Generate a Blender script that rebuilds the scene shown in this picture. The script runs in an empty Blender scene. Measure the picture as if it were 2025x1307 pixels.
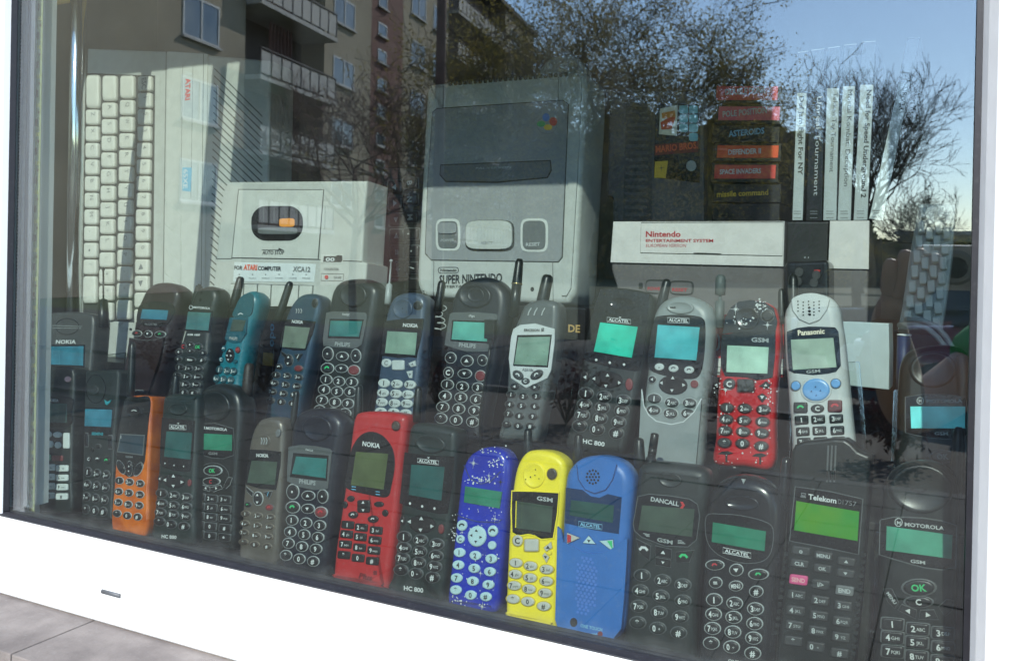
import bpy, bmesh, math, random
from mathutils import Vector, Matrix
R = math.radians
S = bpy.context.scene
COL = S.collection
# ------------------------------------------------------------------ camera
cam = bpy.data.cameras.new('camera'); cam_o = bpy.data.objects.new('camera', cam); COL.objects.link(cam_o)
cr, cu, cf = Vector((0.89494, 0.44577, 0.01952)), Vector((-0.01949, -0.00466, 0.99980)), Vector((-0.44577, 0.89514, -0.00452))
cf.normalize(); cr = (cr - cf * cr.dot(cf)).normalized(); cu = cr.cross(cf)
cam_o.matrix_world = Matrix(((cr.x, cu.x, -cf.x, 0), (cr.y, cu.y, -cf.y, -.64), (cr.z, cu.z, -cf.z, 1.4), (0, 0, 0, 1)))
cam.sensor_width = 36; cam.lens = 36 * 1763.23 / 2025; cam.shift_y = -(653.5 - 520.49) / 2025
cam.clip_start = .02; cam.clip_end = 3000
cam.dof.use_dof = True; cam.dof.focus_distance = .80; cam.dof.aperture_fstop = 20      # small compact camera aperture: far reflections go slightly soft
S.camera = cam_o
# ------------------------------------------------------------------ light and exposure
SUN = Vector((.15, -.77, .53)).normalized()
w = bpy.data.worlds.new('World'); S.world = w; w.use_nodes = True
wn = w.node_tree; bg = wn.nodes['Background']
sky = wn.nodes.new('ShaderNodeTexSky'); sky.sky_type = 'NISHITA'; sky.sun_disc = False
sky.sun_elevation = math.asin(SUN.z); sky.sun_rotation = math.atan2(SUN.x, SUN.y)
sky.air_density = 1.0; sky.dust_density = 0.15; sky.ozone_density = 3.0
wn.links.new(sky.outputs[0], bg.inputs[0]); bg.inputs[1].default_value = .15
sl = bpy.data.lights.new('sun', 'SUN'); sl.energy = 2.5; sl.angle = R(.53); sl.color = (1, .965, .91)
sun_o = bpy.data.objects.new('sun', sl); COL.objects.link(sun_o); sun_o.location = (2, -6, 8)
sun_o.rotation_euler = SUN.to_track_quat('Z', 'Y').to_euler()
S.view_settings.view_transform = 'Standard'; S.view_settings.look = 'None'; S.view_settings.gamma = 1
S.view_settings.use_curve_mapping = False; S.view_settings.exposure = 1.3
S.cycles.use_denoising = True
S.cycles.max_bounces = 12; S.cycles.transparent_max_bounces = 24; S.cycles.caustics_reflective = False

# ------------------------------------------------------------------ materials
MATS = {}
def mat(name, col, rough=.4, metal=0, bump=0, bscale=400, var=.12, vscale=60, coat=0, col2=None, spec=.5, wear=0):
    m = bpy.data.materials.new(name); m.use_nodes = True; nt = m.node_tree; N = nt.nodes; L = nt.links
    b = N['Principled BSDF']; b.inputs['Roughness'].default_value = rough; b.inputs['Metallic'].default_value = metal
    b.inputs['Specular IOR Level'].default_value = spec; b.inputs['Coat Weight'].default_value = coat; b.inputs['Coat Roughness'].default_value = .08
    tc = N.new('ShaderNodeTexCoord'); nz = N.new('ShaderNodeTexNoise'); nz.inputs['Scale'].default_value = vscale; nz.inputs['Detail'].default_value = 5
    L.new(tc.outputs['Object'], nz.inputs['Vector'])
    mx = N.new('ShaderNodeMix'); mx.data_type = 'RGBA'
    c = Vector(col[:3]); c2 = Vector(col2) if col2 else c * (1 + var)
    c1 = c if col2 else c * (1 - var)
    mx.inputs[6].default_value = (*c1, 1); mx.inputs[7].default_value = (*c2, 1)
    rp = N.new('ShaderNodeMapRange'); rp.inputs[1].default_value = .35; rp.inputs[2].default_value = .65
    L.new(nz.outputs[0], rp.inputs[0]); L.new(rp.outputs[0], mx.inputs[0])
    if wear:      # scuffs and settled dust: small pale flecks of their own shape
        n3 = N.new('ShaderNodeTexNoise'); n3.inputs['Scale'].default_value = 210; n3.inputs['Detail'].default_value = 6; n3.inputs['Roughness'].default_value = .7; L.new(tc.outputs['Object'], n3.inputs['Vector'])
        r3 = N.new('ShaderNodeMapRange'); r3.inputs[1].default_value = .56; r3.inputs[2].default_value = .72; r3.inputs[3].default_value = 0; r3.inputs[4].default_value = wear; L.new(n3.outputs[0], r3.inputs[0])
        m3 = N.new('ShaderNodeMix'); m3.data_type = 'RGBA'; m3.inputs[7].default_value = (.34, .35, .33, 1); L.new(r3.outputs[0], m3.inputs[0]); L.new(mx.outputs[2], m3.inputs[6]); L.new(m3.outputs[2], b.inputs['Base Color'])
    else: L.new(mx.outputs[2], b.inputs['Base Color'])
    rr = N.new('ShaderNodeMapRange'); rr.inputs[3].default_value = max(.02, rough * .8); rr.inputs[4].default_value = min(1, rough * 1.25)
    L.new(nz.outputs[0], rr.inputs[0]); L.new(rr.outputs[0], b.inputs['Roughness'])
    if bump:
        n2 = N.new('ShaderNodeTexNoise'); n2.inputs['Scale'].default_value = bscale; n2.inputs['Detail'].default_value = 3
        L.new(tc.outputs['Object'], n2.inputs['Vector']); bp = N.new('ShaderNodeBump'); bp.inputs['Strength'].default_value = bump; bp.inputs['Distance'].default_value = .002 if bscale > 100 else .02
        L.new(n2.outputs[0], bp.inputs['Height']); L.new(bp.outputs[0], b.inputs['Normal'])
    MATS[name] = m; return m
def plastic(name, col, rough=.38, **k): k.setdefault('bump', .05); k.setdefault('bscale', 1500); k.setdefault('var', .05); k.setdefault('wear', .06 if max(col) < .05 else .16); k.setdefault('spec', .42 if max(col) < .05 else .45); return mat(name, col, rough, **k)
for n, c, r in [('black', (.011, .0145, .0135), .31), ('black_blue', (.009, .012, .017), .36), ('blackgreen', (.013, .023, .0205), .38), ('charcoal', (.018, .024, .0225), .38),
                ('charcoal_green', (.016, .022, .021), .42), ('darkgrey', (.055, .06, .058), .38), ('navyblack', (.009, .012, .02), .3), ('maroon_black', (.019, .011, .013), .3),
                ('brownblack', (.035, .028, .024), .45), ('greygreen', (.10, .12, .115), .5), ('key_black', (.012, .013, .013), .35), ('key_charcoal', (.035, .038, .038), .45),
                ('key_white', (.55, .6, .58), .45), ('key_silver', (.45, .5, .48), .4), ('key_stone', (.48, .48, .42), .45), ('key_ice', (.42, .6, .62), .45), ('key_grey', (.13, .14, .14), .45),
                ('key_brown', (.05, .04, .03), .4), ('key_red', (.16, .03, .03), .42), ('key_maroon', (.10, .02, .025), .4), ('key_green', (.12, .42, .28), .45), ('key_pink', (.62, .08, .22), .45),
                ('key_blue', (.16, .36, .66), .3), ('key_tealdark', (.006, .05, .062), .4), ('key_beige', (.62, .61, .54), .5),
                ('red_plastic', (.42, .022, .022), .36), ('yellow_plastic', (.86, .70, .022), .4), ('yellow_dark', (.55, .42, .01), .5), ('blue_plastic', (.028, .14, .42), .38),
                ('blue_dark', (.012, .03, .13), .5), ('blue_light', (.07, .19, .55), .4), ('teal_plastic', (.004, .14, .18), .33), ('teal_dark', (.004, .075, .10), .32), ('red_dark', (.16, .008, .01), .45),
                ('silver_plastic', (.50, .53, .52), .42), ('silver_dark', (.22, .25, .245), .36), ('grey_metal', (.085, .095, .095), .32),
                ('beige_grey', (.46, .47, .43), .5), ('beige_light', (.53, .54, .495), .5), ('console_grey', (.43, .45, .425), .48), ('console_light', (.55, .57, .54), .45), ('console_mid', (.24, .255, .26), .48),
                ('console_dark', (.25, .265, .27), .48), ('console_darker', (.14, .15, .155), .45), ('nes_light', (.64, .625, .60), .5), ('nes_dark', (.14, .13, .13), .5), ('nes_button', (.13, .12, .12), .5),
                ('cart_grey', (.075, .075, .08), .5), ('cart_dark', (.045, .045, .05), .55), ('cart_black', (.012, .012, .012), .5), ('case_black', (.012, .013, .014), .2), ('case_white', (.40, .445, .445), .3),
                ('seam', (.035, .037, .035), .7), ('hole', (.004, .004, .004), .8), ('pvc_seal', (.012, .012, .016), .5), ('rubber', (.02, .02, .02), .7)]:
    plastic(n, c, r)
plastic('gloss_black', (.010, .011, .012), .09, bump=0); plastic('black_gloss', (.014, .015, .017), .2, bump=0); plastic('navy_gloss', (.006, .03, .09), .12, bump=0)
plastic('smoke_glass', (.018, .018, .02), .06, bump=0); plastic('rimdark', (.09, .10, .10), .35, bump=0); plastic('silver', (.34, .37, .36), .35, bump=0); plastic('bronze', (.2, .17, .13), .35, bump=0)
mat('chrome', (.75, .78, .78), .12, 1, var=.04); mat('gold', (.6, .45, .2), .3, 1, var=.04)
mat('brown_metal', (.13, .115, .095), .33, .35, var=.08); mat('blue_metal', (.035, .055, .10), .3, .3, col2=(.02, .075, .10), vscale=25); mat('blue_grey', (.045, .07, .11), .33, .1, var=.08)
mat('orange_clear', (.68, .16, .006), .2, coat=.6, col2=(.42, .075, .003), vscale=45)
mat('blue_star', (.005, .028, .44), .25, coat=.4, col2=(.004, .016, .28), vscale=28); mat('red_star', (.55, .018, .02), .28, coat=.4, col2=(.38, .012, .015), vscale=32)
for n, c in [('white', (.6, .63, .61)), ('grey_white', (.42, .45, .44)), ('grey_ink', (.16, .17, .17)), ('ink', (.02, .022, .025)), ('navy_ink', (.01, .03, .1)), ('teal_ink', (.02, .26, .3)), ('cyan_ink', (.15, .5, .75)),
             ('sky_ink', (.2, .45, .62)), ('green_ink', (.03, .5, .16)), ('red_ink', (.5, .03, .04)), ('pinkish', (.75, .42, .42)), ('cream', (.85, .78, .6)), ('orange_red', (.75, .10, .03)), ('orange_paint', (.75, .28, .03)),
             ('plate_white', (.62, .66, .65)), ('nes_red', (.42, .015, .03)), ('red_paint', (.5, .02, .02)), ('logo_blue', (.02, .16, .5)), ('logo_red', (.6, .04, .02)), ('logo_green', (.03, .36, .10)), ('logo_yellow', (.7, .45, .03)),
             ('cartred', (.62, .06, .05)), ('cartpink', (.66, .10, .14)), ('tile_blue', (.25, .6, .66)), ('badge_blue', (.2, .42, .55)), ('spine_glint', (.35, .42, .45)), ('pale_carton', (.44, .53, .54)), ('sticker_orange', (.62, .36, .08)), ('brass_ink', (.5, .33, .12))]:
    mat(n, c, .5, var=.05)
for n, c in [('lcd_teal', (.06, .25, .24)), ('lcd_teal_dark', (.018, .085, .08)), ('lcd_teal_dim', (.03, .16, .15)), ('lcd_teal_bright', (.09, .36, .29)), ('lcd_teal_grey', (.05, .15, .15)), ('lcd_bright_teal', (.02, .52, .36)), ('lcd_cyan', (.06, .40, .43)),
             ('lcd_cyan_bright', (.2, .85, .85)), ('lcd_blue', (.03, .17, .24)), ('lcd_navy', (.025, .045, .06)), ('lcd_dim', (.04, .09, .075)), ('lcd_green', (.02, .19, .11)), ('lcd_green_dark', (.015, .07, .06)), ('lcd_pale_green', (.07, .32, .21)),
             ('lcd_olive', (.075, .10, .04)), ('lcd_grey', (.13, .17, .13)), ('lcd_grey_dark', (.05, .075, .055)), ('lcd_sage', (.19, .30, .23)), ('lcd_sage_light', (.33, .43, .34)), ('lcd_pale', (.38, .58, .45))]:
    mat(n, c, .22, var=.28, vscale=32)
mat('lcd_lit_green', (.015, .25, .03), .22, col2=(.09, .27, .01), vscale=30)  # yellower mix imitates a lit screen by colour alone
mat('pvc_white', (.82, .83, .82), .3, var=.015, vscale=8, bump=.02, bscale=60)
mat('seal_grey', (.10, .105, .11), .5); mat('spacer_alu', (.36, .38, .40), .35, .6, var=.1, vscale=200); mat('led_base', (.30, .33, .17), .5, var=.1, vscale=150); mat('led_chip', (.45, .42, .12), .3); mat('led_copper', (.13, .055, .02), .5)
mat('shelf_black', (.014, .015, .015), .35, col2=(.035, .036, .034), vscale=14, bump=.05, bscale=300)
mat('room_wall', (.24, .25, .24), .9, var=.1, vscale=3); mat('box_black', (.012, .012, .013), .3)
mat('tile_stone', (.27, .235, .21), .75, col2=(.18, .155, .14), vscale=22, bump=.35, bscale=160, wear=.25); mat('grout', (.03, .028, .028), .9)
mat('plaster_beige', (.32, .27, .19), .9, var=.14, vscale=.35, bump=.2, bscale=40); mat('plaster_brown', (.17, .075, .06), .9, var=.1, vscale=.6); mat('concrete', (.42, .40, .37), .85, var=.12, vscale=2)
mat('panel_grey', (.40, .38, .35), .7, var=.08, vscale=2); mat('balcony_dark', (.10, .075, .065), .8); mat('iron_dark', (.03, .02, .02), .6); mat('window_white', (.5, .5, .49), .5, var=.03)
mat('window_glass', (.05, .08, .11), .03, spec=1.0, col2=(.16, .17, .17), vscale=.6); mat('roof_felt', (.06, .06, .06), .9)
mat('asphalt', (.025, .024, .024), .9, col2=(.04, .038, .036), vscale=3, bump=.3, bscale=90); mat('paver', (.030, .025, .022), .9, col2=(.052, .043, .038), vscale=5, bump=.2, bscale=60); mat('kerb', (.055, .05, .048), .85)
mat('grass', (.035, .055, .018), .95, col2=(.07, .08, .03), vscale=2.5, bump=.5, bscale=30); mat('soil', (.05, .038, .03), 1)
mat('bark', (.10, .078, .062), .9, var=.25, vscale=8); mat('bark_red', (.13, .075, .06), .9, var=.25, vscale=8); mat('leaf_olive', (.33, .26, .075), .7, col2=(.20, .18, .05), vscale=1.5); mat('leaf_green', (.05, .075, .02), .7, col2=(.09, .1, .03), vscale=3); mat('leaf_purple', (.05, .018, .024), .7, col2=(.03, .014, .014), vscale=6)
for n in ('leaf_olive', 'leaf_green', 'leaf_purple'):      # thin leaves let light through
    nt = MATS[n].node_tree; b = nt.nodes['Principled BSDF']; tl = nt.nodes.new('ShaderNodeBsdfTranslucent'); ms = nt.nodes.new('ShaderNodeMixShader'); ms.inputs[0].default_value = .5
    nt.links.new(b.inputs['Base Color'].links[0].from_socket, tl.inputs[0]); nt.links.new(b.outputs[0], ms.inputs[1]); nt.links.new(tl.outputs[0], ms.inputs[2]); nt.links.new(ms.outputs[0], nt.nodes['Material Output'].inputs[0])
mat('car_black', (.010, .011, .013), .15, coat=.8, var=.05); mat('car_red', (.20, .012, .018), .18, coat=.8, var=.05); mat('car_glass', (.012, .014, .016), .04, spec=1.0); mat('car_silver', (.55, .57, .58), .3, .5); mat('lamp_red', (.35, .01, .01), .2)
mat('skin', (.42, .29, .23), .5, var=.05, vscale=30); mat('shirt_green', (.015, .26, .07), .85, var=.15, vscale=30, bump=.3, bscale=60); mat('denim', (.04, .06, .12), .85, var=.2, vscale=60); mat('hair_dark', (.03, .02, .014), .6); mat('cap_navy', (.012, .016, .035), .8)
mat('field_ochre', (.36, .26, .10), .9)

def pane_mat(name, refl, edge, tint, dust):
    m = bpy.data.materials.new(name); m.use_nodes = True; nt = m.node_tree; N = nt.nodes; L = nt.links
    for n in list(N): N.remove(n)
    out = N.new('ShaderNodeOutputMaterial'); tr = N.new('ShaderNodeBsdfTransparent'); tr.inputs[0].default_value = (*tint, 1)
    gl = N.new('ShaderNodeBsdfGlossy'); gl.inputs['Roughness'].default_value = 0; gl.inputs[0].default_value = (1, 1, 1, 1)
    lw = N.new('ShaderNodeLayerWeight'); lw.inputs[0].default_value = .5
    pw = N.new('ShaderNodeMath'); pw.operation = 'POWER'; pw.inputs[1].default_value = 3.0; L.new(lw.outputs['Facing'], pw.inputs[0])
    ml = N.new('ShaderNodeMath'); ml.operation = 'MULTIPLY_ADD'; ml.inputs[1].default_value = edge; ml.inputs[2].default_value = refl; ml.use_clamp = True; L.new(pw.outputs[0], ml.inputs[0])
    mx = N.new('ShaderNodeMixShader'); L.new(ml.outputs[0], mx.inputs[0]); L.new(tr.outputs[0], mx.inputs[1]); L.new(gl.outputs[0], mx.inputs[2])
    last = mx
    if dust:
        df = N.new('ShaderNodeBsdfDiffuse'); df.inputs[0].default_value = (.62, .66, .64, 1)
        tc = N.new('ShaderNodeTexCoord'); sp = N.new('ShaderNodeSeparateXYZ'); L.new(tc.outputs['Object'], sp.inputs[0])
        mp = N.new('ShaderNodeMapping'); mp.inputs['Scale'].default_value = (9, 9, 3.2); mp.inputs['Rotation'].default_value = (0, .5, 0); L.new(tc.outputs['Object'], mp.inputs[0])
        nz = N.new('ShaderNodeTexNoise'); nz.inputs['Scale'].default_value = 1.5; nz.inputs['Detail'].default_value = 8; nz.inputs['Roughness'].default_value = .62; L.new(mp.outputs[0], nz.inputs['Vector'])
        r1 = N.new('ShaderNodeMapRange'); r1.inputs[1].default_value = .48; r1.inputs[2].default_value = .74; r1.inputs[3].default_value = dust * .6; r1.inputs[4].default_value = dust * 10; L.new(nz.outputs[0], r1.inputs[0])
        n2 = N.new('ShaderNodeTexNoise'); n2.inputs['Scale'].default_value = 55; n2.inputs['Detail'].default_value = 6; L.new(tc.outputs['Object'], n2.inputs['Vector'])
        zz = N.new('ShaderNodeMath'); zz.operation = 'MULTIPLY_ADD'; zz.inputs[1].default_value = .028; L.new(n2.outputs[0], zz.inputs[0]); L.new(sp.outputs['Z'], zz.inputs[2])
        r2 = N.new('ShaderNodeMapRange'); r2.inputs[1].default_value = 1.138; r2.inputs[2].default_value = 1.117; r2.inputs[3].default_value = 0; r2.inputs[4].default_value = .05; L.new(zz.outputs[0], r2.inputs[0])
        m5 = N.new('ShaderNodeMapping'); m5.inputs['Scale'].default_value = (75, 75, 4.5); m5.inputs['Rotation'].default_value = (0, .75, 0); L.new(tc.outputs['Object'], m5.inputs[0])
        n5 = N.new('ShaderNodeTexNoise'); n5.inputs['Scale'].default_value = 1.0; n5.inputs['Detail'].default_value = 4; L.new(m5.outputs[0], n5.inputs['Vector'])
        r5 = N.new('ShaderNodeMapRange'); r5.inputs[1].default_value = .58; r5.inputs[2].default_value = .75; r5.inputs[4].default_value = dust * 11; L.new(n5.outputs[0], r5.inputs[0])      # wiping streaks
        a5 = N.new('ShaderNodeMath'); a5.operation = 'MULTIPLY_ADD'; L.new(r5.outputs[0], a5.inputs[0]); L.new(nz.outputs[0], a5.inputs[1]); L.new(r1.outputs[0], a5.inputs[2])
        ad = N.new('ShaderNodeMath'); ad.operation = 'ADD'; L.new(a5.outputs[0], ad.inputs[0]); L.new(r2.outputs[0], ad.inputs[1])
        m2 = N.new('ShaderNodeMixShader'); L.new(ad.outputs[0], m2.inputs[0]); L.new(mx.outputs[0], m2.inputs[1]); L.new(df.outputs[0], m2.inputs[2]); last = m2
    L.new(last.outputs[0], out.inputs[0]); MATS[name] = m; return m
pane_mat('window_pane', .128, .38, (.90, .942, .922), .0011)
pane_mat('acrylic', .05, .5, (.96, .98, .97), 0)
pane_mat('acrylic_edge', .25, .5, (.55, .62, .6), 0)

# ------------------------------------------------------------------ mesh helpers
def link(name, me, mats, parent=None, smooth=None):
    o = bpy.data.objects.new(name, me); COL.objects.link(o)
    for m in mats: me.materials.append(MATS[m] if isinstance(m, str) else m)
    if parent is not None: o.parent = parent
    return o
class MB:
    def __init__(s): s.v = []; s.f = []; s.m = []; s.s = []
    def add(s, v, f, mi=0, sm=False):
        b = len(s.v); s.v += [tuple(p) for p in v]; s.f += [tuple(i + b for i in q) for q in f]; s.m += [mi] * len(f); s.s += [sm] * len(f)
    def build(s, name, mats, parent=None):
        me = bpy.data.meshes.new(name); me.from_pydata(s.v, [], s.f)
        me.polygons.foreach_set('material_index', s.m); me.polygons.foreach_set('use_smooth', s.s); me.update()
        return link(name, me, [mats] if isinstance(mats, str) else mats, parent)
    def box(s, x0, x1, y0, y1, z0, z1, mi=0, bev=0):
        if bev:
            b = bev; bm = bmesh.new(); bmesh.ops.create_cube(bm, size=1)
            for v in bm.verts: v.co = Vector(((x0 + x1) / 2 + v.co.x * (x1 - x0), (y0 + y1) / 2 + v.co.y * (y1 - y0), (z0 + z1) / 2 + v.co.z * (z1 - z0)))
            bmesh.ops.bevel(bm, geom=bm.edges[:], offset=b, segments=2, affect='EDGES', profile=.7)
            bm.verts.index_update(); s.add([v.co for v in bm.verts], [[v.index for v in f.verts] for f in bm.faces], mi); bm.free(); return
        v = [(x, y, z) for z in (z0, z1) for y in (y0, y1) for x in (x0, x1)]
        s.add(v, [(0, 2, 3, 1), (4, 5, 7, 6), (0, 1, 5, 4), (2, 6, 7, 3), (0, 4, 6, 2), (1, 3, 7, 5)], mi)
    def rings(s, rs, mi=0, sm=True, cap0=False, cap1=True, capflat=True):
        n = len(rs[0]); v = [p for r in rs for p in r]; f = []
        for k in range(len(rs) - 1):
            for i in range(n):
                j = (i + 1) % n; f.append((k * n + i, k * n + j, (k + 1) * n + j, (k + 1) * n + i))
        s.add(v, f, mi, sm)
        b = len(s.v) - len(v)
        if cap1: s.f.append(tuple(b + (len(rs) - 1) * n + i for i in range(n))); s.m.append(mi); s.s.append(not capflat)
        if cap0: s.f.append(tuple(b + i for i in reversed(range(n)))); s.m.append(mi); s.s.append(not capflat)
    def tube(s, pts, rad, n=8, mi=0, sm=True):
        pts = [Vector(p) for p in pts]; rs = []
        rad = rad if isinstance(rad, (list, tuple)) else [rad] * len(pts)
        d0 = (pts[1] - pts[0]).normalized(); a = d0.orthogonal().normalized()
        for i, p in enumerate(pts):
            d = (pts[min(i + 1, len(pts) - 1)] - pts[max(i - 1, 0)]).normalized(); a = (a - d * a.dot(d)).normalized(); b = d.cross(a)
            rs.append([p + (a * math.cos(t) + b * math.sin(t)) * rad[i] for t in [2 * math.pi * k / n for k in range(n)]])
        s.rings(rs, mi, sm, True, True)
def ccw(p):
    a = sum(p[i][0] * p[(i + 1) % len(p)][1] - p[(i + 1) % len(p)][0] * p[i][1] for i in range(len(p)))
    return list(p) if a > 0 else list(reversed(p))
def spline(p, n=4):
    o = []; k = len(p)
    for i in range(k):
        a, b, c, d = (Vector(p[(i + j) % k]) for j in (-1, 0, 1, 2))
        for j in range(n):
            t = j / n
            q = .5 * ((2 * b) + (c - a) * t + (2 * a - 5 * b + 4 * c - d) * t * t + (3 * b - a - 3 * c + d) * t ** 3)
            o.append((q.x, q.y))
    return o
def inset(p, d):
    o = []; k = len(p)
    for i in range(k):
        a, b, c = Vector(p[i - 1]), Vector(p[i]), Vector(p[(i + 1) % k])
        e1 = (b - a); e2 = (c - b)
        if e1.length < 1e-7: e1 = e2
        if e2.length < 1e-7: e2 = e1
        e1.normalize(); e2.normalize()
        n1 = Vector((-e1.y, e1.x)); n2 = Vector((-e2.y, e2.x)); n = n1 + n2
        if n.length < .2: n = n1
        n.normalize(); q = max(.6, n.dot(n1)); o.append(tuple(b + n * (d / q)))
    return o
def lift(p, z): return [(a, b, z) for a, b in p]
def prism(mb, p, h, z0=-.0006, bev=.0003, mi=0, sm=False):
    p = ccw(p); mb.rings([lift(p, z0), lift(p, h - bev), lift(inset(p, bev), h)], mi, sm)
def ellipse(a, n=24, sq=0):
    ox, oy, ux, uy, vx, vy = a; o = []
    for i in range(n):
        t = 2 * math.pi * (i + .5) / n; c, s_ = math.cos(t), math.sin(t)
        if sq:
            c = math.copysign(abs(c) ** sq, c); s_ = math.copysign(abs(s_) ** sq, s_)
        o.append((ox + ux * c + vx * s_, oy + uy * c + vy * s_))
    return ccw(o)
def ribbon(mb, pts, w, z, mi=0, closed=False):
    k = len(pts); l = []; r = []
    for i in range(k):
        a = Vector(pts[i - 1] if (i or closed) else pts[0]); b = Vector(pts[i]); c = Vector(pts[(i + 1) % k] if (i < k - 1 or closed) else pts[-1])
        d = (c - a); d = d.normalized() if d.length > 1e-9 else Vector((1, 0)); n = Vector((-d.y, d.x)) * w / 2
        l.append((b.x + n.x, b.y + n.y)); r.append((b.x - n.x, b.y - n.y))
    e = k if closed else k - 1; v = lift(l, z) + lift(r, z) + lift(l, z - .0008) + lift(r, z - .0008); f = []
    for i in range(e):
        j = (i + 1) % k; f += [(k + i, k + j, j, i), (i, j, 2 * k + j, 2 * k + i), (k + j, k + i, 3 * k + i, 3 * k + j)]
    mb.add(v, f, mi)
GC = {}
def glyph(s, bold=0):
    if (s, bold) in GC: return GC[(s, bold)]
    c = bpy.data.curves.new('t', 'FONT'); c.body = s; c.size = 1; c.resolution_u = 2; c.offset = .028 * bold
    o = bpy.data.objects.new('t', c); me = bpy.data.meshes.new_from_object(o)
    v = [(p.co.x, p.co.y) for p in me.vertices]; f = [tuple(q.vertices) for q in me.polygons]
    up = all(q.normal.z > 0 for q in me.polygons)
    if not up: f = [tuple(reversed(q)) for q in f]
    x0 = min(p[0] for p in v); x1 = max(p[0] for p in v)
    bpy.data.objects.remove(o); bpy.data.curves.remove(c); bpy.data.meshes.remove(me)
    GC[(s, bold)] = (v, f, x0, x1); return GC[(s, bold)]
CAP = .70
def put_text(mb, s, p0, p1, h, z, mi=0, bold=0, slant=0):
    v, f, x0, x1 = glyph(s, bold); p0 = Vector(p0); p1 = Vector(p1); d = p1 - p0; L_ = d.length; d.normalize(); n = Vector((-d.y, d.x))
    kx = L_ / max(1e-6, x1 - x0); ky = h / CAP
    mb.add([(*(p0 + d * ((x - x0) * kx + slant * y * ky) + n * (y * ky)), z) for x, y in v], f, mi)
def fit_text(mb, s, c, u, w, h, z, mi, bold=1):
    v, f, x0, x1 = glyph(s, bold); k = h / CAP; wd = (x1 - x0) * k
    if wd > w: wd = w
    c = Vector(c); u = Vector(u); n = Vector((-u.y, u.x)); a = c - u * wd / 2 - n * h / 2
    put_text(mb, s, a, a + u * wd, h, z, mi, bold)
MM = .001
def mm(p): return [(a * MM, b * MM) for a, b in p]
def key_legend(mb, s, c, u, a, b, z, mi, small=0):
    if not s: return
    c = Vector(c); u = Vector(u).normalized(); n = Vector((-u.y, u.x)); r = min(a, b)
    P = lambda x, y: tuple(c + u * x + n * y)
    if s == '~':
        ribbon(mb, [P(-.55 * r, -.12 * r), P(-.25 * r, .25 * r), P(.2 * r, .28 * r), P(.55 * r, -.02 * r)], .32 * r, z, mi)
    elif s in '^v<>' and len(s) == 1:
        d = {'^': ((-.5, -.3), (0, .4), (.5, -.3)), 'v': ((-.5, .3), (0, -.4), (.5, .3)), '<': ((.35, .45), (-.45, 0), (.35, -.45)), '>': ((-.35, .45), (.45, 0), (-.35, -.45))}[s]
        v = [P(x * r, y * r) for x, y in d]; v = ccw(v); mb.add(lift(v, z), [(0, 1, 2)], mi)
    elif s == '.':
        v = ccw([P(.18 * r * math.cos(t), .18 * r * math.sin(t)) for t in (0, 1.05, 2.1, 3.14, 4.2, 5.25)]); mb.add(lift(v, z), [tuple(range(6))], mi)
    elif s == ':':
        for k in (1, -1):
            v = ccw([P(-.3 * r, .45 * k * r), P(.3 * r, .45 * k * r), P(0, .85 * k * r)]); mb.add(lift(v, z), [(0, 1, 2)], mi)
    elif s[0].isdigit() and len(s) > 1:
        dh = min(1.05 * b, .8 * a); fit_text(mb, s[0], P(-.42 * a, 0), u, .42 * a, dh, z, mi, 1); fit_text(mb, s[1:], P(.27 * a, -.04 * b), u, .8 * a, dh * .55, z, mi, 0)
    elif len(s) == 1: k = .62 if small else 1; fit_text(mb, s, P(-.3 * a, .25 * b) if small else P(0, 0), u, k * a, k * min(1.05 * b, 1.05 * a), z, mi, 1 - small)
    else: fit_text(mb, s, P(0, 0), u, 1.45 * a, min(.85 * b, .8 * a), z, mi, 1)
def key_mesh(mb, p, h, rim):
    p = ccw(p); cx = sum(q[0] for q in p) / len(p); cy = sum(q[1] for q in p) / len(p)
    sc = lambda k: [(cx + (a - cx) * k, cy + (b - cy) * k) for a, b in p]
    if rim: mb.rings([lift(sc(1.16), -.0006), lift(sc(1.16), h * .25), lift(sc(1.06), h * .42), lift(sc(.98), h * .3)], 2, True, cap1=False)
    mb.rings([lift(sc(1), -.0006), lift(sc(1), h * .62), lift(sc(.9), h * .93), lift(sc(.72), h)], 0, True)
SUFFIX = {}
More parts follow.
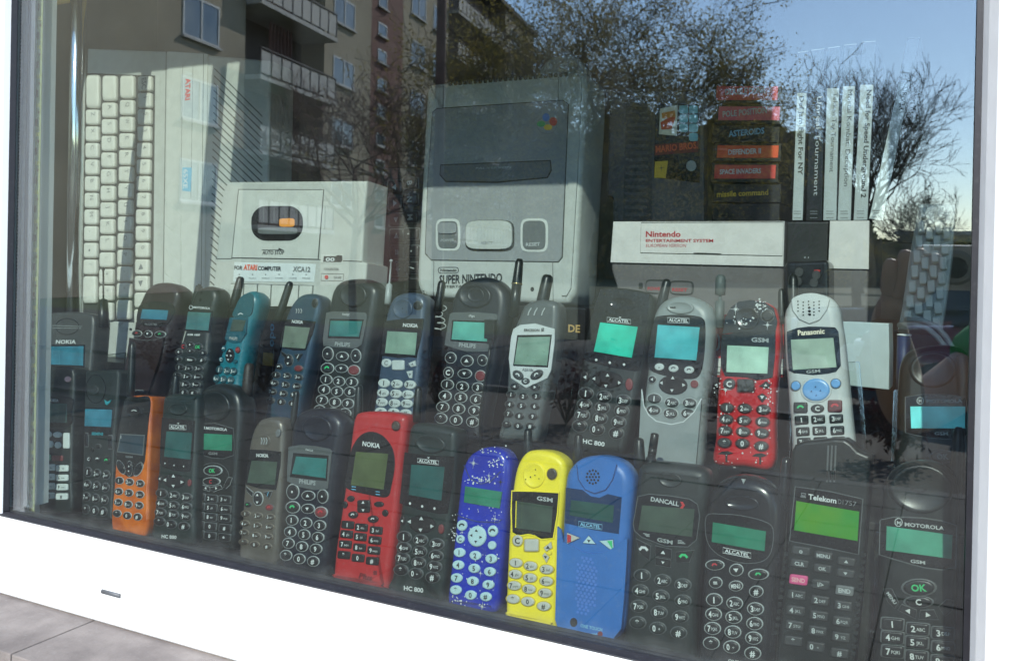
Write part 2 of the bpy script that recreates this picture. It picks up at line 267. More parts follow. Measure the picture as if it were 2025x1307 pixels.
def element(e, par, body_mat):
    t, name, m, h = e[:4]; z = h * MM if not isinstance(h, str) else 0; mb = MB()
    if t in 'ps': prism(mb, spline(ccw(mm(e[4])), 4) if t == 's' else mm(e[4]), z)
    elif t in 'er': prism(mb, ellipse([x * MM for x in e[4]], 20, .42 if t == 'r' else 0), z)
    elif t == 'D':
        a = [x * MM for x in e[4]]; r = math.hypot(a[2], a[3]); hz = min(.0026, r * .13)
        sc = lambda k: ellipse(a[:2] + [q * k for q in a[2:]], 28)
        mb.rings([lift(sc(1), -.0004), lift(sc(.95), hz * .8), lift(sc(.88), hz), lift(sc(.78), hz * .75), lift(sc(.55), hz * .3), lift(sc(.25), hz * .2)], 0, True, capflat=False)
    elif t == 'd':
        for x, y, r in e[4]: mb.add([((x + r * math.cos(q)) * MM, (y + r * math.sin(q)) * MM, z) for q in (0, 1.047, 2.094, 3.1416, 4.189, 5.236)], [tuple(range(6))])
    elif t == '*':
        for x, y, r in e[4]:
            q = []
            for k in range(16): 
                rr = r * ((1, .13, .42, .13)[k % 4]); q.append(((x + rr * math.cos(k * math.pi / 8)) * MM, (y + rr * math.sin(k * math.pi / 8)) * MM))
            prism(mb, q, z, z - .0003, 0)
    elif t in ('l', 'lc', 'L'):
        q = mm(e[4]); q = spline(q, 4) if t == 'L' else q; ribbon(mb, q, e[5] * MM, z, 0, t != 'l')
    elif t == 't':
        s, (x0, y0, x1, y1), hh, bold, sl = e[4:9]; put_text(mb, s, (x0 * MM, y0 * MM), (x1 * MM, y1 * MM), hh * MM, z, 0, bold, sl)
    elif t in ('k', 'kp'):
        if t == 'k':
            sh, a, lab, rim, ink = e[4:9]; a = [x * MM for x in a]; p = ellipse(a, 20, .26 if sh == 'r' else 0)
            c = a[:2]; ra = math.hypot(a[2], a[3]); rb = math.hypot(a[4], a[5]); u = (a[2], a[3])
        else:
            q, lab, rim, ink = e[4:8]; p = mm(q); c = (sum(x for x, y in p) / len(p), sum(y for x, y in p) / len(p)); u = (1, 0)
            ra = (max(x for x, y in p) - min(x for x, y in p)) / 2; rb = (max(y for x, y in p) - min(y for x, y in p)) / 2
        if t == 'kp': prism(mb, p, z, bev=.0004); 
        else: key_mesh(mb, p, z, rim)
        if t == 'kp' and rim: ribbon(mb, ccw(p), .0009, z * .55, 2, True)
        key_legend(mb, lab, c, u, ra, rb, z + .00012, 1, int(m == 'key_beige'))
        return mb.build(name, [m, ink, rim or m], par)
    elif t == 'A':
        name, m, kind, (x0, y0, x1, y1), r, r2, back = e[1:8]
        a = Vector((x0, y0, -back)) * MM; b = Vector((x1, y1, -back)) * MM; r *= MM; r2 *= MM; d = b - a
        prof = {'stub': [(-.25, r), (0, r), (.02, r * 1.02), (.3, r * .98), (.86, r2), (.95, r2 * .85), (1, r2 * .45)],
                'ribbed': [(-.25, r), (.2, r), (.21, r2), (.33, r2), (.335, r2 * .88), (.345, r2), (.5, r2), (.505, r2 * .88), (.515, r2), (.95, r2 * .97), (1, r2 * .7)],
                'tip': [(-.25, r), (0, r), (.9, r2), (.93, r2 * .5), (.97, r2 * .5), (.98, r2 * .62), (1, r2 * .55)],
                'goldring': [(-.25, r), (.43, r * .95), (.44, r * .8), (.45, r * .95), (.48, r * .95), (.92, r2), (1, r2 * .7)],
                'whip': [(-.25, r * 1.3), (.0, r * 1.3), (.3, r * 1.1), (.34, r2 * .5), (.93, r2 * .5), (.94, r2 * .95), (.98, r2), (1, r2 * .5)],
                'necked': [(-.2, r), (.4, r), (.42, r * .35), (.53, r * .3), (.55, r2), (.9, r2), (.97, r2 * .8), (1, r2 * .5)]}[kind]
        mb.tube([a + d * k for k, _ in prof], [q for _, q in prof], 14)
        o = mb.build(name, m, par)
        if kind == 'goldring':
            g = MB(); g.tube([a + d * .445, a + d * .475], [r * 1.05, r * 1.05], 14); g.build('ring', 'gold', o)
        return o
    return mb.build(name, m, par)
def tag(o, label, cat, group=None, kind=None):
    if label: o['label'] = label
    if cat: o['category'] = cat
    if group: o['group'] = group
    if kind: o['kind'] = kind
    return o
def empty(name, loc=(0, 0, 0), rz=0):
    o = bpy.data.objects.new(name, None); COL.objects.link(o); o.location = loc; o.rotation_euler = (0, 0, rz); o.empty_display_size = .02; return o
def body_mesh(spec, par):
    name, m, sp, T, bev, pts = spec; p = ccw(mm(pts)); T *= MM; b = bev * MM
    if sp == 's': p = spline(p, 4)
    mb = MB()
    mb.rings([lift(inset(p, b * .8), -T), lift(inset(p, b * .2), -T + b * .3), lift(p, -T + b), lift(p, -b), lift(inset(p, b * .08), -b * .6), lift(inset(p, b * .3), -b * .28), lift(inset(p, b * .62), -b * .08), lift(inset(p, b), 0)], 0, sp == 's', True, True)
    return mb.build(name, m, par)
def build(key, name, label, cat, group=None):
    M, spec, els = DATA[key]; P, X, Y, Z = M
    r = empty(name); r.matrix_world = Matrix(((X[0], Y[0], Z[0], P[0]), (X[1], Y[1], Z[1], P[1]), (X[2], Y[2], Z[2], P[2]), (0, 0, 0, 1)))
    body_mesh(spec, r)
    for e in els: element(e, r, spec[1])
    tag(r, label, cat, group); return r

DATA={
'F1':(((-0.94541,0.06,1.09331),(0.98484,0.02414,0.17179),(-0.17348,0.13706,0.97525),(0,-0.99027,0.13917)),('body','charcoal','s',26,4,((-29.2,4.1),(-28.6,35.1),(-29.2,100.4),(-30.1,145.6),(-29.2,162.9),(-22.4,170.5),(-1.6,170.3),(23.6,166.8),(29.4,160.2),(31,150.5),(29.6,96),(29.7,32.3),(29.6,-2),(0.1,-1.4))),[
('e','led_button','pinkish',0.8,(20.4,152.6,5.6,-0.5,-0.1,3.4)),
('l','sound_slot','hole',0.75,((-12.3,157.3),(0.5,155.6)),0.9),
('l','sound_slot','hole',0.75,((-12.1,151.9),(0.7,150.2)),0.9),
('s','screen_window','gloss_black',0.6,((-25.2,135.4),(25.7,130.9),(28.4,114.9),(24.3,96.4),(-19.6,100.1),(-27.7,119.5))),
('p','display','lcd_dim',0.9,((-19.1,127.4),(20.4,123.5),(20.2,100.9),(-16.6,104.8))),
('t','lettering','white',1.15,'NOKIA',(-13.7,129,6.2,126.9),3,1,0),
('k','key','key_white',1.6,'e',(-23.3,89.8,3.8,-0.3,-0.2,3.8),'',None,'white'),
('k','key','key_white',1.6,'e',(-11.2,89.6,6.3,-0.4,-0.1,3.8),'',None,'white'),
('k','key','key_white',1.6,'e',(5.1,88,7.5,-0.5,-0.1,3.4),'',None,'white'),
('k','key','key_white',1.6,'e',(-23.3,73.9,3.8,-0.2,-0.2,3.8),'',None,'white'),
('k','key','key_white',1.6,'e',(-6.7,77.7,5,-0.3,-0.2,4.2),'',None,'white'),
('k','key','key_white',1.6,'e',(6.2,75.8,5.6,-0.4,-0.1,3.8),'',None,'white'),
('k','key','key_white',1.6,'r',(20.9,80,5.5,-0.4,-0.3,9.2),'',None,'white'),
('k','key','key_green',1.6,'r',(-13.3,62.4,6.9,-0.4,-0.1,3.4),'',None,'white'),
('k','key','key_red',1.6,'r',(6.1,60.6,9.3,-0.6,-0.1,3.3),'',None,'white'),
('k','key','key_white',1.6,'r',(-20.8,52,5.7,-0.3,-0.2,3.8),'1',None,'ink'),
('k','key','key_white',1.6,'r',(-5.3,50.5,7.5,-0.4,-0.1,3.7),'2abc',None,'ink'),
('k','key','key_white',1.6,'r',(14.9,48.4,10.4,-0.6,-0.1,3.7),'3def',None,'ink'),
('k','key','key_white',1.6,'r',(-20.6,40.9,5.7,-0.3,-0.2,3.8),'4ghi',None,'ink'),
('k','key','key_white',1.6,'r',(-5.2,39.5,7.5,-0.4,-0.1,3.7),'5jkl',None,'ink'),
('k','key','key_white',1.6,'r',(14.9,37.5,10.4,-0.5,-0.1,3.7),'6mno',None,'ink'),
('k','key','key_white',1.6,'r',(-20.5,30.2,5.7,-0.3,-0.2,3.7),'7pqrs',None,'ink'),
('k','key','key_white',1.6,'r',(-5.1,28.8,7.5,-0.3,-0.1,3.7),'8tuv',None,'ink'),
('k','key','key_white',1.6,'r',(15,26.9,10.4,-0.5,-0.1,3.7),'9wxyz',None,'ink'),
('k','key','key_white',1.6,'r',(-20.4,19.2,5.7,-0.2,-0.2,3.7),'*',None,'ink'),
('k','key','key_white',1.6,'r',(-5,17.9,7.4,-0.3,-0.1,3.7),'0',None,'ink'),
('k','key','key_white',1.6,'r',(15.1,16.1,10.3,-0.4,-0.1,3.7),'#',None,'ink'),
]),
'F2':(((-0.86601,0.055,1.09785),(0.99204,0.01752,0.12469),(-0.12591,0.13807,0.98239),(0,-0.99027,0.13917)),('body','charcoal','p',22,4,((-25.5,1.6),(-27.9,80.5),(-30.2,142.1),(-30.6,164),(-29.7,167.5),(0,167.1),(23.4,165.8),(26.9,161.6),(25.8,129.6),(23.7,95.6),(24.4,40.2),(24.9,-1.5),(0.1,-1))),[
('lc','earpiece_ring','black_gloss',0.7,((5.9,144.6),(5.1,138.4),(2,133.3),(-3,129.9),(-9.2,128.9),(-15.5,130.4),(-21.1,134.2),(-25.1,139.7),(-26.9,146.1),(-26.1,152.4),(-22.9,157.6),(-17.8,161),(-11.6,161.9),(-5.2,160.4),(0.3,156.5),(4.2,151)),0.8),
('D','earpiece','charcoal',1,(-13.3,144.5,8.3,-0.4,-0.4,6.2)),
('p','screen_window','gloss_black',0.5,((-27.7,124.4),(19.6,122.2),(19.7,90.7),(-25.9,93.7))),
('p','display','lcd_blue',0.9,((-26,123),(18.6,120.6),(18.2,100.7),(-25.5,103.3))),
('t','lettering','teal_ink',1.15,'SIEMENS',(-12.5,92.8,6.6,91.8),3.3,1,0),
('p','bird_emblem','teal_ink',0.9,((5.3,132.4),(9.8,129.8),(17,132),(14.3,128.4),(10.1,126.1),(7.1,127.3))),
('k','key','black_gloss',1.6,'r',(-21,87.5,2.7,-0.1,-0.5,7.3),'','rimdark','white'),
('k','key','black_gloss',1.6,'r',(18.1,84.1,3.2,-0.1,-0.5,7.2),'','rimdark','white'),
('k','key','key_black',1.6,'e',(-1.3,79.5,4.1,-0.1,-0.2,2.8),'','rimdark','white'),
('k','key','key_black',1.6,'e',(-11.3,76.2,2.7,0,-0.2,2.8),'',None,'white'),
('k','key','key_black',1.6,'e',(-15,65.8,3.8,0,-0.3,3.4),'C',None,'white'),
('k','key','key_black',1.6,'e',(-0.9,65.7,4.4,0,-0.3,3.6),'~',None,'white'),
('k','key','key_black',1.6,'e',(13.7,63.9,5.7,-0.1,-0.3,4.4),'~',None,'green_ink'),
('k','key','key_black',1.6,'e',(-16,51.2,5.9,-0.4,0.3,4.8),'1','rimdark','white'),
('k','key','key_black',1.6,'e',(-1.2,49.2,5.8,-0.4,0.3,4.7),'2abc','rimdark','white'),
('k','key','key_black',1.6,'e',(13.9,47.7,5.7,-0.4,0.3,4.7),'3def','rimdark','white'),
('k','key','key_black',1.6,'e',(-16.4,37.3,5.9,-0.3,0.3,4.8),'4ghi','rimdark','white'),
('k','key','key_black',1.6,'e',(-1.1,35.5,5.8,-0.3,0.3,4.7),'5jkl','rimdark','white'),
('k','key','key_black',1.6,'e',(13.5,34,5.7,-0.3,0.3,4.7),'6mno','rimdark','white'),
('k','key','key_black',1.6,'e',(-16.8,23.4,5.9,-0.3,0.3,4.7),'7pqrs','rimdark','white'),
('k','key','key_black',1.6,'e',(-1.5,21.7,5.8,-0.3,0.3,4.7),'8tuv','rimdark','white'),
('k','key','key_black',1.6,'e',(13,20.3,5.7,-0.3,0.3,4.7),'9wxyz','rimdark','white'),
('k','key','key_black',1.6,'e',(-16.7,9.6,5.8,-0.3,0.3,4.7),'*','rimdark','white'),
('k','key','key_black',1.6,'e',(-2,8.4,5.8,-0.3,0.3,4.7),'0','rimdark','white'),
('k','key','key_black',1.6,'e',(11.8,7.4,5.7,-0.3,0.3,4.7),'#','rimdark','white'),
('A','antenna','black','stub',(37.7,145.2,37.4,197.2),4.3,3.6,8),
]),
'F3':(((-0.81204,0.05294,1.0905),(0.9981,0.00857,0.06095),(-0.06155,0.13891,0.98839),(0,-0.99027,0.13917)),('body','orange_clear','s',24,4,((-26.4,0.7),(-29.3,48.3),(-30.2,75.8),(-29.6,102.2),(-26.3,128.8),(-21.6,144.6),(-17.5,147.8),(-2.3,149.7),(13.1,148.8),(18.3,145.6),(20.1,122.6),(22.2,87.7),(24.3,51.8),(27.3,0.5),(0.1,-0.7))),[
('s','front_cover','gloss_black',0.6,((-20.6,145.8),(-2.1,147.8),(16,146.7),(17.3,119.4),(17.2,87.5),(15.9,75.3),(7,65),(-4.2,59.3),(-16.9,64.3),(-28.2,74.4),(-29,97.5),(-25.9,125.7))),
('D','earpiece','gloss_black',1,(-5.4,130.7,12.7,0.4,-1,7.7)),
('l','highlight_slot','white',1.4,((-9.4,132.1),(-5.7,133.1),(-1.2,132)),0.7),  # white stroke painted as a highlight on the earpiece
('p','screen_frame','rimdark',0.8,((-24.8,106.4),(14.3,106.5),(14.5,83.6),(-27.8,85.2))),
('p','display','lcd_navy',1,((-22.8,105.2),(13,105.2),(12.8,85),(-25.8,86.6))),
('l','pixel_bar','white',1.3,((-22.7,104),(-22.5,100.9)),0.6),
('t','lettering','grey_ink',1.15,'GSM',(-12.4,80.5,-1.4,80.4),2.1,1,0),
('k','key','black_gloss',1.6,'e',(-19.1,69.5,4.6,1.8,-5.6,6.6),'','silver',None),
('k','key','black_gloss',1.6,'e',(-5.4,68.6,4.3,0.3,-1,7.9),':','silver','white'),
('k','key','black_gloss',1.6,'e',(8.3,68.8,4.7,-1.4,4.2,6.9),'','silver',None),
('k','key','key_black',1.6,'e',(-19.7,54.7,6.2,0,0,3.6),'1','silver','white'),
('k','key','key_black',1.6,'e',(-3.6,54.2,6.1,0,0,3.6),'2abc','silver','white'),
('k','key','key_black',1.6,'e',(12.8,53.6,6,0,0,3.6),'3def','silver','white'),
('k','key','key_black',1.6,'e',(-19.3,42.8,6.1,0.1,0,3.6),'4ghi','silver','white'),
('k','key','key_black',1.6,'e',(-3.2,42.4,6.1,0.1,0,3.6),'5jkl','silver','white'),
('k','key','key_black',1.6,'e',(13.8,41.8,6,0.1,0,3.6),'6mno','silver','white'),
('k','key','key_black',1.6,'e',(-18.6,31.1,6.1,0.1,0,3.6),'7pqrs','silver','white'),
('k','key','key_black',1.6,'e',(-2.7,30,6,0.1,0,3.6),'8tuv','silver','white'),
('k','key','key_black',1.6,'e',(14.1,30.2,6,0.1,0,3.6),'9wxyz','silver','white'),
('k','key','key_black',1.6,'e',(-18.8,19,6.1,0.1,0,3.6),'*','silver','white'),
('k','key','key_black',1.6,'e',(-2.7,18,6,0.1,0,3.6),'0','silver','white'),
('k','key','key_black',1.6,'e',(13.5,17.9,5.9,0.1,0,3.6),'#','silver','white'),
]),
'F4':(((-0.74672,0.05428,1.0905),(0.99561,0.01303,0.09268),(-0.09359,0.13856,0.98592),(0,-0.99027,0.13917)),('body','blackgreen','s',26,6,((-30.6,1.1),(-30.2,27.5),(-28.1,64.6),(-27.7,109.6),(-27.3,143.1),(-25.4,153),(-18.9,156.3),(2.1,156.6),(20.7,154.9),(26.1,150.3),(27.1,117.6),(28.7,73.6),(29.5,30.3),(30.5,-0.3),(0.1,-0.7))),[
('p','screen_window','gloss_black',0.5,((-24.8,130.9),(0,129.1),(23.7,127.2),(23.6,88.1),(21.6,74.2),(12.6,73.2),(-3.9,74.2),(-18.7,77.5),(-24.2,81.1),(-25.2,105.1))),
('p','display','lcd_teal_dark',0.9,((-16.6,116.1),(21.6,114.6),(21.1,86.3),(-17.9,88.5))),
('lc','logo_frame','white',1.15,((-12,118.5),(12.8,117.8),(12.5,122.3),(-12.4,123.1)),0.35),
('t','lettering','white',1.15,'ALCATEL',(-10.6,119.4,11.3,118.8),2.8,1,0),
('p','mark','white',1.1,((-0.9,125.2),(2,125.2),(0.7,123.4))),
('D','earpiece','blackgreen',1,(-0.8,140,14.4,0,-0.5,6.8)),
('d','indicator_dot','white',1.2,((-15.3,81.7,0.9),(-1.7,79.9,0.9),(12.5,79.1,0.9))),
('k','navigation_key','hole',1.4,'e',(-1,63.2,15.5,-0.5,0.3,7.6),'',None,'white'),
('p','arrow_mark','white',2.1,((-3.7,67.1),(1.2,67.2),(-1.5,70.2))),
('p','arrow_mark','white',2.1,((-11.8,65.9),(-11.5,62.3),(-15.9,64))),
('p','arrow_mark','white',2.1,((-3.1,59.3),(1.8,59.4),(-0.4,56.4))),
('p','arrow_mark','white',2.1,((9.9,64.2),(10.2,60.7),(14.2,62.6))),
('k','key','key_red',1.6,'e',(21.9,62.1,2.6,0.1,-0.3,3.6),'',None,'white'),
('k','key','key_black',1.6,'e',(-21.4,65.1,3.1,0.1,-0.3,3.9),'<',None,'white'),
('k','key','key_black',1.6,'e',(-18.5,49.8,7.9,-0.2,0.2,4.3),'1','rimdark','white'),
('k','key','key_black',1.6,'e',(0.2,48.2,7.7,-0.2,0.2,4.2),'2ABC','rimdark','white'),
('k','key','key_black',1.6,'e',(18.2,46.8,7.6,-0.2,0.2,4.2),'3DEF','rimdark','white'),
('k','key','key_black',1.6,'e',(-17.6,39.1,7.9,-0.2,0.2,4.3),'4GHI','rimdark','white'),
('k','key','key_black',1.6,'e',(0.1,37.7,7.7,-0.1,0.2,4.2),'5JKL','rimdark','white'),
('k','key','key_black',1.6,'e',(18.4,37,7.6,-0.1,0.2,4.2),'6MNO','rimdark','white'),
('k','key','key_black',1.6,'e',(-18.5,29.5,7.8,-0.1,0.2,4.2),'7PQRS','rimdark','white'),
('k','key','key_black',1.6,'e',(0.2,28.2,7.7,-0.1,0.2,4.2),'8TUV','rimdark','white'),
('k','key','key_black',1.6,'e',(18.7,27.2,7.6,-0.1,0.2,4.2),'9WXYZ','rimdark','white'),
('k','key','key_black',1.6,'e',(-19.1,20,7.8,-0.1,0.2,4.2),'*','rimdark','white'),
('k','key','key_black',1.6,'e',(-2.1,17.9,7.7,-0.1,0.2,4.2),'0+','rimdark','white'),
('k','key','key_black',1.6,'e',(16.9,16.8,7.6,-0.1,0.2,4.2),'#','rimdark','white'),
('t','lettering','white',1.15,'HC 800',(-14,3.2,7.8,3.3),3.5,1,0),
('A','antenna','black','stub',(-25,153.8,-23.8,178.4),4.5,3.8,16),
]),
'F5':(((-0.69972,0.06635,1.0905),(0.99277,0.0167,0.11884),(-0.12001,0.13817,0.98311),(0,-0.99027,0.13917)),('body','black','s',28,9,((-30.8,0.8),(-32,46.6),(-32.4,76.1),(-33.1,113.4),(-31.4,143.5),(-27.1,161.6),(-16.2,168.8),(-2,170.4),(14.1,167.9),(28.2,159.6),(34.2,143.1),(34.1,112.3),(32,76.1),(30.7,33.2),(29.1,-3.8),(0.1,-1.7))),[
('D','earpiece','black',1,(-2,145.7,22.3,-0.7,-0.7,16.9)),
('d','sound_hole','hole',1.2,((-7.2,148.5,0.8),(-2,144.9,0.7),(2.5,147.8,0.8),(-5,145.5,0.6),(1,145,0.6))),
('p','screen_window','gloss_black',0.6,((-30.6,126.9),(-2.3,127.7),(24.6,121.3),(26.6,105.1),(26.6,93.5),(11.1,89.9),(-4.8,90.8),(-32.4,97.6))),
('lc','window_rim','rimdark',0.8,((-30.6,126.9),(-2.3,127.7),(24.6,121.3),(26.6,105.1),(26.6,93.5),(11.1,89.9),(-4.8,90.8),(-32.4,97.6)),0.6),
('p','display','lcd_green',0.9,((-28.2,117.5),(23.5,114.8),(23.5,97.9),(-29.4,100.1))),
('e','logo_disc','white',1,(-18.8,123.2,3,-0.1,-0.1,2.6)),
('t','lettering','hole',1.9,'M',(-20.2,121.8,-17.2,121.6),2.4,1,0),
('t','lettering','white',1.15,'MOTOROLA',(-14.1,121.3,16.3,119.1),2.8,1,0),
('t','lettering','grey_ink',1.15,'GSM',(-9.3,94.5,3.6,93.9),2.7,1,0),
('lc','key_ring','rimdark',0.7,((20.2,71),(19.6,67.3),(17.5,63.8),(14.1,60.8),(9.5,58.5),(4.1,57),(-1.7,56.4),(-7.7,56.8),(-13.2,58.3),(-18.1,60.5),(-21.9,63.5),(-24.4,67.1),(-25.4,70.9),(-24.8,74.7),(-22.6,78.3),(-19.1,81.3),(-14.4,83.7),(-8.9,85.1),(-3,85.6),(2.9,85.1),(8.5,83.6),(13.2,81.3),(16.9,78.3),(19.3,74.8)),0.5),
('k','key','key_black',1.6,'e',(-2.8,77.5,11.9,0,-0.2,4.7),'OK','silver','green_ink'),
('k','key','key_black',1.6,'e',(-4.3,66.1,11.5,0.1,-0.2,3.8),'C','silver','red_ink'),
('kp','key','key_black',1.5,((-29.2,73.8),(-23.7,74.3),(-17.7,65.8),(-21.2,63.1),(-26.8,66.9)),'','silver','white'),
('kp','key','key_black',1.5,((19.7,70.3),(25.1,70),(21.9,62.8),(16.6,59),(14.1,62.3)),'','silver','white'),
('kp','key','key_black',1.5,((-18,62.6),(-5.9,60),(-6.3,55.9),(-14.9,57.6)),'<','silver','white'),
('kp','key','key_black',1.5,((-4.1,59.7),(8.7,62.3),(11.9,59),(-0.9,55.4)),'>','silver','white'),
('k','key','key_black',1.6,'r',(-21.4,49.9,8,-0.4,0.3,3.6),'1','rimdark','white'),
('k','key','key_black',1.6,'r',(-3.4,48.4,7.9,-0.4,0.3,3.6),'2abc','rimdark','white'),
('k','key','key_black',1.6,'r',(15.1,47.7,7.7,-0.4,0.3,3.6),'3def','rimdark','white'),
('k','key','key_black',1.6,'r',(-21.6,40.2,8,-0.4,0.3,3.6),'4ghi','rimdark','white'),
('k','key','key_black',1.6,'r',(-3.6,38.9,7.9,-0.4,0.3,3.6),'5jkl','rimdark','white'),
('k','key','key_black',1.6,'r',(16,37.9,7.7,-0.4,0.3,3.6),'6mno','rimdark','white'),
('k','key','key_black',1.6,'r',(-21.7,30.4,8,-0.3,0.3,3.6),'7pqrs','rimdark','white'),
('k','key','key_black',1.6,'r',(-3.6,29.2,7.8,-0.3,0.3,3.6),'8tuv','rimdark','white'),
('k','key','key_black',1.6,'r',(15.8,28.6,7.7,-0.3,0.3,3.6),'9wxyz','rimdark','white'),
('k','key','key_black',1.6,'r',(-21.3,20.9,8,-0.3,0.3,3.6),'*','rimdark','white'),
('k','key','key_black',1.6,'r',(-3.8,19.6,7.8,-0.3,0.3,3.6),'0','rimdark','white'),
('k','key','key_black',1.6,'r',(16.8,18.4,7.7,-0.3,0.3,3.5),'#','rimdark','white'),
('k','key','key_black',1.6,'r',(-20.9,11.6,7.9,-0.3,0.3,3.6),'C','rimdark','white'),
('k','key','key_black',1.6,'r',(-3.7,9.9,7.8,-0.3,0.3,3.6),'0','rimdark','white'),
('k','key','key_black',1.6,'r',(16.2,9,7.7,-0.3,0.3,3.5),'=','rimdark','white'),
('A','antenna','brownblack','stub',(26.1,162.6,28.1,191.7),6.1,5.2,18),
]),
'F6':(((-0.62438,0.05018,1.0905),(0.9997,0.00338,0.02409),(-0.02432,0.13913,0.98998),(0,-0.99027,0.13917)),('body','brown_metal','s',24,6,((-23.8,-1.4),(-25.8,37.6),(-27.3,67.7),(-26.6,93.7),(-25.1,118.3),(-20.3,133.4),(-12.7,140.9),(1,144.1),(12.7,142.4),(18.3,134.8),(20.9,113.1),(22.6,78.9),(23,40.5),(23.7,0.8),(0.1,-0.7))),[
('D','earpiece','brown_metal',1,(-4,119.8,7.5,0.6,-0.7,6)),
('l','sound_slot','silver',1.3,((-8.4,122.5),(-6.4,119.6),(-7.6,116)),0.9),
('l','sound_slot','silver',1.3,((-5.2,122.7),(-3.2,119.8),(-4.4,116.2)),0.9),
('l','sound_slot','silver',1.3,((-2,123),(-0.1,120.1),(-1.2,116.5)),0.9),
('k','power_button','key_grey',1.6,'e',(13.1,128.7,3.1,-0.2,0.5,4.2),'',None,'white'),
('p','screen_window','gloss_black',0.6,((-22.3,109.4),(-0.9,110.7),(18.1,110.6),(18.8,94.9),(16.6,72.6),(-4,71.6),(-23.5,74.1),(-24,93.9))),
('t','lettering','white',1.15,'NOKIA',(-12.4,102.9,3.5,103.7),3.3,1,0),
('p','display','lcd_grey_dark',0.9,((-18.5,98.7),(15.2,100.3),(15,77.3),(-21.7,75.8))),
('kp','key','key_black',1.5,((-22.6,71.9),(-12.5,67),(-13.4,63.1),(-20.6,67.6)),'','silver','white'),
('kp','key','key_black',1.5,((1.3,68.9),(12.2,71.1),(9.3,63.3)),'/','silver','cyan_ink'),
('k','key','key_black',1.6,'e',(-5.4,61.7,5.9,0.6,-0.8,6.2),':','silver','white'),
('k','key','key_black',1.6,'e',(-17.9,54.3,4,0.4,-0.3,2.5),'~','rimdark','green_ink'),
('k','key','key_red',1.6,'e',(10.5,54.8,5,0.6,-0.4,3.1),'~','rimdark','red_ink'),
('k','key','key_brown',1.6,'e',(-19.7,45.1,5.6,0.3,0,2.8),'1','bronze','white'),
('k','key','key_brown',1.6,'e',(-3.3,45,5.5,0.3,0,2.8),'2abc','bronze','white'),
('k','key','key_brown',1.6,'e',(12.6,45.6,5.4,0.3,0,2.8),'3def','bronze','white'),
('k','key','key_brown',1.6,'e',(-19.5,35.3,5.6,0.3,0,2.8),'4ghi','bronze','white'),
('k','key','key_brown',1.6,'e',(-3.5,35.3,5.5,0.3,0,2.8),'5jkl','bronze','white'),
('k','key','key_brown',1.6,'e',(12.6,36,5.4,0.3,0,2.8),'6mno','bronze','white'),
('k','key','key_brown',1.6,'e',(-19.3,26.4,5.6,0.3,0,2.8),'7pqrs','bronze','white'),
('k','key','key_brown',1.6,'e',(-3.8,25.6,5.5,0.3,0,2.8),'8tuv','bronze','white'),
('k','key','key_brown',1.6,'e',(12.4,26.4,5.4,0.3,0,2.8),'9wxyz','bronze','white'),
('k','key','key_brown',1.6,'e',(-19.1,17.1,5.6,0.4,0,2.8),'*','bronze','white'),
('k','key','key_brown',1.6,'e',(-4.1,16.7,5.5,0.4,0,2.8),'0','bronze','white'),
('k','key','key_brown',1.6,'e',(12.2,16.8,5.4,0.4,0,2.8),'#','bronze','white'),
('A','antenna','black','stub',(17.3,140,18.4,172.1),3.5,3,16),
]),
'F7':(((-0.56758,0.05014,1.0905),(0.99984,0.00252,0.01793),(-0.01811,0.13915,0.99011),(0,-0.99027,0.13917)),('body','navyblack','s',26,9,((-27.5,0.9),(-27.5,23.5),(-27.2,51.3),(-28.4,89.6),(-30.6,119.3),(-31.1,132.8),(-27.4,147.4),(-17.7,155),(-1.9,158.4),(15,158.6),(26.6,153.8),(34,143.4),(32.1,117.7),(30.2,81.4),(29.2,38.3),(27.9,0.7),(0,0))),[
('p','screen_bezel','grey_metal',1,((-29.6,117.6),(-14.6,120.8),(4.3,121.3),(21.5,120.4),(24.8,117.7),(23.7,82.1),(7.4,78.8),(-9.6,79.8),(-27.3,83.8),(-28.4,92.6))),
('p','screen_window','gloss_black',1.3,((-22.7,112.3),(21.5,113.8),(22.1,89.1),(-24,88.3))),
('p','display','lcd_teal_dim',1.7,((-18.5,109.2),(20,110.7),(20.4,91.8),(-21.8,91.8))),
('t','lettering','white',1.6,'twist',(-7.4,116.2,2.2,115.6),2.7,0,0),
('t','lettering','silver',1.6,'PHILIPS',(-11.4,83.8,9,83.9),4.1,1,0),
('D','earpiece','navyblack',1,(4.2,138.7,18.5,1.5,-1.5,12.5)),
('d','sound_hole','hole',1.2,((-0.9,141.3,0.6),(3,140.9,0.6),(1.2,140,0.6))),
('k','key','key_black',1.6,'e',(-19.1,74.4,7.1,0.8,-0.8,6.8),'.','silver','white'),
('k','key','key_black',1.6,'e',(18.1,74.2,5.8,0.7,-0.7,6),'.','silver','white'),
('k','key','key_black',1.6,'e',(0.6,72.9,7.4,0.8,-0.5,4.2),'^','silver','white'),
('k','key','key_black',1.6,'e',(-17.2,59.6,7.9,0.9,-0.6,5.1),'~','silver','green_ink'),
('k','key','key_black',1.6,'e',(1.6,60.4,7.4,0.9,-0.5,4.2),'v','silver','white'),
('k','key','key_red',1.6,'e',(17.7,59,6.9,0.8,-0.6,4.8),'~','silver','red_ink'),
('k','key','key_black',1.6,'e',(-16.7,47.2,6.8,0.4,0,4.5),'1','silver','white'),
('k','key','key_black',1.6,'e',(0.9,46.8,6.6,0.4,0,4.5),'2','silver','white'),
('k','key','key_black',1.6,'e',(17.7,46.5,6.5,0.4,0,4.4),'3','silver','white'),
('k','key','key_black',1.6,'e',(-17.6,35.7,6.8,0.4,0,4.5),'4','silver','white'),
('k','key','key_black',1.6,'e',(-0.1,35.4,6.6,0.4,0,4.5),'5','silver','white'),
('k','key','key_black',1.6,'e',(16.8,35.2,6.5,0.4,0,4.4),'6','silver','white'),
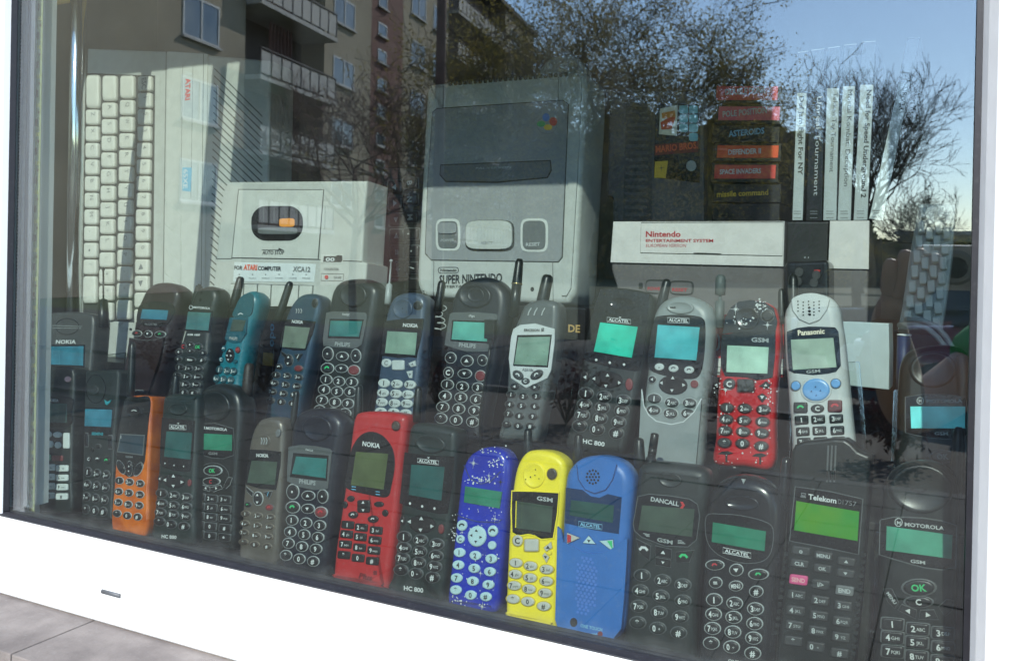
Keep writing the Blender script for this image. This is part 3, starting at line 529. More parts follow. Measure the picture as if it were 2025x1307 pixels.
('k','key','key_black',1.6,'e',(-18.5,24.7,6.7,0.5,0,4.5),'7','silver','white'),
('k','key','key_black',1.6,'e',(-1.4,23.9,6.6,0.5,0,4.4),'8','silver','white'),
('k','key','key_black',1.6,'e',(15.7,24,6.5,0.5,0,4.4),'9','silver','white'),
('k','key','key_black',1.6,'e',(-20.1,12.9,6.7,0.5,0,4.5),'*','silver','white'),
('k','key','key_black',1.6,'e',(-3.3,12,6.6,0.5,0,4.4),'0','silver','white'),
('k','key','key_black',1.6,'e',(13.9,12,6.5,0.5,0,4.4),'#','silver','white'),
('A','antenna','black','stub',(40.1,157.2,38.5,184.1),4.4,3.7,16),
]),
'F8':(((-0.49738,0.04909,1.0905),(0.99943,-0.00471,-0.03351),(0.03384,0.13909,0.9897),(0,-0.99027,0.13917)),('body','red_plastic','s',26,6,((-31.8,-0.6),(-33.4,25.2),(-32.9,49.6),(-32.3,75.5),(-32,107.2),(-32.4,139.1),(-31.5,152.4),(-26.1,158.2),(-5.2,162),(17.3,162.8),(28.3,160.5),(29.7,146.2),(29.6,120.8),(30.9,86.1),(31.5,51.6),(31,21.3),(30.2,4.7),(25.6,1.3),(0.1,-0.9),(-27.9,-2.6))),[
('s','screen_window','gloss_black',0.6,((-28.5,85.4),(-30,101.7),(-28.4,122.2),(-20.8,136.1),(-9.2,142),(5.1,140.3),(17.9,130.4),(23.1,115.6),(22.3,95.8),(18.8,84.8),(-1.8,83.4))),
('p','display','lcd_olive',0.9,((-22.8,120.9),(14.5,124.5),(14.4,91),(-23.6,89.1))),
('t','lettering','white',1.15,'NOKIA',(-15.8,127.7,4.5,128.2),4.3,1,0),
('l','window_mark','cyan_ink',0.9,((-22.2,87.9),(-17.2,88.3)),0.6),
('l','window_mark','cyan_ink',0.9,((-21.8,85.4),(-16.8,85.8)),0.6),
('l','window_mark','cyan_ink',0.9,((5.9,87.8),(10.7,88.2)),0.6),
('l','window_mark','cyan_ink',0.9,((6.3,85.3),(11.1,85.7)),0.6),
('k','power_button','key_brown',1.6,'e',(19.1,151.2,4.4,0.6,-0.7,4.3),'','red_dark',None),
('k','key','key_black',1.6,'e',(-21.6,76.5,4.2,0.7,-0.4,2.8),'',None,'white'),
('k','key','key_black',1.6,'e',(-27.7,69.8,3.2,0.5,-0.5,3.2),'',None,'white'),
('k','key','key_black',1.6,'e',(11.1,76.9,5.4,0.9,-0.4,2.5),'',None,'white'),
('k','key','key_black',1.6,'e',(19.3,70.2,3.3,0.6,-0.5,3.1),'',None,'white'),
('k','key','key_black',1.6,'e',(-16.5,62.2,5.5,1,-0.5,3.3),'~',None,'white'),
('k','key','key_black',1.6,'e',(6.7,62.3,6.1,1.1,-0.5,3.3),'~',None,'white'),
('k','key','key_black',1.6,'r',(-5.7,72.1,7.2,1.2,-0.9,5.8),':',None,'white'),
('k','key','key_black',1.6,'r',(-21.2,52,7.3,0.8,-0.2,3.6),'1',None,'white'),
('k','key','key_black',1.6,'r',(-5.3,52.4,7.2,0.8,-0.2,3.6),'2abc',None,'white'),
('k','key','key_black',1.6,'r',(11.7,52.8,7.1,0.8,-0.2,3.6),'3def',None,'white'),
('k','key','key_black',1.6,'r',(-21.1,43.2,7.3,0.8,-0.2,3.6),'4ghi',None,'white'),
('k','key','key_black',1.6,'r',(-5.2,43.6,7.2,0.8,-0.2,3.6),'5jkl',None,'white'),
('k','key','key_black',1.6,'r',(11.7,43.7,7.1,0.8,-0.2,3.6),'6mno',None,'white'),
('k','key','key_black',1.6,'r',(-21.1,33.7,7.3,0.9,-0.2,3.6),'7pqrs',None,'white'),
('k','key','key_black',1.6,'r',(-4.5,33.9,7.2,0.9,-0.2,3.6),'8tuv',None,'white'),
('k','key','key_black',1.6,'r',(11.9,34.4,7.1,0.9,-0.2,3.6),'9wxyz',None,'white'),
('k','key','key_black',1.6,'r',(-21.1,23.8,7.3,0.9,-0.2,3.6),'*',None,'white'),
('k','key','key_black',1.6,'r',(-4.7,24.2,7.2,0.9,-0.2,3.6),'0',None,'white'),
('k','key','key_black',1.6,'r',(11.7,24.7,7.1,0.9,-0.2,3.6),'#',None,'white'),
('t','lettering','red_dark',1.15,'Plus',(-1.1,6.7,13.6,7.3),4.9,1,0.3),
('r','emblem','red_dark',0.8,(16.2,14.8,2,0.4,-0.3,1.9)),
('A','antenna','black','stub',(30.7,163.1,29,190),4.3,3.6,16),
]),
'F9':(((-0.43438,0.04776,1.0905),(0.99999,-0.00073,-0.00522),(0.00527,0.13917,0.99025),(0,-0.99027,0.13917)),('body','blackgreen','s',26,6,((-28.8,2.1),(-27.9,20.2),(-26.9,42.8),(-26,76.3),(-25.6,112.9),(-25.3,142.2),(-23.6,151.4),(-17.3,155.5),(0.9,156.3),(19,154.7),(26.5,150.7),(28.1,130.1),(28.9,93),(28.9,48.9),(28.2,4.5),(24.6,0.5),(0,0.3),(-26.3,-0.1))),[
('p','screen_window','gloss_black',0.5,((-26.4,127.5),(0.6,127.6),(27,130),(27.7,104.7),(25.6,78.9),(17,77.2),(-4.6,77.8),(-26.5,80.7),(-26.5,100.6))),
('p','display','lcd_teal_dark',0.9,((-17.4,117.3),(18.5,119.4),(18.3,89.3),(-16.9,89.7))),
('lc','logo_frame','white',1.15,((-10.7,120.1),(12.1,120.7),(11.7,124.2),(-11.2,123.7)),0.35),
('t','lettering','white',1.15,'ALCATEL',(-9.4,120.9,10.7,121.4),2.3,1,0),
('p','mark','white',1.1,((-0.9,126),(1.8,126.4),(0.7,124.7))),
('D','earpiece','blackgreen',1,(1.2,138.3,16.9,-0.1,0.4,8.4)),
('d','indicator_dot','white',1.2,((-14.4,82.3,1.3),(-1,81.6,1.3),(12.2,81.5,1.3))),
('k','navigation_key','hole',1.4,'e',(0.4,65.9,14.1,1.1,-0.1,8),'',None,'white'),
('p','arrow_mark','white',2.1,((-2.5,69.1),(1.8,69.7),(-0.7,72.4))),
('p','arrow_mark','white',2.1,((-11.5,68.1),(-11.1,64.6),(-15,65.8))),
('p','arrow_mark','white',2.1,((-2.3,61.5),(1.9,62.1),(0.2,58.8))),
('p','arrow_mark','white',2.1,((9.9,67.1),(10.3,63.6),(13.6,65.9))),
('k','key','key_red',1.6,'e',(21,64.5,2.9,0.5,-0.5,4.2),'',None,'white'),
('k','key','key_black',1.6,'e',(-20.8,65.6,2.9,0.4,-0.5,4.2),'<',None,'white'),
('k','key','key_black',1.6,'e',(-17.5,51.6,7.2,0.6,-0.1,4.6),'1','rimdark','white'),
('k','key','key_black',1.6,'e',(0.3,51.4,7.1,0.6,0,4.6),'2ABC','rimdark','white'),
('k','key','key_black',1.6,'e',(17.8,50.8,6.9,0.6,0,4.5),'3DEF','rimdark','white'),
('k','key','key_black',1.6,'e',(-16.7,41.9,7.2,0.6,-0.1,4.6),'4GHI','rimdark','white'),
('k','key','key_black',1.6,'e',(0.6,41.3,7,0.6,0,4.6),'5JKL','rimdark','white'),
('k','key','key_black',1.6,'e',(17.9,40.5,6.9,0.6,0,4.5),'6MNO','rimdark','white'),
('k','key','key_black',1.6,'e',(-17,32.5,7.2,0.7,-0.1,4.6),'7PQRS','rimdark','white'),
('k','key','key_black',1.6,'e',(0.5,31.4,7,0.7,0,4.6),'8TUV','rimdark','white'),
('k','key','key_black',1.6,'e',(17.4,30.9,6.9,0.7,0,4.5),'9WXYZ','rimdark','white'),
('k','key','key_black',1.6,'e',(-17.6,21.9,7.2,0.7,-0.1,4.6),'*','rimdark','white'),
('k','key','key_black',1.6,'e',(-1.3,21.5,7,0.7,0,4.5),'0+','rimdark','white'),
('k','key','key_black',1.6,'e',(16.5,21.3,6.9,0.7,0,4.5),'#','rimdark','white'),
('t','lettering','white',1.15,'HC 800',(-12,5.2,8.7,6.6),3.8,1,0),
]),
'F10':(((-0.37466,0.04614,1.0905),(0.99964,-0.00371,-0.0264),(0.02666,0.13912,0.98992),(0,-0.99027,0.13917)),('body','blue_star','s',26,7,((-26.8,3.6),(-27.3,20.1),(-26.9,56.6),(-27.1,96.3),(-26.2,118.6),(-20.9,131.3),(-11.5,139),(-0.1,142.5),(11.8,141.5),(19.2,135.5),(22.3,125.8),(22.4,108.5),(23,72.8),(23.5,37.4),(23.6,9.3),(18.8,1.9),(0.1,-0.7),(-21.9,-1.5))),[
('p','display','lcd_green',0.9,((-19.6,105.1),(17.7,106),(17,91.5),(-19.2,90.9))),
('l','cover_seam','blue_dark',0.75,((-25.1,80.4),(-21,77.8),(-3.7,76.7),(16.8,79.5),(20.2,83)),0.7),
('l','cover_seam','blue_dark',0.75,((-23.4,123.5),(-16,112.8),(-4.4,109.4),(5.2,113.1),(14,123.1)),0.7),
('*','printed_star','white',0.7,((-13.7,126.4,5.1),(3,117.8,3.1),(13.5,81.8,4),(10,6.4,4.5),(5,33.7,3.4),(-17.6,64.8,2.3))),
('*','printed_star','black',0.65,((15.1,114.2,4.5),)),
('d','printed_speck','white',0.6,((10.7,126.5,0.6),(13.7,136.2,0.8),(10.3,132.5,0.6),(9.8,129,0.8),(1.1,129.7,0.6),(3,125.6,0.5),(2.5,139.4,0.8),(9,132,0.5),(17,123,0.5),(9.3,131.4,0.6),(2.5,130.3,0.6),(5.9,143.4,0.6),(7.9,139.1,0.5),(10.9,134.5,0.5),(6,132.1,0.8),(3.9,129.1,0.6),(2.4,127,0.8),(6.6,126.8,0.8),(10.6,128.2,0.5),(16.8,146,0.8),(6.3,139.7,0.6),(18.9,136.5,0.8),(15.4,129,0.8),(11.8,138.8,0.6),(13.8,129.2,0.8),(11.5,133.1,0.5),(7.5,130.8,0.6),(5.5,129.8,0.5),(15.9,131.7,0.5),(5.7,127.4,0.8),(8.2,120.2,0.9),(-6.4,112.9,0.5),(2.5,113.4,0.5),(11.9,118.2,0.6),(-10.1,113.8,0.5),(0.1,114.7,0.6),(8.5,117,0.6),(-17.1,108.5,0.6),(-13.2,114.9,0.9),(9.8,112.2,0.9),(-7.7,110,0.9),(-5.9,111.6,0.6),(-16.1,112.4,0.5),(-2.2,120.9,0.6),(3.7,114.6,0.9),(0.8,112.1,0.6),(-17.7,111,0.6),(-11.5,113.9,0.6),(-4,113.7,0.9),(0.5,114.2,0.9),(-16.3,111.1,0.6),(-4.4,112.5,0.6),(-3.6,115.5,0.6),(4.5,112.5,0.9),(-8.4,114.3,0.9),(-3.8,109.7,0.5),(-11.6,109.6,0.9),(-7.9,114.3,0.6),(3.9,116.2,0.5),(-20.2,109.6,0.5),(4.4,113.3,0.5),(-0.7,116.1,0.5),(-6.3,114.1,0.5),(-11.8,108.6,0.9),(-4,112.1,0.9),(2.5,113.2,0.9),(-2.2,112.7,0.6),(-17,111.1,0.6),(-13.3,111.3,0.6),(-6.2,113.3,0.9),(19.2,88.8,0.5),(18.2,81.5,0.5),(-18.1,78,0.5),(12.2,84.3,0.5),(-4.1,87,0.5),(-13.1,86.4,0.5),(-26.2,78.9,0.5),(-14.7,77.6,0.5),(-26.8,74.2,0.5),(5.7,79.4,0.5),(15.6,81.5,0.5),(-1.7,91.4,0.5),(6.9,90.5,0.5),(-14.3,79.8,0.5),(-3.5,85.3,0.5),(17.1,85.9,0.5),(-13,86,0.5),(13.1,87.1,0.5),(9,88.3,0.5),(-19.8,80.8,0.5),(10.4,91.1,0.5),(10.5,80.3,0.5),(11,81.8,0.5),(-29.2,77.8,0.5),(12.7,75.7,0.5),(-13.3,27.6,0.7),(-5.7,40.1,0.4),(18.9,22.2,0.4),(-25.1,67.7,0.4),(12.6,73,0.7),(-5.3,64.4,0.4),(-7.8,26.5,0.7),(-13.8,54.6,0.5),(-8.7,66,0.4),(8.3,49.9,0.4),(-2.4,73.6,0.5),(6.4,19.1,0.5),(1.2,74.2,0.5),(-23.3,24.9,0.7),(-6.8,3.7,0.5),(-5.9,57.5,0.7),(-12.5,29.9,0.5),(-19.3,63.9,0.4),(19.3,52.4,0.7),(11,59.3,0.5),(12.1,8.6,0.7),(10.2,12,0.5),(9.1,23.3,0.7),(3,16.2,0.7),(-30.6,60.9,0.5),(-29.1,65.2,0.4),(5.4,49.6,0.4),(-6.3,11.2,0.4),(17.4,29.5,0.7),(21.9,37.5,0.4),(-22.8,14.3,0.7),(-2.5,58.7,0.7),(15,9.5,0.4),(4.4,12.2,0.4),(12.7,61.1,0.4),(5.4,43.7,0.7),(10.3,49.2,0.5),(7.5,7.6,0.7),(-9.7,69.3,0.7),(-11,4.4,0.7),(21.2,49.6,0.7),(13,28.6,0.7),(4.7,66.2,0.5),(15.3,68.7,0.4),(-1.8,40.1,0.7),(-1.2,43.3,0.7),(13.2,69.3,0.4),(-19.6,34.2,0.4),(16.5,39.5,0.5),(-26.9,67.1,0.6),(-26.6,62.9,0.6),(-22,61.3,0.6),(-24.7,56.7,0.6),(-24.7,62.7,0.6),(-25.8,61.1,0.6),(-27.3,58.5,0.6),(-26.1,56.3,0.6),(-25.3,62.6,0.6),(-27.8,63.9,0.6),(-25,60.7,0.6),(-24.2,60.1,0.6),(-22.8,62.7,0.6),(-24.5,60.9,0.6),(-8.2,11.1,0.6),(-20,9.4,0.6),(-12.5,6.6,0.6),(-14.8,1.4,0.6),(-15,8.2,0.6),(-20.1,8.4,0.6),(-5.7,7.4,0.6),(-14.5,6.2,0.6),(-14.4,5.9,0.6),(-14.8,8.1,0.6),(-15.3,1,0.6),(-10.7,7.1,0.6),(-15.9,8.9,0.6),(-11.5,7.1,0.6),(-16.4,5.8,0.6),(-19.9,9.1,0.6),(-17.4,6.2,0.6),(-18.2,1.3,0.6),(-11.2,6.3,0.6),(-19.8,4.6,0.6),(-4.5,137.3,0.5),(-6,140.3,0.5),(-6.3,137.6,0.5),(-6.7,140,0.5),(-0.7,140.1,0.5),(-0.1,137.6,0.5),(-6.1,137.3,0.5),(-8.1,138.6,0.5),(-5.5,138.7,0.5),(-5.5,136.8,0.5))),
('k','key','key_ice',1.6,'e',(-18.3,70.8,5.2,0.9,-0.6,4.7),'~',None,'ink'),
('k','navigation_key','key_ice',1.4,'e',(-2.2,64.2,9.2,1,-0.2,9),'',None,'ink'),
('p','arrow_mark','ink',2.1,((-4.5,68),(-1.5,68.5),(-3.3,70.4))),
('p','arrow_mark','ink',2.1,((-6.7,65.6),(-6.4,63.1),(-9.1,63.9))),
('p','arrow_mark','ink',2.1,((-4,60.2),(-1.1,60.7),(-2.3,58.3))),
('p','arrow_mark','ink',2.1,((0.7,65.3),(1,62.8),(3.3,64.5))),
('k','key','key_ice',1.6,'e',(12.8,71.4,4.9,0.9,-0.6,4.8),'~',None,'ink'),
('k','key','key_ice',1.6,'e',(-18.5,58.8,4.2,0.8,-0.5,3.6),'C',None,'ink'),
('k','key','key_ice',1.6,'e',(13.5,59.3,4,0.7,-0.4,3.6),'',None,'white'),
('k','key','key_ice',1.6,'e',(-17.9,47.3,5.9,0.7,-0.1,4),'1',None,'ink'),
('k','key','key_ice',1.6,'e',(-1.8,47.7,5.8,0.6,-0.1,4),'2',None,'ink'),
('k','key','key_ice',1.6,'e',(14,47.9,5.7,0.6,-0.1,4),'3',None,'ink'),
('k','key','key_ice',1.6,'e',(-17.7,36.5,5.9,0.7,-0.1,4),'4',None,'ink'),
('k','key','key_ice',1.6,'e',(-1.6,36.7,5.8,0.7,-0.1,4),'5',None,'ink'),
('k','key','key_ice',1.6,'e',(14,36.9,5.7,0.7,-0.1,3.9),'6',None,'ink'),
('k','key','key_ice',1.6,'e',(-18,25.2,5.9,0.7,-0.1,4),'7',None,'ink'),
('k','key','key_ice',1.6,'e',(-1.6,25.7,5.8,0.7,-0.1,4),'8',None,'ink'),
('k','key','key_ice',1.6,'e',(13.9,25.8,5.7,0.7,-0.1,3.9),'9',None,'ink'),
('k','key','key_ice',1.6,'e',(-17.5,14.9,5.8,0.8,-0.1,4),'*',None,'ink'),
('k','key','key_ice',1.6,'e',(-2.2,13.7,5.7,0.8,-0.1,4),'0',None,'ink'),
('k','key','key_ice',1.6,'e',(12.7,15.4,5.7,0.7,-0.1,3.9),'#',None,'ink'),
('A','antenna','black','stub',(31.5,139.7,28.8,162.4),4.4,3.7,16),
]),
'F11':(((-0.31849,0.04477,1.0905),(0.99968,0.00355,0.02524),(-0.02549,0.13913,0.98995),(0,-0.99027,0.13917)),('body','yellow_plastic','s',24,5,((-22.9,4.3),(-23.8,30.3),(-24.4,73.2),(-23.6,102.2),(-21.9,121.4),(-18.2,134.2),(-11.3,142.8),(-1.6,145.3),(11.3,144.8),(21.2,140.6),(26,133.2),(25.8,113.2),(24,79.2),(23.5,37.3),(23.7,5.7),(21.3,0.4),(0,-0.3),(-20.3,1.3))),[
('p','screen_window','gloss_black',0.6,((-22.7,108.6),(-1.2,110.7),(22,111.8),(21.5,92.9),(18.9,73.6),(7.7,71.2),(1.1,73.5),(-4.6,73.9),(-9.4,72.5),(-15,71.2),(-20.4,73.7),(-22.2,90.8))),
('lc','window_rim','yellow_plastic',0.9,((-22.7,108.6),(-1.2,110.7),(22,111.8),(21.5,92.9),(18.9,73.6),(7.7,71.2),(1.1,73.5),(-4.6,73.9),(-9.4,72.5),(-15,71.2),(-20.4,73.7),(-22.2,90.8)),1.2),
('t','lettering','grey_white',1.15,'GSM',(1.7,103.5,16.6,103.2),3.4,1,0),
('p','display','lcd_grey_dark',0.9,((-18.2,100.6),(16.8,99.8),(16.5,78),(-17.4,77.6))),
('l','screen_edge','yellow_plastic',1.2,((-17.7,100.7),(-16.9,78.1)),0.8),
('D','earpiece','yellow_plastic',1,(-2.3,124,10.9,1.1,-0.7,11.2)),
('d','sound_hole','hole',1.2,((-0.9,133.5,0.7),(-1,128.9,0.6),(-1.2,124.1,0.6),(-5.4,122.2,0.7),(-9.9,119.6,0.8),(2.7,121.6,0.6),(5.9,118.9,0.7))),
('k','power_button','key_brown',1.6,'e',(14.5,126.6,4.6,0.4,-0.3,4.7),'','yellow_dark',None),
('k','key','key_stone',1.6,'e',(-14.4,67.5,4.9,0.6,-0.3,4.7),'C','yellow_dark','ink'),
('k','key','key_stone',1.6,'r',(-1.1,65.4,6.7,0.9,-0.3,5.1),'','yellow_dark','ink'),
('kp','key','key_stone',1.5,((10.4,64.8),(17.2,70.6),(18.3,65.8),(13,62)),'^','yellow_dark','ink'),
('kp','key','key_stone',1.5,((9.7,58.4),(11.8,60.8),(16.1,57.8),(13.8,52.9)),'v','yellow_dark','ink'),
('e','button_stud','yellow_plastic',1.4,(16.3,61.6,2,0.3,-0.1,1.9)),
('k','key','key_stone',1.6,'e',(-14.9,48.9,6.3,0.4,0.1,3.8),'1','yellow_dark','ink'),
('k','key','key_stone',1.6,'e',(-0.9,48.2,6.2,0.4,0.1,3.8),'2abc','yellow_dark','ink'),
('k','key','key_stone',1.6,'e',(14.1,47.5,6.1,0.4,0.2,3.8),'3def','yellow_dark','ink'),
('k','key','key_stone',1.6,'e',(-14.9,39.4,6.3,0.4,0.1,3.8),'4ghi','yellow_dark','ink'),
('k','key','key_stone',1.6,'e',(-0.8,38.5,6.2,0.4,0.1,3.8),'5jkl','yellow_dark','ink'),
('k','key','key_stone',1.6,'e',(14.4,37.9,6.1,0.4,0.2,3.8),'6mno','yellow_dark','ink'),
('k','key','key_stone',1.6,'e',(-15.3,29.9,6.3,0.5,0.1,3.8),'7pqrs','yellow_dark','ink'),
('k','key','key_stone',1.6,'e',(-1.3,29.2,6.2,0.5,0.1,3.8),'8tuv','yellow_dark','ink'),
('k','key','key_stone',1.6,'e',(13.7,28.2,6.1,0.5,0.2,3.8),'9wxyz','yellow_dark','ink'),
('k','key','key_stone',1.6,'e',(-15.7,18.8,6.3,0.5,0.1,3.8),'*','yellow_dark','ink'),
('k','key','key_stone',1.6,'e',(-1.7,18.9,6.2,0.5,0.1,3.8),'0','yellow_dark','ink'),
('k','key','key_stone',1.6,'e',(13.2,17.4,6.1,0.5,0.2,3.7),'#','yellow_dark','ink'),
('A','antenna','black','stub',(30.9,142.7,30.8,161.7),4.4,3.8,16),
]),
'F12':(((-0.26524,0.04145,1.0905),(0.99986,-0.00229,-0.01631),(0.01647,0.13915,0.99013),(0,-0.99027,0.13917)),('body','blue_plastic','s',28,8,((-28.1,10.1),(-28.6,27.9),(-29.4,59.6),(-30.7,97.3),(-31.2,124.2),(-26.7,135.9),(-18,143.6),(-4.5,147.4),(9.1,147.3),(20.7,142.6),(28,131.2),(28.6,106.6),(28.9,76.8),(29.3,43.3),(29.3,14),(22.6,3.6),(11.9,0.2),(-5.9,-0.9),(-23.6,0.3))),[
('s','earpiece_shield','blue_plastic',1,((-20.6,137.7),(-17.9,126),(-11.1,118.6),(-2.5,116.8),(6.9,121.2),(12.1,130.3),(14.6,142.5),(4.7,146),(-4.4,146.2),(-13.4,143.4))),
('l','shield_seam','blue_dark',1.15,((-20.6,137.7),(-17.9,126),(-11.1,118.6),(-2.5,116.8),(6.9,121.2),(12.1,130.3),(14.6,142.5)),0.6),
('d','sound_hole','hole',1.5,((-5.2,130,1),(-2.5,130.3,1),(-3.7,127.8,1),(-6.4,127.4,1),(-7.9,129.6,1),(-6.8,132.1,1),(-4.1,132.5,1),(0.2,130.7,1),(-0.3,127.9,1),(-2.1,125.6,1),(-4.7,124.5,1),(-7.5,124.8,1),(-9.7,126.5,1),(-10.7,129.2,1),(-10.2,132,1),(-8.4,134.3,1),(-5.7,135.4,1),(-3,135.1,1),(-0.8,133.4,1))),
('p','screen_window','navy_gloss',0.6,((-29.1,117.6),(-14.1,118.1),(-6,114),(1.6,113.8),(8.7,118),(21,117.1),(21,87.7),(-2.1,87.3),(-27.1,88.7))),
('p','display','lcd_green_dark',0.9,((-23.2,108.3),(15.1,109.7),(15.2,95.6),(-23.6,95.6))),
('lc','logo_frame','sky_ink',1.15,((-14.3,88),(6.5,88.7),(6.2,92.8),(-14.7,92.1)),0.35),
('t','lettering','sky_ink',1.15,'ALCATEL',(-13.1,88.9,5.2,89.5),2.6,1,0),
('p','keypad_cover','blue_plastic',2.2,((-33,85),(-29.6,82.7),(-26.5,73.4),(-17.4,71.2),(-9.4,68.5),(-0.3,68.3),(7,70),(14.2,73.6),(25.1,82.7),(29.2,86.1),(30,63.5),(30.3,36.8),(29.9,14.8),(22.5,3.8),(8.9,0.3),(-22.8,0.5),(-27.6,10.2),(-30,45.6))),
('kp','key','key_stone',1.5,((-24.2,81.2),(-12.3,79),(-23.3,72.1)),'','blue_dark','white'),
('p','key_mark','red_paint',2.1,((-23.5,80.2),(-20,79.7),(-19.5,74.7),(-22.8,73.3))),
('kp','key','key_ice',1.5,((-4.6,82),(1.9,76.5),(-9.3,75.4)),'v','blue_dark','ink'),
('kp','key','key_ice',1.5,((5,79.5),(16.6,82.4),(18.4,72.8)),'','blue_dark','white'),
('p','key_mark','green_ink',2.1,((12,80.7),(16.1,81.7),(17.3,74.8))),
('d','grip_bump','blue_light',3.2,((-7.7,64.2,1.3),(-4,64.2,1.3),(-0.4,64.1,1.3),(-5.8,61.8,1.3),(-2.1,61.8,1.3),(1.5,61.7,1.3),(-11,58.1,1.3),(-7.4,58.1,1.3),(-3.7,58,1.3),(-0.1,58,1.3),(3.5,58,1.3),(-9.1,55.7,1.3),(-5.5,55.7,1.3),(-1.9,55.7,1.3),(1.8,55.6,1.3),(5.4,55.6,1.3),(-10.8,52.6,1.3),(-7.2,52.6,1.3),(-3.5,52.6,1.3),(0.1,52.6,1.3),(3.7,52.6,1.3),(-8.9,50.2,1.3),(-5.3,50.2,1.3),(-1.7,50.2,1.3),(1.9,50.2,1.3),(5.5,50.2,1.3),(-10.6,47.2,1.3),(-7,47.2,1.3),(-3.3,47.2,1.3),(0.3,47.2,1.3),(3.9,47.2,1.3),(-8.7,44.8,1.3),(-5.1,44.8,1.3),(-1.5,44.8,1.3),(2.1,44.8,1.3),(5.7,44.8,1.3),(-10.4,41.7,1.3),(-6.8,41.7,1.3),(-3.1,41.7,1.3),(0.5,41.8,1.3),(4.1,41.8,1.3),(-8.5,39.3,1.3),(-4.9,39.4,1.3),(-1.3,39.4,1.3),(2.3,39.4,1.3),(5.9,39.4,1.3),(-10.2,36.3,1.3),(-6.6,36.3,1.3),(-2.9,36.3,1.3),(0.7,36.4,1.3),(4.3,36.4,1.3),(-8.3,33.9,1.3),(-4.7,34,1.3),(-1.1,34,1.3),(2.5,34,1.3),(6.1,34,1.3),(-10,30.9,1.3),(-6.4,30.9,1.3),(-2.7,30.9,1.3),(0.9,31,1.3),(4.5,31,1.3),(-8.1,28.5,1.3),(-4.5,28.5,1.3),(-0.9,28.6,1.3),(2.7,28.6,1.3),(6.3,28.7,1.3),(-8,25.8,1.3),(-4.4,25.8,1.3),(-0.8,25.9,1.3),(-6.1,23.5,1.3),(-2.5,23.5,1.3),(1.1,23.6,1.3),(-7.8,20.4,1.3),(-4.2,20.5,1.3),(-0.6,20.5,1.3))),
('e','mouthpiece','hole',2.4,(-10.9,11.6,3.4,0.7,-0.4,3.7)),
('t','lettering','sky_ink',2.6,'ONE TOUCH',(-4.6,9.3,14.4,9.8),2.5,1,0),
('e','emblem','red_dark',2.5,(12.7,7.4,2.2,0.5,-0.2,2.1)),
('l','logo_stroke','sky_ink',2.5,((-3.5,5.7),(4,5.7),(10.5,7)),0.5),
('A','antenna','black','stub',(28.5,146.2,26.5,165.6),4.9,4.2,16),
]),
'F13':(((-0.20591,0.045,1.08016),(0.99998,-0.00086,-0.00609),(0.00615,0.13917,0.99025),(0,-0.99027,0.13917)),('body','charcoal','s',26,8,((-29,-0.2),(-29,32.9),(-29.2,81.7),(-28.8,117.1),(-27.7,144.1),(-25.1,153.3),(-13.3,157.6),(10.3,158.4),(24.8,157.5),(31.6,151.4),(31.3,132.7),(29.5,110.5),(28.2,80.4),(27.3,50.6),(27.2,4.6),(0.1,-1.3))),[
('D','earpiece','charcoal',1,(1,144.9,9.9,0.5,0.1,5.9)),
('d','sound_hole','hole',1.2,((-0.8,145.1,0.8),(1.3,144.6,0.9),(3.2,145,0.8))),
('p','screen_window','black_gloss',0.6,((-24.8,128.3),(-15.9,131.4),(1.8,132.5),(17.8,132.2),(24.5,129),(26.9,119.7),(25.5,101.7),(18.8,95.1),(0.1,92.8),(-19.4,96.6),(-25.7,100.6),(-27.4,106))),
('lc','window_rim','rimdark',0.8,((-24.8,128.3),(-15.9,131.4),(1.8,132.5),(17.8,132.2),(24.5,129),(26.9,119.7),(25.5,101.7),(18.8,95.1),(0.1,92.8),(-19.4,96.6),(-25.7,100.6),(-27.4,106)),0.6),
('t','lettering','grey_white',1.15,'DANCALL',(-13.8,126.3,9.6,125.5),3.4,1,0),
('p','emblem','red_paint',1.1,((10.5,129.1),(12.5,129.4),(14.5,126.9),(12.9,123.9),(10.6,123.8),(12.1,126.5))),
('p','display','lcd_grey_dark',0.9,((-21,121.8),(22.6,125),(21.8,103.2),(-22.8,101.7))),
('t','lettering','silver',1.15,'GSM',(-6.4,95.5,6.5,95.1),3,1,0),
('l','badge_line','silver',1.1,((-18.2,99.8),(-12.9,99.8)),0.5),
('l','badge_line','silver',1.1,((10.6,99),(14.2,99.1)),0.5),
('l','badge_line','silver',1.1,((-16.9,99),(-12.9,98.9)),0.5),
('l','badge_line','silver',1.1,((10.7,97.9),(15.6,98.2)),0.5),
('l','badge_line','silver',1.1,((-15.7,98.2),(-12.8,98.1)),0.5),
('l','badge_line','silver',1.1,((10.7,96.9),(16.9,97.3)),0.5),
('kp','key','key_black',1.5,((-24.1,94.5),(-11.8,90.8),(-11.5,79.3),(-20.1,84.6)),'~','rimdark','white'),
('kp','key','key_black',1.5,((-7.5,91.6),(5.8,90.9),(6,84.1),(-6.9,84.3)),'^','rimdark','white'),
('kp','key','key_black',1.5,((-6.8,82.6),(5.9,82.7),(6,77.2),(-6.1,77.2)),'v','rimdark','white'),
('kp','key','key_black',1.5,((9.8,89.5),(23.9,93.2),(20.9,83.9),(10.3,81.7)),'~','rimdark','green_ink'),
('k','key','charcoal',1.6,'e',(-17,67,6.3,0.6,0.1,4.4),'1','rimdark','white'),
('k','key','charcoal',1.6,'e',(0.2,65.9,6.2,0.6,0.1,4.4),'2ABC','rimdark','white'),
('k','key','charcoal',1.6,'e',(16.7,65.5,6.1,0.6,0.1,4.4),'3DEF','rimdark','white'),
('k','key','charcoal',1.6,'e',(-17.6,54.7,6.3,0.6,0.1,4.4),'4GHI','rimdark','white'),
('k','key','charcoal',1.6,'e',(-0.4,53.7,6.2,0.6,0.1,4.4),'5JKL','rimdark','white'),
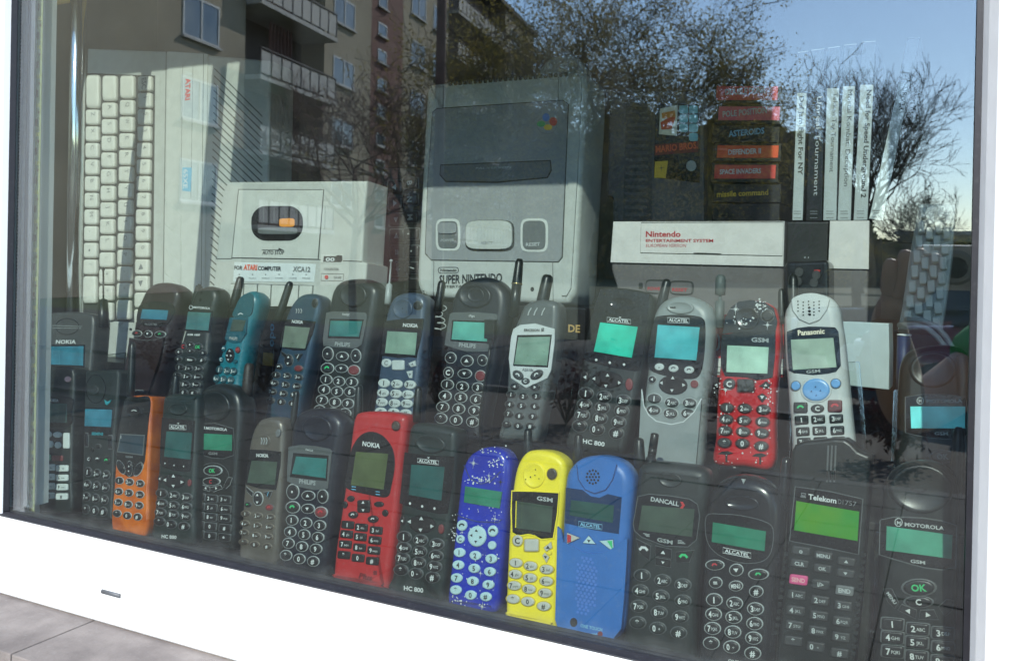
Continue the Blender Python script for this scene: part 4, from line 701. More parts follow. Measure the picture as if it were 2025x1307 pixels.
('k','key','charcoal',1.6,'e',(17.5,53.4,6,0.6,0.1,4.3),'6MNO','rimdark','white'),
('k','key','charcoal',1.6,'e',(-18,42.6,6.3,0.7,0.1,4.4),'7PQRS','rimdark','white'),
('k','key','charcoal',1.6,'e',(-1,41.1,6.2,0.7,0.1,4.4),'8TUV','rimdark','white'),
('k','key','charcoal',1.6,'e',(16.3,41,6,0.7,0.1,4.3),'9WXYZ','rimdark','white'),
('k','key','charcoal',1.6,'e',(-18,29.8,6.3,0.7,0.1,4.4),'*','rimdark','white'),
('k','key','charcoal',1.6,'e',(-1.3,28.8,6.2,0.7,0.1,4.4),'0+','rimdark','white'),
('k','key','charcoal',1.6,'e',(15.7,28.8,6,0.7,0.1,4.3),'#','rimdark','white'),
('A','antenna','black','ribbed',(-20.6,153.9,-18.5,180),4.7,3.6,14),
]),
'F14':(((-0.14551,0.045,1.08812),(0.99996,-0.00127,-0.00904),(0.00913,0.13917,0.99023),(0,-0.99027,0.13917)),('body','black_gloss','s',28,10,((-27.7,-1.6),(-28.6,36.6),(-29.8,76.7),(-30.6,110.6),(-28,129.5),(-21.6,139.3),(-12.2,145.4),(-1.4,147.9),(10.2,147),(20.5,142.4),(27.7,132.7),(30.1,118.6),(28.8,86.9),(26.6,54),(25.4,4.4),(0,0))),[
('D','earpiece','black_gloss',1,(-1.5,126.9,14.1,1.1,0.1,5.7)),
('s','screen_window','gloss_black',0.6,((-28.3,112.6),(-18.1,115.9),(-3,117.2),(14.7,115.9),(23.2,110.9),(22.5,93.7),(15.1,85.1),(-0.9,82),(-17.5,85.3),(-26.5,94.2))),
('L','window_rim','rimdark',0.8,((-28.3,112.6),(-18.1,115.9),(-3,117.2),(14.7,115.9),(23.2,110.9),(22.5,93.7),(15.1,85.1),(-0.9,82),(-17.5,85.3),(-26.5,94.2)),0.5),
('p','display','lcd_green',0.9,((-22.9,109),(18.1,108.5),(17.9,93.5),(-22.9,93.8))),
('lc','logo_frame','white',1.15,((-13.5,87.2),(8,86.7),(7.8,90.6),(-13.7,91.2)),0.35),
('t','lettering','white',1.15,'ALCATEL',(-12.2,87.9,6.7,87.5),2.5,1,0),
('p','led','silver',0.8,((-3,145.2),(0.6,145.3),(-1,141.4))),
('k','key','key_black',1.6,'e',(-19.3,76.9,6.6,1.1,-0.2,3.5),'~','silver','red_ink'),
('k','key','key_black',1.6,'e',(-2.6,76.1,4.8,0.9,-0.2,4.1),'v','silver','white'),
('k','key','key_black',1.6,'e',(14.2,75.8,6.8,1.2,-0.2,3.6),'~','silver','green_ink'),
('k','key','key_black',1.6,'e',(-17.8,63.8,4.6,0.8,-0.2,3.8),'=','silver','white'),
('k','key','key_black',1.6,'e',(-2.2,64.2,4.8,0.9,-0.2,3.5),'MENU','silver','white'),
('k','key','key_black',1.6,'e',(13.3,62.9,4.7,0.9,-0.2,3.8),'#','silver','white'),
('k','key','key_black',1.6,'e',(-18.1,50.9,5.7,0.6,0.1,4.3),'1','silver','white'),
('k','key','key_black',1.6,'e',(-2.4,51.3,5.6,0.6,0.1,4.2),'2ABC','silver','white'),
('k','key','key_black',1.6,'e',(13.4,50.2,5.5,0.6,0.1,4.2),'3DEF','silver','white'),
('k','key','key_black',1.6,'e',(-18,40.1,5.7,0.6,0.1,4.3),'4GHI','silver','white'),
('k','key','key_black',1.6,'e',(-2.5,40.8,5.6,0.6,0.1,4.2),'5JKL','silver','white'),
('k','key','key_black',1.6,'e',(13.4,39.4,5.5,0.6,0.1,4.2),'6MNO','silver','white'),
('k','key','key_black',1.6,'e',(-18.1,29.4,5.7,0.7,0.1,4.2),'7PQRS','silver','white'),
('k','key','key_black',1.6,'e',(-2.5,30,5.6,0.7,0.1,4.2),'8TUV','silver','white'),
('k','key','key_black',1.6,'e',(13.2,28.7,5.5,0.7,0.1,4.2),'9WXYZ','silver','white'),
('k','key','key_black',1.6,'e',(-18.4,18.4,5.7,0.7,0.1,4.2),'*','silver','white'),
('k','key','key_black',1.6,'e',(-2.8,18.9,5.6,0.7,0.1,4.2),'0+','silver','white'),
('k','key','key_black',1.6,'e',(13.2,17.7,5.5,0.7,0.1,4.1),'#','silver','white'),
('t','lettering','grey_white',1.15,'ONE TOUCH',(-4.5,7.2,18,8.5),2.6,1,0),
('A','antenna','black_gloss','stub',(27.1,130,28.6,165.5),4.3,3.8,12),
]),
'F15':(((-0.08859,0.045,1.0877),(0.9991,-0.00591,-0.04203),(0.04244,0.13905,0.98938),(0,-0.99027,0.13917)),('body','black','p',34,3,((-27.9,-4.4),(-26.5,34.3),(-25.4,66.2),(-25.9,104.5),(-29.1,169),(-27,174.8),(-21,178.6),(-8.6,181.8),(1.2,184.5),(8.5,185.1),(13.6,182.6),(18.8,177.9),(25.5,175.9),(27.6,175.3),(28.3,146.4),(28,102.7),(27.5,53.4),(27,6),(0,0))),[
('l','groove','rimdark',0.5,((-2.6,178.3),(-1.6,151.1)),1.2),
('l','groove_slot','hole',0.8,((-1.9,159.6),(-1.6,152.6)),1),
('l','groove','rimdark',0.5,((0,178.7),(0.9,151.5)),1.2),
('l','groove_slot','hole',0.8,((0.6,160.1),(0.9,153.1)),1),
('l','groove','rimdark',0.5,((2.7,179.1),(3.6,152)),1.2),
('l','groove_slot','hole',0.8,((3.3,160.5),(3.6,153.5)),1),
('p','screen_window','gloss_black',0.6,((-23.8,143.9),(0.6,144.7),(24.4,143.2),(24.4,103.2),(1.4,103.5),(-24.6,103.4))),
('lc','window_rim','rimdark',0.8,((-23.8,143.9),(0.6,144.7),(24.4,143.2),(24.4,103.2),(1.4,103.5),(-24.6,103.4)),0.8),
('t','lettering','white',1.15,'Telekom',(-13.7,136.6,6.4,136.9),3.8,1,0),
('t','lettering','grey_ink',1.15,'D1',(7.6,136.9,11.2,137),3.4,0,0),
('t','lettering','grey_ink',1.15,'757',(12.5,137,20.4,137.2),3.4,0,0),
('lc','horn_emblem','grey_ink',1.1,((-19,140),(-15.9,140.1),(-16.1,138.3),(-18.6,138.3)),0.8),
('l','horn_emblem','grey_ink',1.1,((-19.4,137.3),(-15.3,137.4)),0.9),
('p','display','lcd_lit_green',0.9,((-22.3,133.6),(22.7,133.8),(23.1,112.6),(-22,111.7))),
('k','key','key_charcoal',1.6,'r',(-15.7,97.8,6.7,0.4,0.2,3.1),'o',None,'grey_white'),
('k','key','key_charcoal',1.6,'r',(0.4,97.4,6.5,0.4,0.2,3),'MENU',None,'grey_white'),
('k','key','key_charcoal',1.6,'r',(16.5,96.6,6.4,0.4,0.2,3),'^',None,'grey_white'),
('k','key','key_charcoal',1.6,'r',(-16,88.3,6.6,0.4,0.2,3.1),'CLR',None,'grey_white'),
('k','key','key_charcoal',1.6,'r',(0.4,88.2,6.5,0.4,0.2,3),'OK',None,'grey_white'),
('k','key','key_charcoal',1.6,'r',(16.6,88.2,6.4,0.4,0.2,3),'v',None,'grey_white'),
('k','key','key_pink',1.6,'r',(-15.8,76.5,6.6,0.5,0.2,3.6),'SEND',None,'pinkish'),
('k','key','key_charcoal',1.6,'r',(0.1,76.6,6.5,0.5,0.2,3.5),'i/>',None,'grey_white'),
('k','key','key_grey',1.6,'r',(16.9,75.9,6.3,0.5,0.2,3.5),'END',None,'grey_white'),
('k','key','key_charcoal',1.6,'r',(-16.2,65.4,6.6,0.5,0.2,3.5),'1ABC',None,'grey_white'),
('k','key','key_charcoal',1.6,'r',(0.6,65.1,6.5,0.5,0.2,3.5),'2DEF',None,'grey_white'),
('k','key','key_charcoal',1.6,'r',(16.8,65,6.3,0.5,0.2,3.5),'3GHI',None,'grey_white'),
('k','key','key_charcoal',1.6,'r',(-16.1,54.1,6.6,0.6,0.2,3.5),'4JKL',None,'grey_white'),
('k','key','key_charcoal',1.6,'r',(0.5,54.2,6.5,0.6,0.2,3.5),'5MNO',None,'grey_white'),
('k','key','key_charcoal',1.6,'r',(16.8,53.9,6.3,0.6,0.2,3.5),'6PQR',None,'grey_white'),
('k','key','key_charcoal',1.6,'r',(-15.9,43.3,6.6,0.6,0.2,3.5),'7STU',None,'grey_white'),
('k','key','key_charcoal',1.6,'r',(0.4,43.2,6.5,0.6,0.2,3.5),'8VWX',None,'grey_white'),
('k','key','key_charcoal',1.6,'r',(16.8,42.9,6.3,0.6,0.2,3.4),'9YZ',None,'grey_white'),
('k','key','key_charcoal',1.6,'r',(-15.9,32.2,6.6,0.7,0.2,3.5),'*',None,'grey_white'),
('k','key','key_charcoal',1.6,'r',(0.1,31.8,6.4,0.7,0.2,3.5),'0+',None,'grey_white'),
('k','key','key_charcoal',1.6,'r',(16.8,31.5,6.3,0.7,0.2,3.4),'#',None,'grey_white'),
('r','grip_rib','black',0.9,(27.7,103.8,1.9,0.1,0.1,1.5)),
('r','grip_rib','black',0.9,(-26.4,92.8,1.5,0.1,0.1,1.5)),
('r','grip_rib','black',0.9,(27.6,98.7,1.9,0.1,0.1,1.5)),
('r','grip_rib','black',0.9,(-26.6,87.5,1.5,0.1,0.1,1.5)),
('r','grip_rib','black',0.9,(27.4,93.6,1.9,0.1,0.1,1.5)),
('r','grip_rib','black',0.9,(-26.8,82.2,1.5,0.1,0.1,1.5)),
('r','grip_rib','black',0.9,(27.3,88.6,1.9,0.1,0.1,1.5)),
('r','grip_rib','black',0.9,(-27,76.9,1.5,0.1,0.1,1.5)),
('r','grip_rib','black',0.9,(27.2,83.5,1.9,0.1,0.1,1.5)),
('r','grip_rib','black',0.9,(-27.2,71.6,1.5,0.1,0.1,1.5)),
('r','grip_rib','black',0.9,(27.1,78.4,1.9,0.1,0.1,1.5)),
('r','grip_rib','black',0.9,(-27.4,66.4,1.5,0.1,0.1,1.5)),
('r','grip_rib','black',0.9,(27,73.3,1.9,0.1,0.1,1.5)),
('r','grip_rib','black',0.9,(-27.5,61.1,1.5,0.1,0.1,1.5)),
('r','grip_rib','black',0.9,(26.8,68.3,1.9,0.2,0.1,1.5)),
('r','grip_rib','black',0.9,(-27.7,55.9,1.5,0.1,0.1,1.5)),
('r','grip_rib','black',0.9,(26.7,63.2,1.9,0.2,0.1,1.5)),
('r','grip_rib','black',0.9,(-27.9,50.6,1.5,0.1,0.1,1.5)),
('r','grip_rib','black',0.9,(26.6,58.2,1.9,0.2,0.1,1.5)),
('r','grip_rib','black',0.9,(-28.1,45.4,1.5,0.1,0.1,1.5)),
('r','grip_rib','black',0.9,(26.5,53.2,1.9,0.2,0.1,1.5)),
('r','grip_rib','black',0.9,(-28.3,40.2,1.5,0.1,0.1,1.5)),
('r','grip_rib','black',0.9,(26.4,48.1,1.9,0.2,0.1,1.5)),
('r','grip_rib','black',0.9,(-28.4,34.9,1.5,0.1,0.1,1.5)),
('r','grip_rib','black',0.9,(26.3,43.1,1.9,0.2,0.1,1.5)),
('r','grip_rib','black',0.9,(26.2,38.1,1.9,0.2,0.1,1.5)),
('r','grip_rib','black',0.9,(26,33.1,1.8,0.2,0.1,1.5)),
]),
'F16':(((-0.01959,0.05,1.09926),(0.99999,0.00047,0.00334),(-0.00338,0.13917,0.99026),(0,-0.99027,0.13917)),('body','black','s',30,10,((-27.2,-0.1),(-26.9,41.8),(-26.7,90.4),(-26.2,117.6),(-24.7,138.9),(-20.6,150.6),(-13.7,157.4),(-3.4,161.3),(7.9,162),(16.4,158.9),(22.1,152.7),(24.8,141.5),(25.3,110.5),(25,75),(24.4,39.9),(23.9,4.1),(0,1.2))),[
('D','earpiece','black',1,(0.4,142.1,21.2,0.7,1.1,17.9)),
('d','sound_hole','hole',1.2,((-5.3,141.1,1.4),(-0.9,139.5,1.2),(3.3,141.5,1.2),(-3,140.2,1),(1.6,140.3,1))),
('p','screen_window','gloss_black',0.6,((-26.2,116.4),(-17.5,119.5),(-8.3,120.8),(3.1,121.7),(14.3,121.4),(24,119.6),(23.8,90.7),(14.9,87.7),(3.8,87.4),(-7.6,88.8),(-16.8,90.2),(-26.1,91.7))),
('lc','window_rim','rimdark',0.8,((-26.2,116.4),(-17.5,119.5),(-8.3,120.8),(3.1,121.7),(14.3,121.4),(24,119.6),(23.8,90.7),(14.9,87.7),(3.8,87.4),(-7.6,88.8),(-16.8,90.2),(-26.1,91.7)),0.8),
('p','display','lcd_pale_green',0.9,((-21.7,112.7),(21.6,112.7),(21.1,96.2),(-21.8,95.5))),
('lc','logo_ring','grey_white',1.1,((-11.3,116.9),(-11.5,115.8),(-12,114.8),(-12.7,114.1),(-13.6,113.7),(-14.6,113.8),(-15.4,114.3),(-15.9,115.1),(-16.1,116.2),(-16,117.3),(-15.5,118.3),(-14.7,119),(-13.8,119.3),(-12.8,119.2),(-12,118.7),(-11.5,117.9)),0.6),
('t','lettering','grey_white',1.15,'M',(-14.9,115,-12.3,115),2.4,1,0),
('t','lettering','grey_white',1.15,'MOTOROLA',(-9.6,114.5,16.1,115.3),2.6,1,0),
('t','lettering','grey_white',1.15,'GSM',(-5.3,89.6,4.3,89.8),2.3,1,0),
('k','key','key_black',1.6,'e',(0.5,73.1,10.2,1.8,-0.1,5.4),'OK','rimdark','green_ink'),
('k','key','key_black',1.6,'e',(0.5,63.3,8.7,1.5,-0.1,3.7),'C','rimdark','white'),
('kp','key','key_black',1.5,((-22.6,68.2),(-17.4,69.1),(-12.6,60.6),(-14.8,56),(-19.5,60)),'','rimdark','white'),
('t','lettering','grey_white',2.2,'MENU',(-20.8,65.8,-15.1,59),2.2,1,0),
('kp','key','key_black',1.5,((-12.7,55.5),(-10.3,59.5),(-0.7,57.4),(-1.1,51.6)),'<','rimdark','white'),
('kp','key','key_black',1.5,((1.1,51.8),(2.1,57.7),(10.4,59.5),(13.5,53.7)),'>','rimdark','white'),
('kp','key','key_black',1.5,((13.7,62.4),(18.5,68),(22.9,68.2),(21.9,61.5),(17.6,56.7)),'','rimdark','white'),
('k','key','key_black',1.6,'r',(-16.2,45,7.1,0.7,0.2,4),'1','rimdark','white'),
('k','key','key_black',1.6,'r',(0.4,44.8,7,0.7,0.2,3.9),'2ABC','rimdark','white'),
('k','key','key_black',1.6,'r',(16.5,45,6.8,0.7,0.2,3.9),'3DEF','rimdark','white'),
('k','key','key_black',1.6,'r',(-15.9,35.8,7.1,0.7,0.2,4),'4GHI','rimdark','white'),
('k','key','key_black',1.6,'r',(0.1,35.6,7,0.7,0.2,3.9),'5JKL','rimdark','white'),
('k','key','key_black',1.6,'r',(16.7,35.4,6.8,0.7,0.2,3.9),'6MNO','rimdark','white'),
('k','key','key_black',1.6,'r',(-15.4,26.3,7.1,0.8,0.2,4),'7PQRS','rimdark','white'),
('k','key','key_black',1.6,'r',(0,26,6.9,0.8,0.2,3.9),'8TUV','rimdark','white'),
('k','key','key_black',1.6,'r',(16.5,26.1,6.8,0.8,0.2,3.9),'9WXYZ','rimdark','white'),
('A','antenna','black','stub',(23.9,147.2,24.5,188.2),4.8,4.1,18),
]),
'B1':(((-1.04906,0.145,1.16894),(0.98874,0.02599,0.14737),(-0.14965,0.17169,0.97372),(0,-0.98481,0.17365)),('body','darkgrey','s',28,5,((-48.7,2.5),(-52,71.6),(-53.9,120.3),(-54.3,149.9),(-43.4,155.2),(0,152.8),(38.3,146.3),(49.8,138.7),(51,110.6),(49.6,59.3),(50.6,-4.8),(0.1,-1.2))),[
('lc','speaker_ring','black_gloss',0.7,((22.9,129.9),(22.1,126.7),(19.2,123.9),(14.5,122),(8.3,121.1),(1.4,121.2),(-5.7,122.4),(-12.2,124.6),(-17.6,127.5),(-21.2,130.9),(-22.7,134.4),(-21.9,137.7),(-19,140.5),(-14.1,142.4),(-7.9,143.4),(-0.9,143.2),(6.2,141.9),(12.7,139.7),(17.9,136.8),(21.4,133.4)),0.7),
('l','speaker_slot','silver',0.75,((-29.3,136.6),(29.7,129.2)),0.5),
('l','speaker_slot','silver',0.75,((-29.6,133.2),(28.3,127)),0.5),
('t','lettering','white',1.15,'NOKIA',(-19.1,110.8,20.3,107.2),4.9,1,0),
('p','screen_window','gloss_black',0.5,((-38.6,111.1),(37.1,104.3),(39,74),(-40,82.2))),
('p','display','lcd_blue',0.9,((-35.8,108.4),(34.9,102.6),(36.4,76.6),(-38.5,84.5))),
('A','antenna','black','whip',(51.1,144.5,45.2,210.5),5.3,2.4,14),
]),
'B2':(((-0.90471,0.14,1.21648),(0.99825,-0.01127,-0.05799),(0.05908,0.19048,0.97991),(0,-0.98163,0.19081)),('body','maroon_black','s',30,9,((-23,-1.5),(-28.3,35.7),(-31.7,69.7),(-33.5,90.1),(-33.4,113.4),(-31.2,124),(-26.2,137.5),(-16,146),(-0.9,149.7),(15.1,149.7),(27.9,145.1),(35,136.8),(34.1,117.7),(31,87.2),(29.8,55.8),(26.1,30.4),(23.3,7.8),(0.2,-0.6))),[
('s','screen_window','gloss_black',0.7,((-29.2,108.7),(-27.1,116.7),(-8.9,122.6),(12,124.4),(26.2,123.9),(32.4,117.6),(29.2,102.1),(17.6,93.9),(-5,92),(-25.8,94.8))),
('p','display','lcd_blue',0.9,((-21.7,112.3),(24,115.4),(24.2,103),(-21.5,99.7))),
('t','lettering','grey_ink',1.15,'ALCATEL',(-12.1,93,10.5,95),2.3,1,0),
('p','keypad_flip','maroon_black',2.2,((-31.8,74.2),(-15.7,73.9),(0.3,74.5),(13.8,77),(26.8,81.7),(27.4,58),(24.2,33.9),(20.5,11.1),(0.6,3.8),(-22.3,0.9),(-27.8,35.7))),
('l','flip_edge','rimdark',2.4,((-31.8,74.2),(-15.7,73.9),(0.3,74.5),(13.8,77),(26.8,81.7)),0.8),
('k','key','key_black',1.6,'e',(-21.9,81.1,7.9,0.9,-1.1,3.5),'~','silver','red_ink'),
('k','key','key_black',1.6,'e',(-2.5,82.7,6.6,0.8,-1.2,3.8),'v','silver','white'),
('k','key','key_black',1.6,'e',(18.3,84.5,8.5,1,-1.1,3.5),'~','silver','green_ink'),
('t','lettering','grey_white',2.7,'ONE TOUCH',(-5,10.4,13.9,12.6),2.1,1,0),
('e','hinge_stud','black',0.8,(-35.1,84.8,1.8,0.2,-0.5,1.7)),
('A','antenna','blackgreen','tip',(50.8,131.8,51.5,153.3),5.2,4.2,14),
]),
'B3':(((-0.82528,0.145,1.22644),(0.99896,-0.00871,-0.04478),(0.04562,0.19061,0.98061),(0,-0.98163,0.19081)),('body','charcoal','s',28,8,((-25.1,-0.9),(-27.3,25.2),(-30.6,49.5),(-27.1,64.8),(-25.3,79.9),(-25.5,102.4),(-24.5,117.6),(-19.4,130),(-9.6,134.8),(1.6,136.8),(11.4,134.3),(17.1,127.3),(18.3,117.5),(16.8,101.3),(19.1,72.1),(23.1,43.4),(21.3,19),(21.1,1.6),(0,0))),[
('d','sound_hole','hole',0.9,((-7.6,127.2,2.1),(-6.8,117.9,2.4))),
('p','screen_window','gloss_black',0.6,((-25.8,103.7),(15.5,106.4),(18.1,80.6),(-24,78.2))),
('p','display','lcd_teal_grey',0.9,((-23.3,102),(14.1,104.1),(15.7,82.2),(-21.7,80.3))),
('lc','logo_ring','white',1.1,((-16.9,107.8),(-17,106.6),(-17.8,105.6),(-19.1,105.2),(-20.6,105.4),(-21.9,106.2),(-22.6,107.3),(-22.5,108.6),(-21.7,109.6),(-20.4,110),(-18.9,109.8),(-17.6,109)),0.6),
('t','lettering','white',1.15,'MOTOROLA',(-15.3,106.9,11.9,108),2.5,1,0),
('t','lettering','white',1.15,'GSM 1800',(-16.6,73.1,4.4,74.8),2.3,1,0),
('k','key','key_black',1.6,'e',(-8.8,62.8,5.6,0.6,-0.8,2.9),'^','rimdark','white'),
('k','key','key_black',1.6,'e',(4.7,61.4,6.5,0.7,-1.2,4.3),'OK','rimdark','green_ink'),
('k','key','key_black',1.6,'e',(-19.3,59.4,4.6,0.5,-1.1,4.1),'C','rimdark','red_ink'),
('k','key','key_black',1.6,'e',(-6.7,55.2,5.5,0.6,-0.7,2.6),'v','rimdark','white'),
('k','key','key_black',1.6,'e',(-25.3,52,5.6,0.6,-0.9,3.4),'<','rimdark','white'),
('k','key','key_black',1.6,'e',(14.7,55.1,5.8,0.6,-0.8,3),'=','rimdark','white'),
('k','key','key_black',1.6,'e',(-23.8,43.5,5.6,0.6,-0.8,3),'+','rimdark','white'),
('k','key','key_black',1.6,'e',(-3.9,44.9,7.8,0.9,-0.8,3.1),'Menu','rimdark','white'),
('k','key','key_black',1.6,'e',(14.8,46.6,4.5,0.5,-0.8,3.1),'#','rimdark','white'),
('k','key','key_black',1.6,'e',(-19.1,33.9,7,0.4,-0.6,3.6),'1','rimdark','white'),
('k','key','key_black',1.6,'e',(-4.8,34.6,6.9,0.4,-0.5,3.6),'2abc','rimdark','white'),
('k','key','key_black',1.6,'e',(11.8,36,6.8,0.4,-0.5,3.6),'3def','rimdark','white'),
('k','key','key_black',1.6,'e',(-20,23.6,7,0.4,-0.6,3.6),'4ghi','rimdark','white'),
('k','key','key_black',1.6,'e',(-4.2,24.6,6.9,0.4,-0.5,3.6),'5jkl','rimdark','white'),
('k','key','key_black',1.6,'e',(12.8,26.2,6.8,0.4,-0.5,3.6),'6mno','rimdark','white'),
('k','key','key_black',1.6,'e',(-19.4,14.1,7,0.4,-0.6,3.6),'7pqrs','rimdark','white'),
('k','key','key_black',1.6,'e',(-4.1,14.9,6.9,0.4,-0.5,3.6),'8tuv','rimdark','white'),
('k','key','key_black',1.6,'e',(12.4,16.7,6.8,0.4,-0.5,3.5),'9wxyz','rimdark','white'),
('k','key','key_black',1.6,'e',(-19.9,5,7,0.5,-0.6,3.6),'*','rimdark','white'),
('k','key','key_black',1.6,'e',(-4.8,5.4,6.9,0.4,-0.5,3.6),'0','rimdark','white'),
('k','key','key_black',1.6,'e',(10.6,6.8,6.8,0.4,-0.5,3.5),'#','rimdark','white'),
('A','antenna','black','stub',(34.5,121.3,37,153),5.7,4.9,14),
]),
'B4':(((-0.7629,0.145,1.24068),(0.99316,-0.02227,-0.11459),(0.11673,0.1895,0.97492),(0,-0.98163,0.19081)),('body','teal_plastic','s',28,9,((-20.2,-0.5),(-20.6,10.3),(-22.5,32.9),(-21.3,52.6),(-19,66.4),(-19.4,84.6),(-17.4,100.9),(-14.3,108.7),(-8.5,116),(0.7,119.7),(8.4,118.3),(14.4,112),(16.3,101.4),(15,81.9),(13.8,62.4),(15.7,38.8),(18.8,13.3),(20.3,1.7),(0.4,-1.1))),[
('s','ear_panel','teal_dark',0.6,((-14.7,97.6),(-11.6,107.9),(-5.4,113.8),(1.9,116.1),(7.6,113.4),(11.4,101.8),(9,89.3),(-15.5,85.3))),
('l','highlight_slot','white',1.2,((-7.6,88.4),(-4.3,90.8),(0,90)),1),  # white stroke painting a shine on the ear panel
('p','screen_frame','teal_dark',0.6,((-19.8,83.3),(7.9,87.9),(10.8,69.1),(6.6,57.5),(-5.2,54.2),(-19,56.6))),
('p','display','lcd_grey_dark',1,((-13.9,81.6),(6.7,84.3),(5.6,70.4),(-14,67.2))),
('t','lettering','silver',1.15,'PHILIPS',(-11.5,57.7,1,59.2),3.4,1,0),
('k','key','teal_dark',1.6,'e',(-16.7,45.9,3.1,0.6,-1.2,3.4),'~',None,'white'),
('k','key','key_red',1.6,'e',(4.9,48.2,3.3,0.6,-1.2,3.6),'~',None,'red_ink'),
('k','navigation_key','hole',1.4,'e',(-4.8,39.6,6.8,0.8,-1.8,8.3),'',None,'white'),
('p','arrow_mark','white',2.1,((-7.5,43.8),(-4.2,44.4),(-6.6,46.2))),
('p','arrow_mark','white',2.1,((-7.8,40.6),(-7,38.1),(-10.3,38.8))),
('p','arrow_mark','white',2.1,((-6.8,35.3),(-3.4,35.9),(-4.4,33.5))),
('p','arrow_mark','white',2.1,((-3.7,41.1),(-2.8,38.6),(-0.4,40.4))),
('k','key','teal_dark',1.6,'e',(-16.3,32.9,3.4,0.6,-1.1,3.2),'C',None,'white'),
('k','key','teal_dark',1.6,'e',(5.4,34.5,3.3,0.6,-0.8,2.5),'',None,'white'),
('k','key','key_tealdark',1.6,'e',(-15.5,20.9,5.2,0.6,-1,4.6),'1',None,'white'),
('k','key','key_tealdark',1.6,'e',(-3.3,21.8,5.1,0.6,-1,4.6),'2abc',None,'white'),
('k','key','key_tealdark',1.6,'e',(6.5,23,5.1,0.6,-1,4.6),'3def',None,'white'),
('k','key','key_tealdark',1.6,'e',(-16.7,9.9,5.2,0.7,-1,4.6),'4ghi',None,'white'),
('k','key','key_tealdark',1.6,'e',(-5.4,11.1,5.1,0.7,-1,4.6),'5jkl',None,'white'),
('k','key','key_tealdark',1.6,'e',(5.8,12.5,5.1,0.7,-1,4.6),'6mno',None,'white'),
('A','antenna','black','stub',(39.4,97.9,44.1,139.4),4.9,4.5,16),
]),
'B5':(((-0.67956,0.145,1.20885),(0.99435,-0.01843,-0.10455),(0.10616,0.17267,0.97924),(0,-0.98481,0.17365)),('body','blue_metal','s',26,7,((-24.8,-1.4),(-26.6,24.4),(-27.9,50.5),(-25.6,74.9),(-24.9,83.9),(-27.2,94.9),(-27.9,110),(-25.8,124.4),(-21.3,137.5),(-13.3,146.6),(-1.6,150.9),(10.4,151),(17.1,146.6),(20.5,132.6),(20.1,112.6),(21.3,85.5),(21.3,57.1),(21.1,32.5),(22.1,3.4),(0.2,-0.6))),[
('l','sound_slot','grey_white',1,((-12.6,130.8),(-10.6,128.6),(-11.1,125.6)),0.8),
('l','sound_slot','grey_white',1,((-9.2,131.3),(-7.2,129.1),(-7.7,126.1)),0.8),
('l','sound_slot','grey_white',1,((-5.7,131.8),(-3.8,129.6),(-4.3,126.6)),0.8),
('k','power_button','key_black',1.6,'e',(11.9,140.8,3.7,0,-0.3,4.9),'','rimdark',None),
('p','screen_window','gloss_black',0.6,((-23.5,116.4),(-4.7,119),(18.2,120.8),(17.7,106),(13.8,86.9),(-2.8,83.6),(-23.8,84.3),(-26.3,96.3))),
('p','display','lcd_grey',0.9,((-23,108.9),(13.1,112.5),(12.6,88.3),(-20.6,84.6))),
('t','lettering','white',1.15,'NOKIA',(-13.8,113.8,2.1,115.4),3.5,1,0),
('kp','key','key_black',1.5,((-21,80.1),(-10.6,76.8),(-12.1,73.5),(-18.2,76.2)),'','rimdark','white'),
('kp','key','key_black',1.5,((-0.9,79.4),(11.1,82.2),(6.8,73.3)),'/','rimdark','white'),
('k','key','key_black',1.6,'e',(-7,71.6,5.8,1,-1.8,6.2),':','rimdark','white'),
('k','key','key_black',1.6,'e',(-18.6,62,4.3,0.8,-0.9,3.1),'~','rimdark','white'),
('k','key','key_red',1.6,'e',(9.5,65.2,5.7,1,-0.9,3.3),'','rimdark','white'),
('k','key','key_black',1.6,'e',(-20.3,52.5,5.7,0.6,-0.6,3.4),'1','rimdark','white'),
('k','key','key_black',1.6,'e',(-4.5,54.2,5.6,0.6,-0.6,3.4),'2abc','rimdark','white'),
('k','key','key_black',1.6,'e',(11.9,55.7,5.5,0.6,-0.6,3.3),'3def','rimdark','white'),
('k','key','key_black',1.6,'e',(-20.4,42.9,5.7,0.7,-0.6,3.4),'4ghi','rimdark','white'),
('k','key','key_black',1.6,'e',(-4,44.1,5.6,0.7,-0.6,3.4),'5jkl','rimdark','white'),
('k','key','key_black',1.6,'e',(11.9,45.5,5.5,0.7,-0.5,3.3),'6mno','rimdark','white'),
('k','key','key_black',1.6,'e',(-20.4,33.1,5.7,0.7,-0.6,3.4),'7pqrs','rimdark','white'),
('k','key','key_black',1.6,'e',(-4.4,33.9,5.6,0.7,-0.6,3.4),'8tuv','rimdark','white'),
('k','key','key_black',1.6,'e',(12,35.6,5.5,0.7,-0.5,3.3),'9wxyz','rimdark','white'),
('k','key','key_black',1.6,'e',(-20.4,22.8,5.7,0.7,-0.6,3.4),'*','rimdark','white'),
('k','key','key_black',1.6,'e',(-4.6,24.4,5.6,0.7,-0.6,3.3),'0','rimdark','white'),
('k','key','key_black',1.6,'e',(11.9,25.8,5.5,0.7,-0.5,3.3),'#','rimdark','white'),
]),
'B6':(((-0.60453,0.145,1.21281),(0.99971,-0.00418,-0.02371),(0.02407,0.1736,0.98452),(0,-0.98481,0.17365)),('body','black','s',28,10,((-25.4,0.4),(-28,26.3),(-29,59.9),(-30.3,88.9),(-32.2,120.6),(-32.9,142.8),(-29.6,154.1),(-21.8,161.3),(-9.6,164.8),(8.1,166),(23.2,163.1),(32.8,154),(33.5,137.2),(32.5,113.2),(31.1,83.4),(29,53.7),(27.7,24.3),(26.5,2.2),(0,0))),[
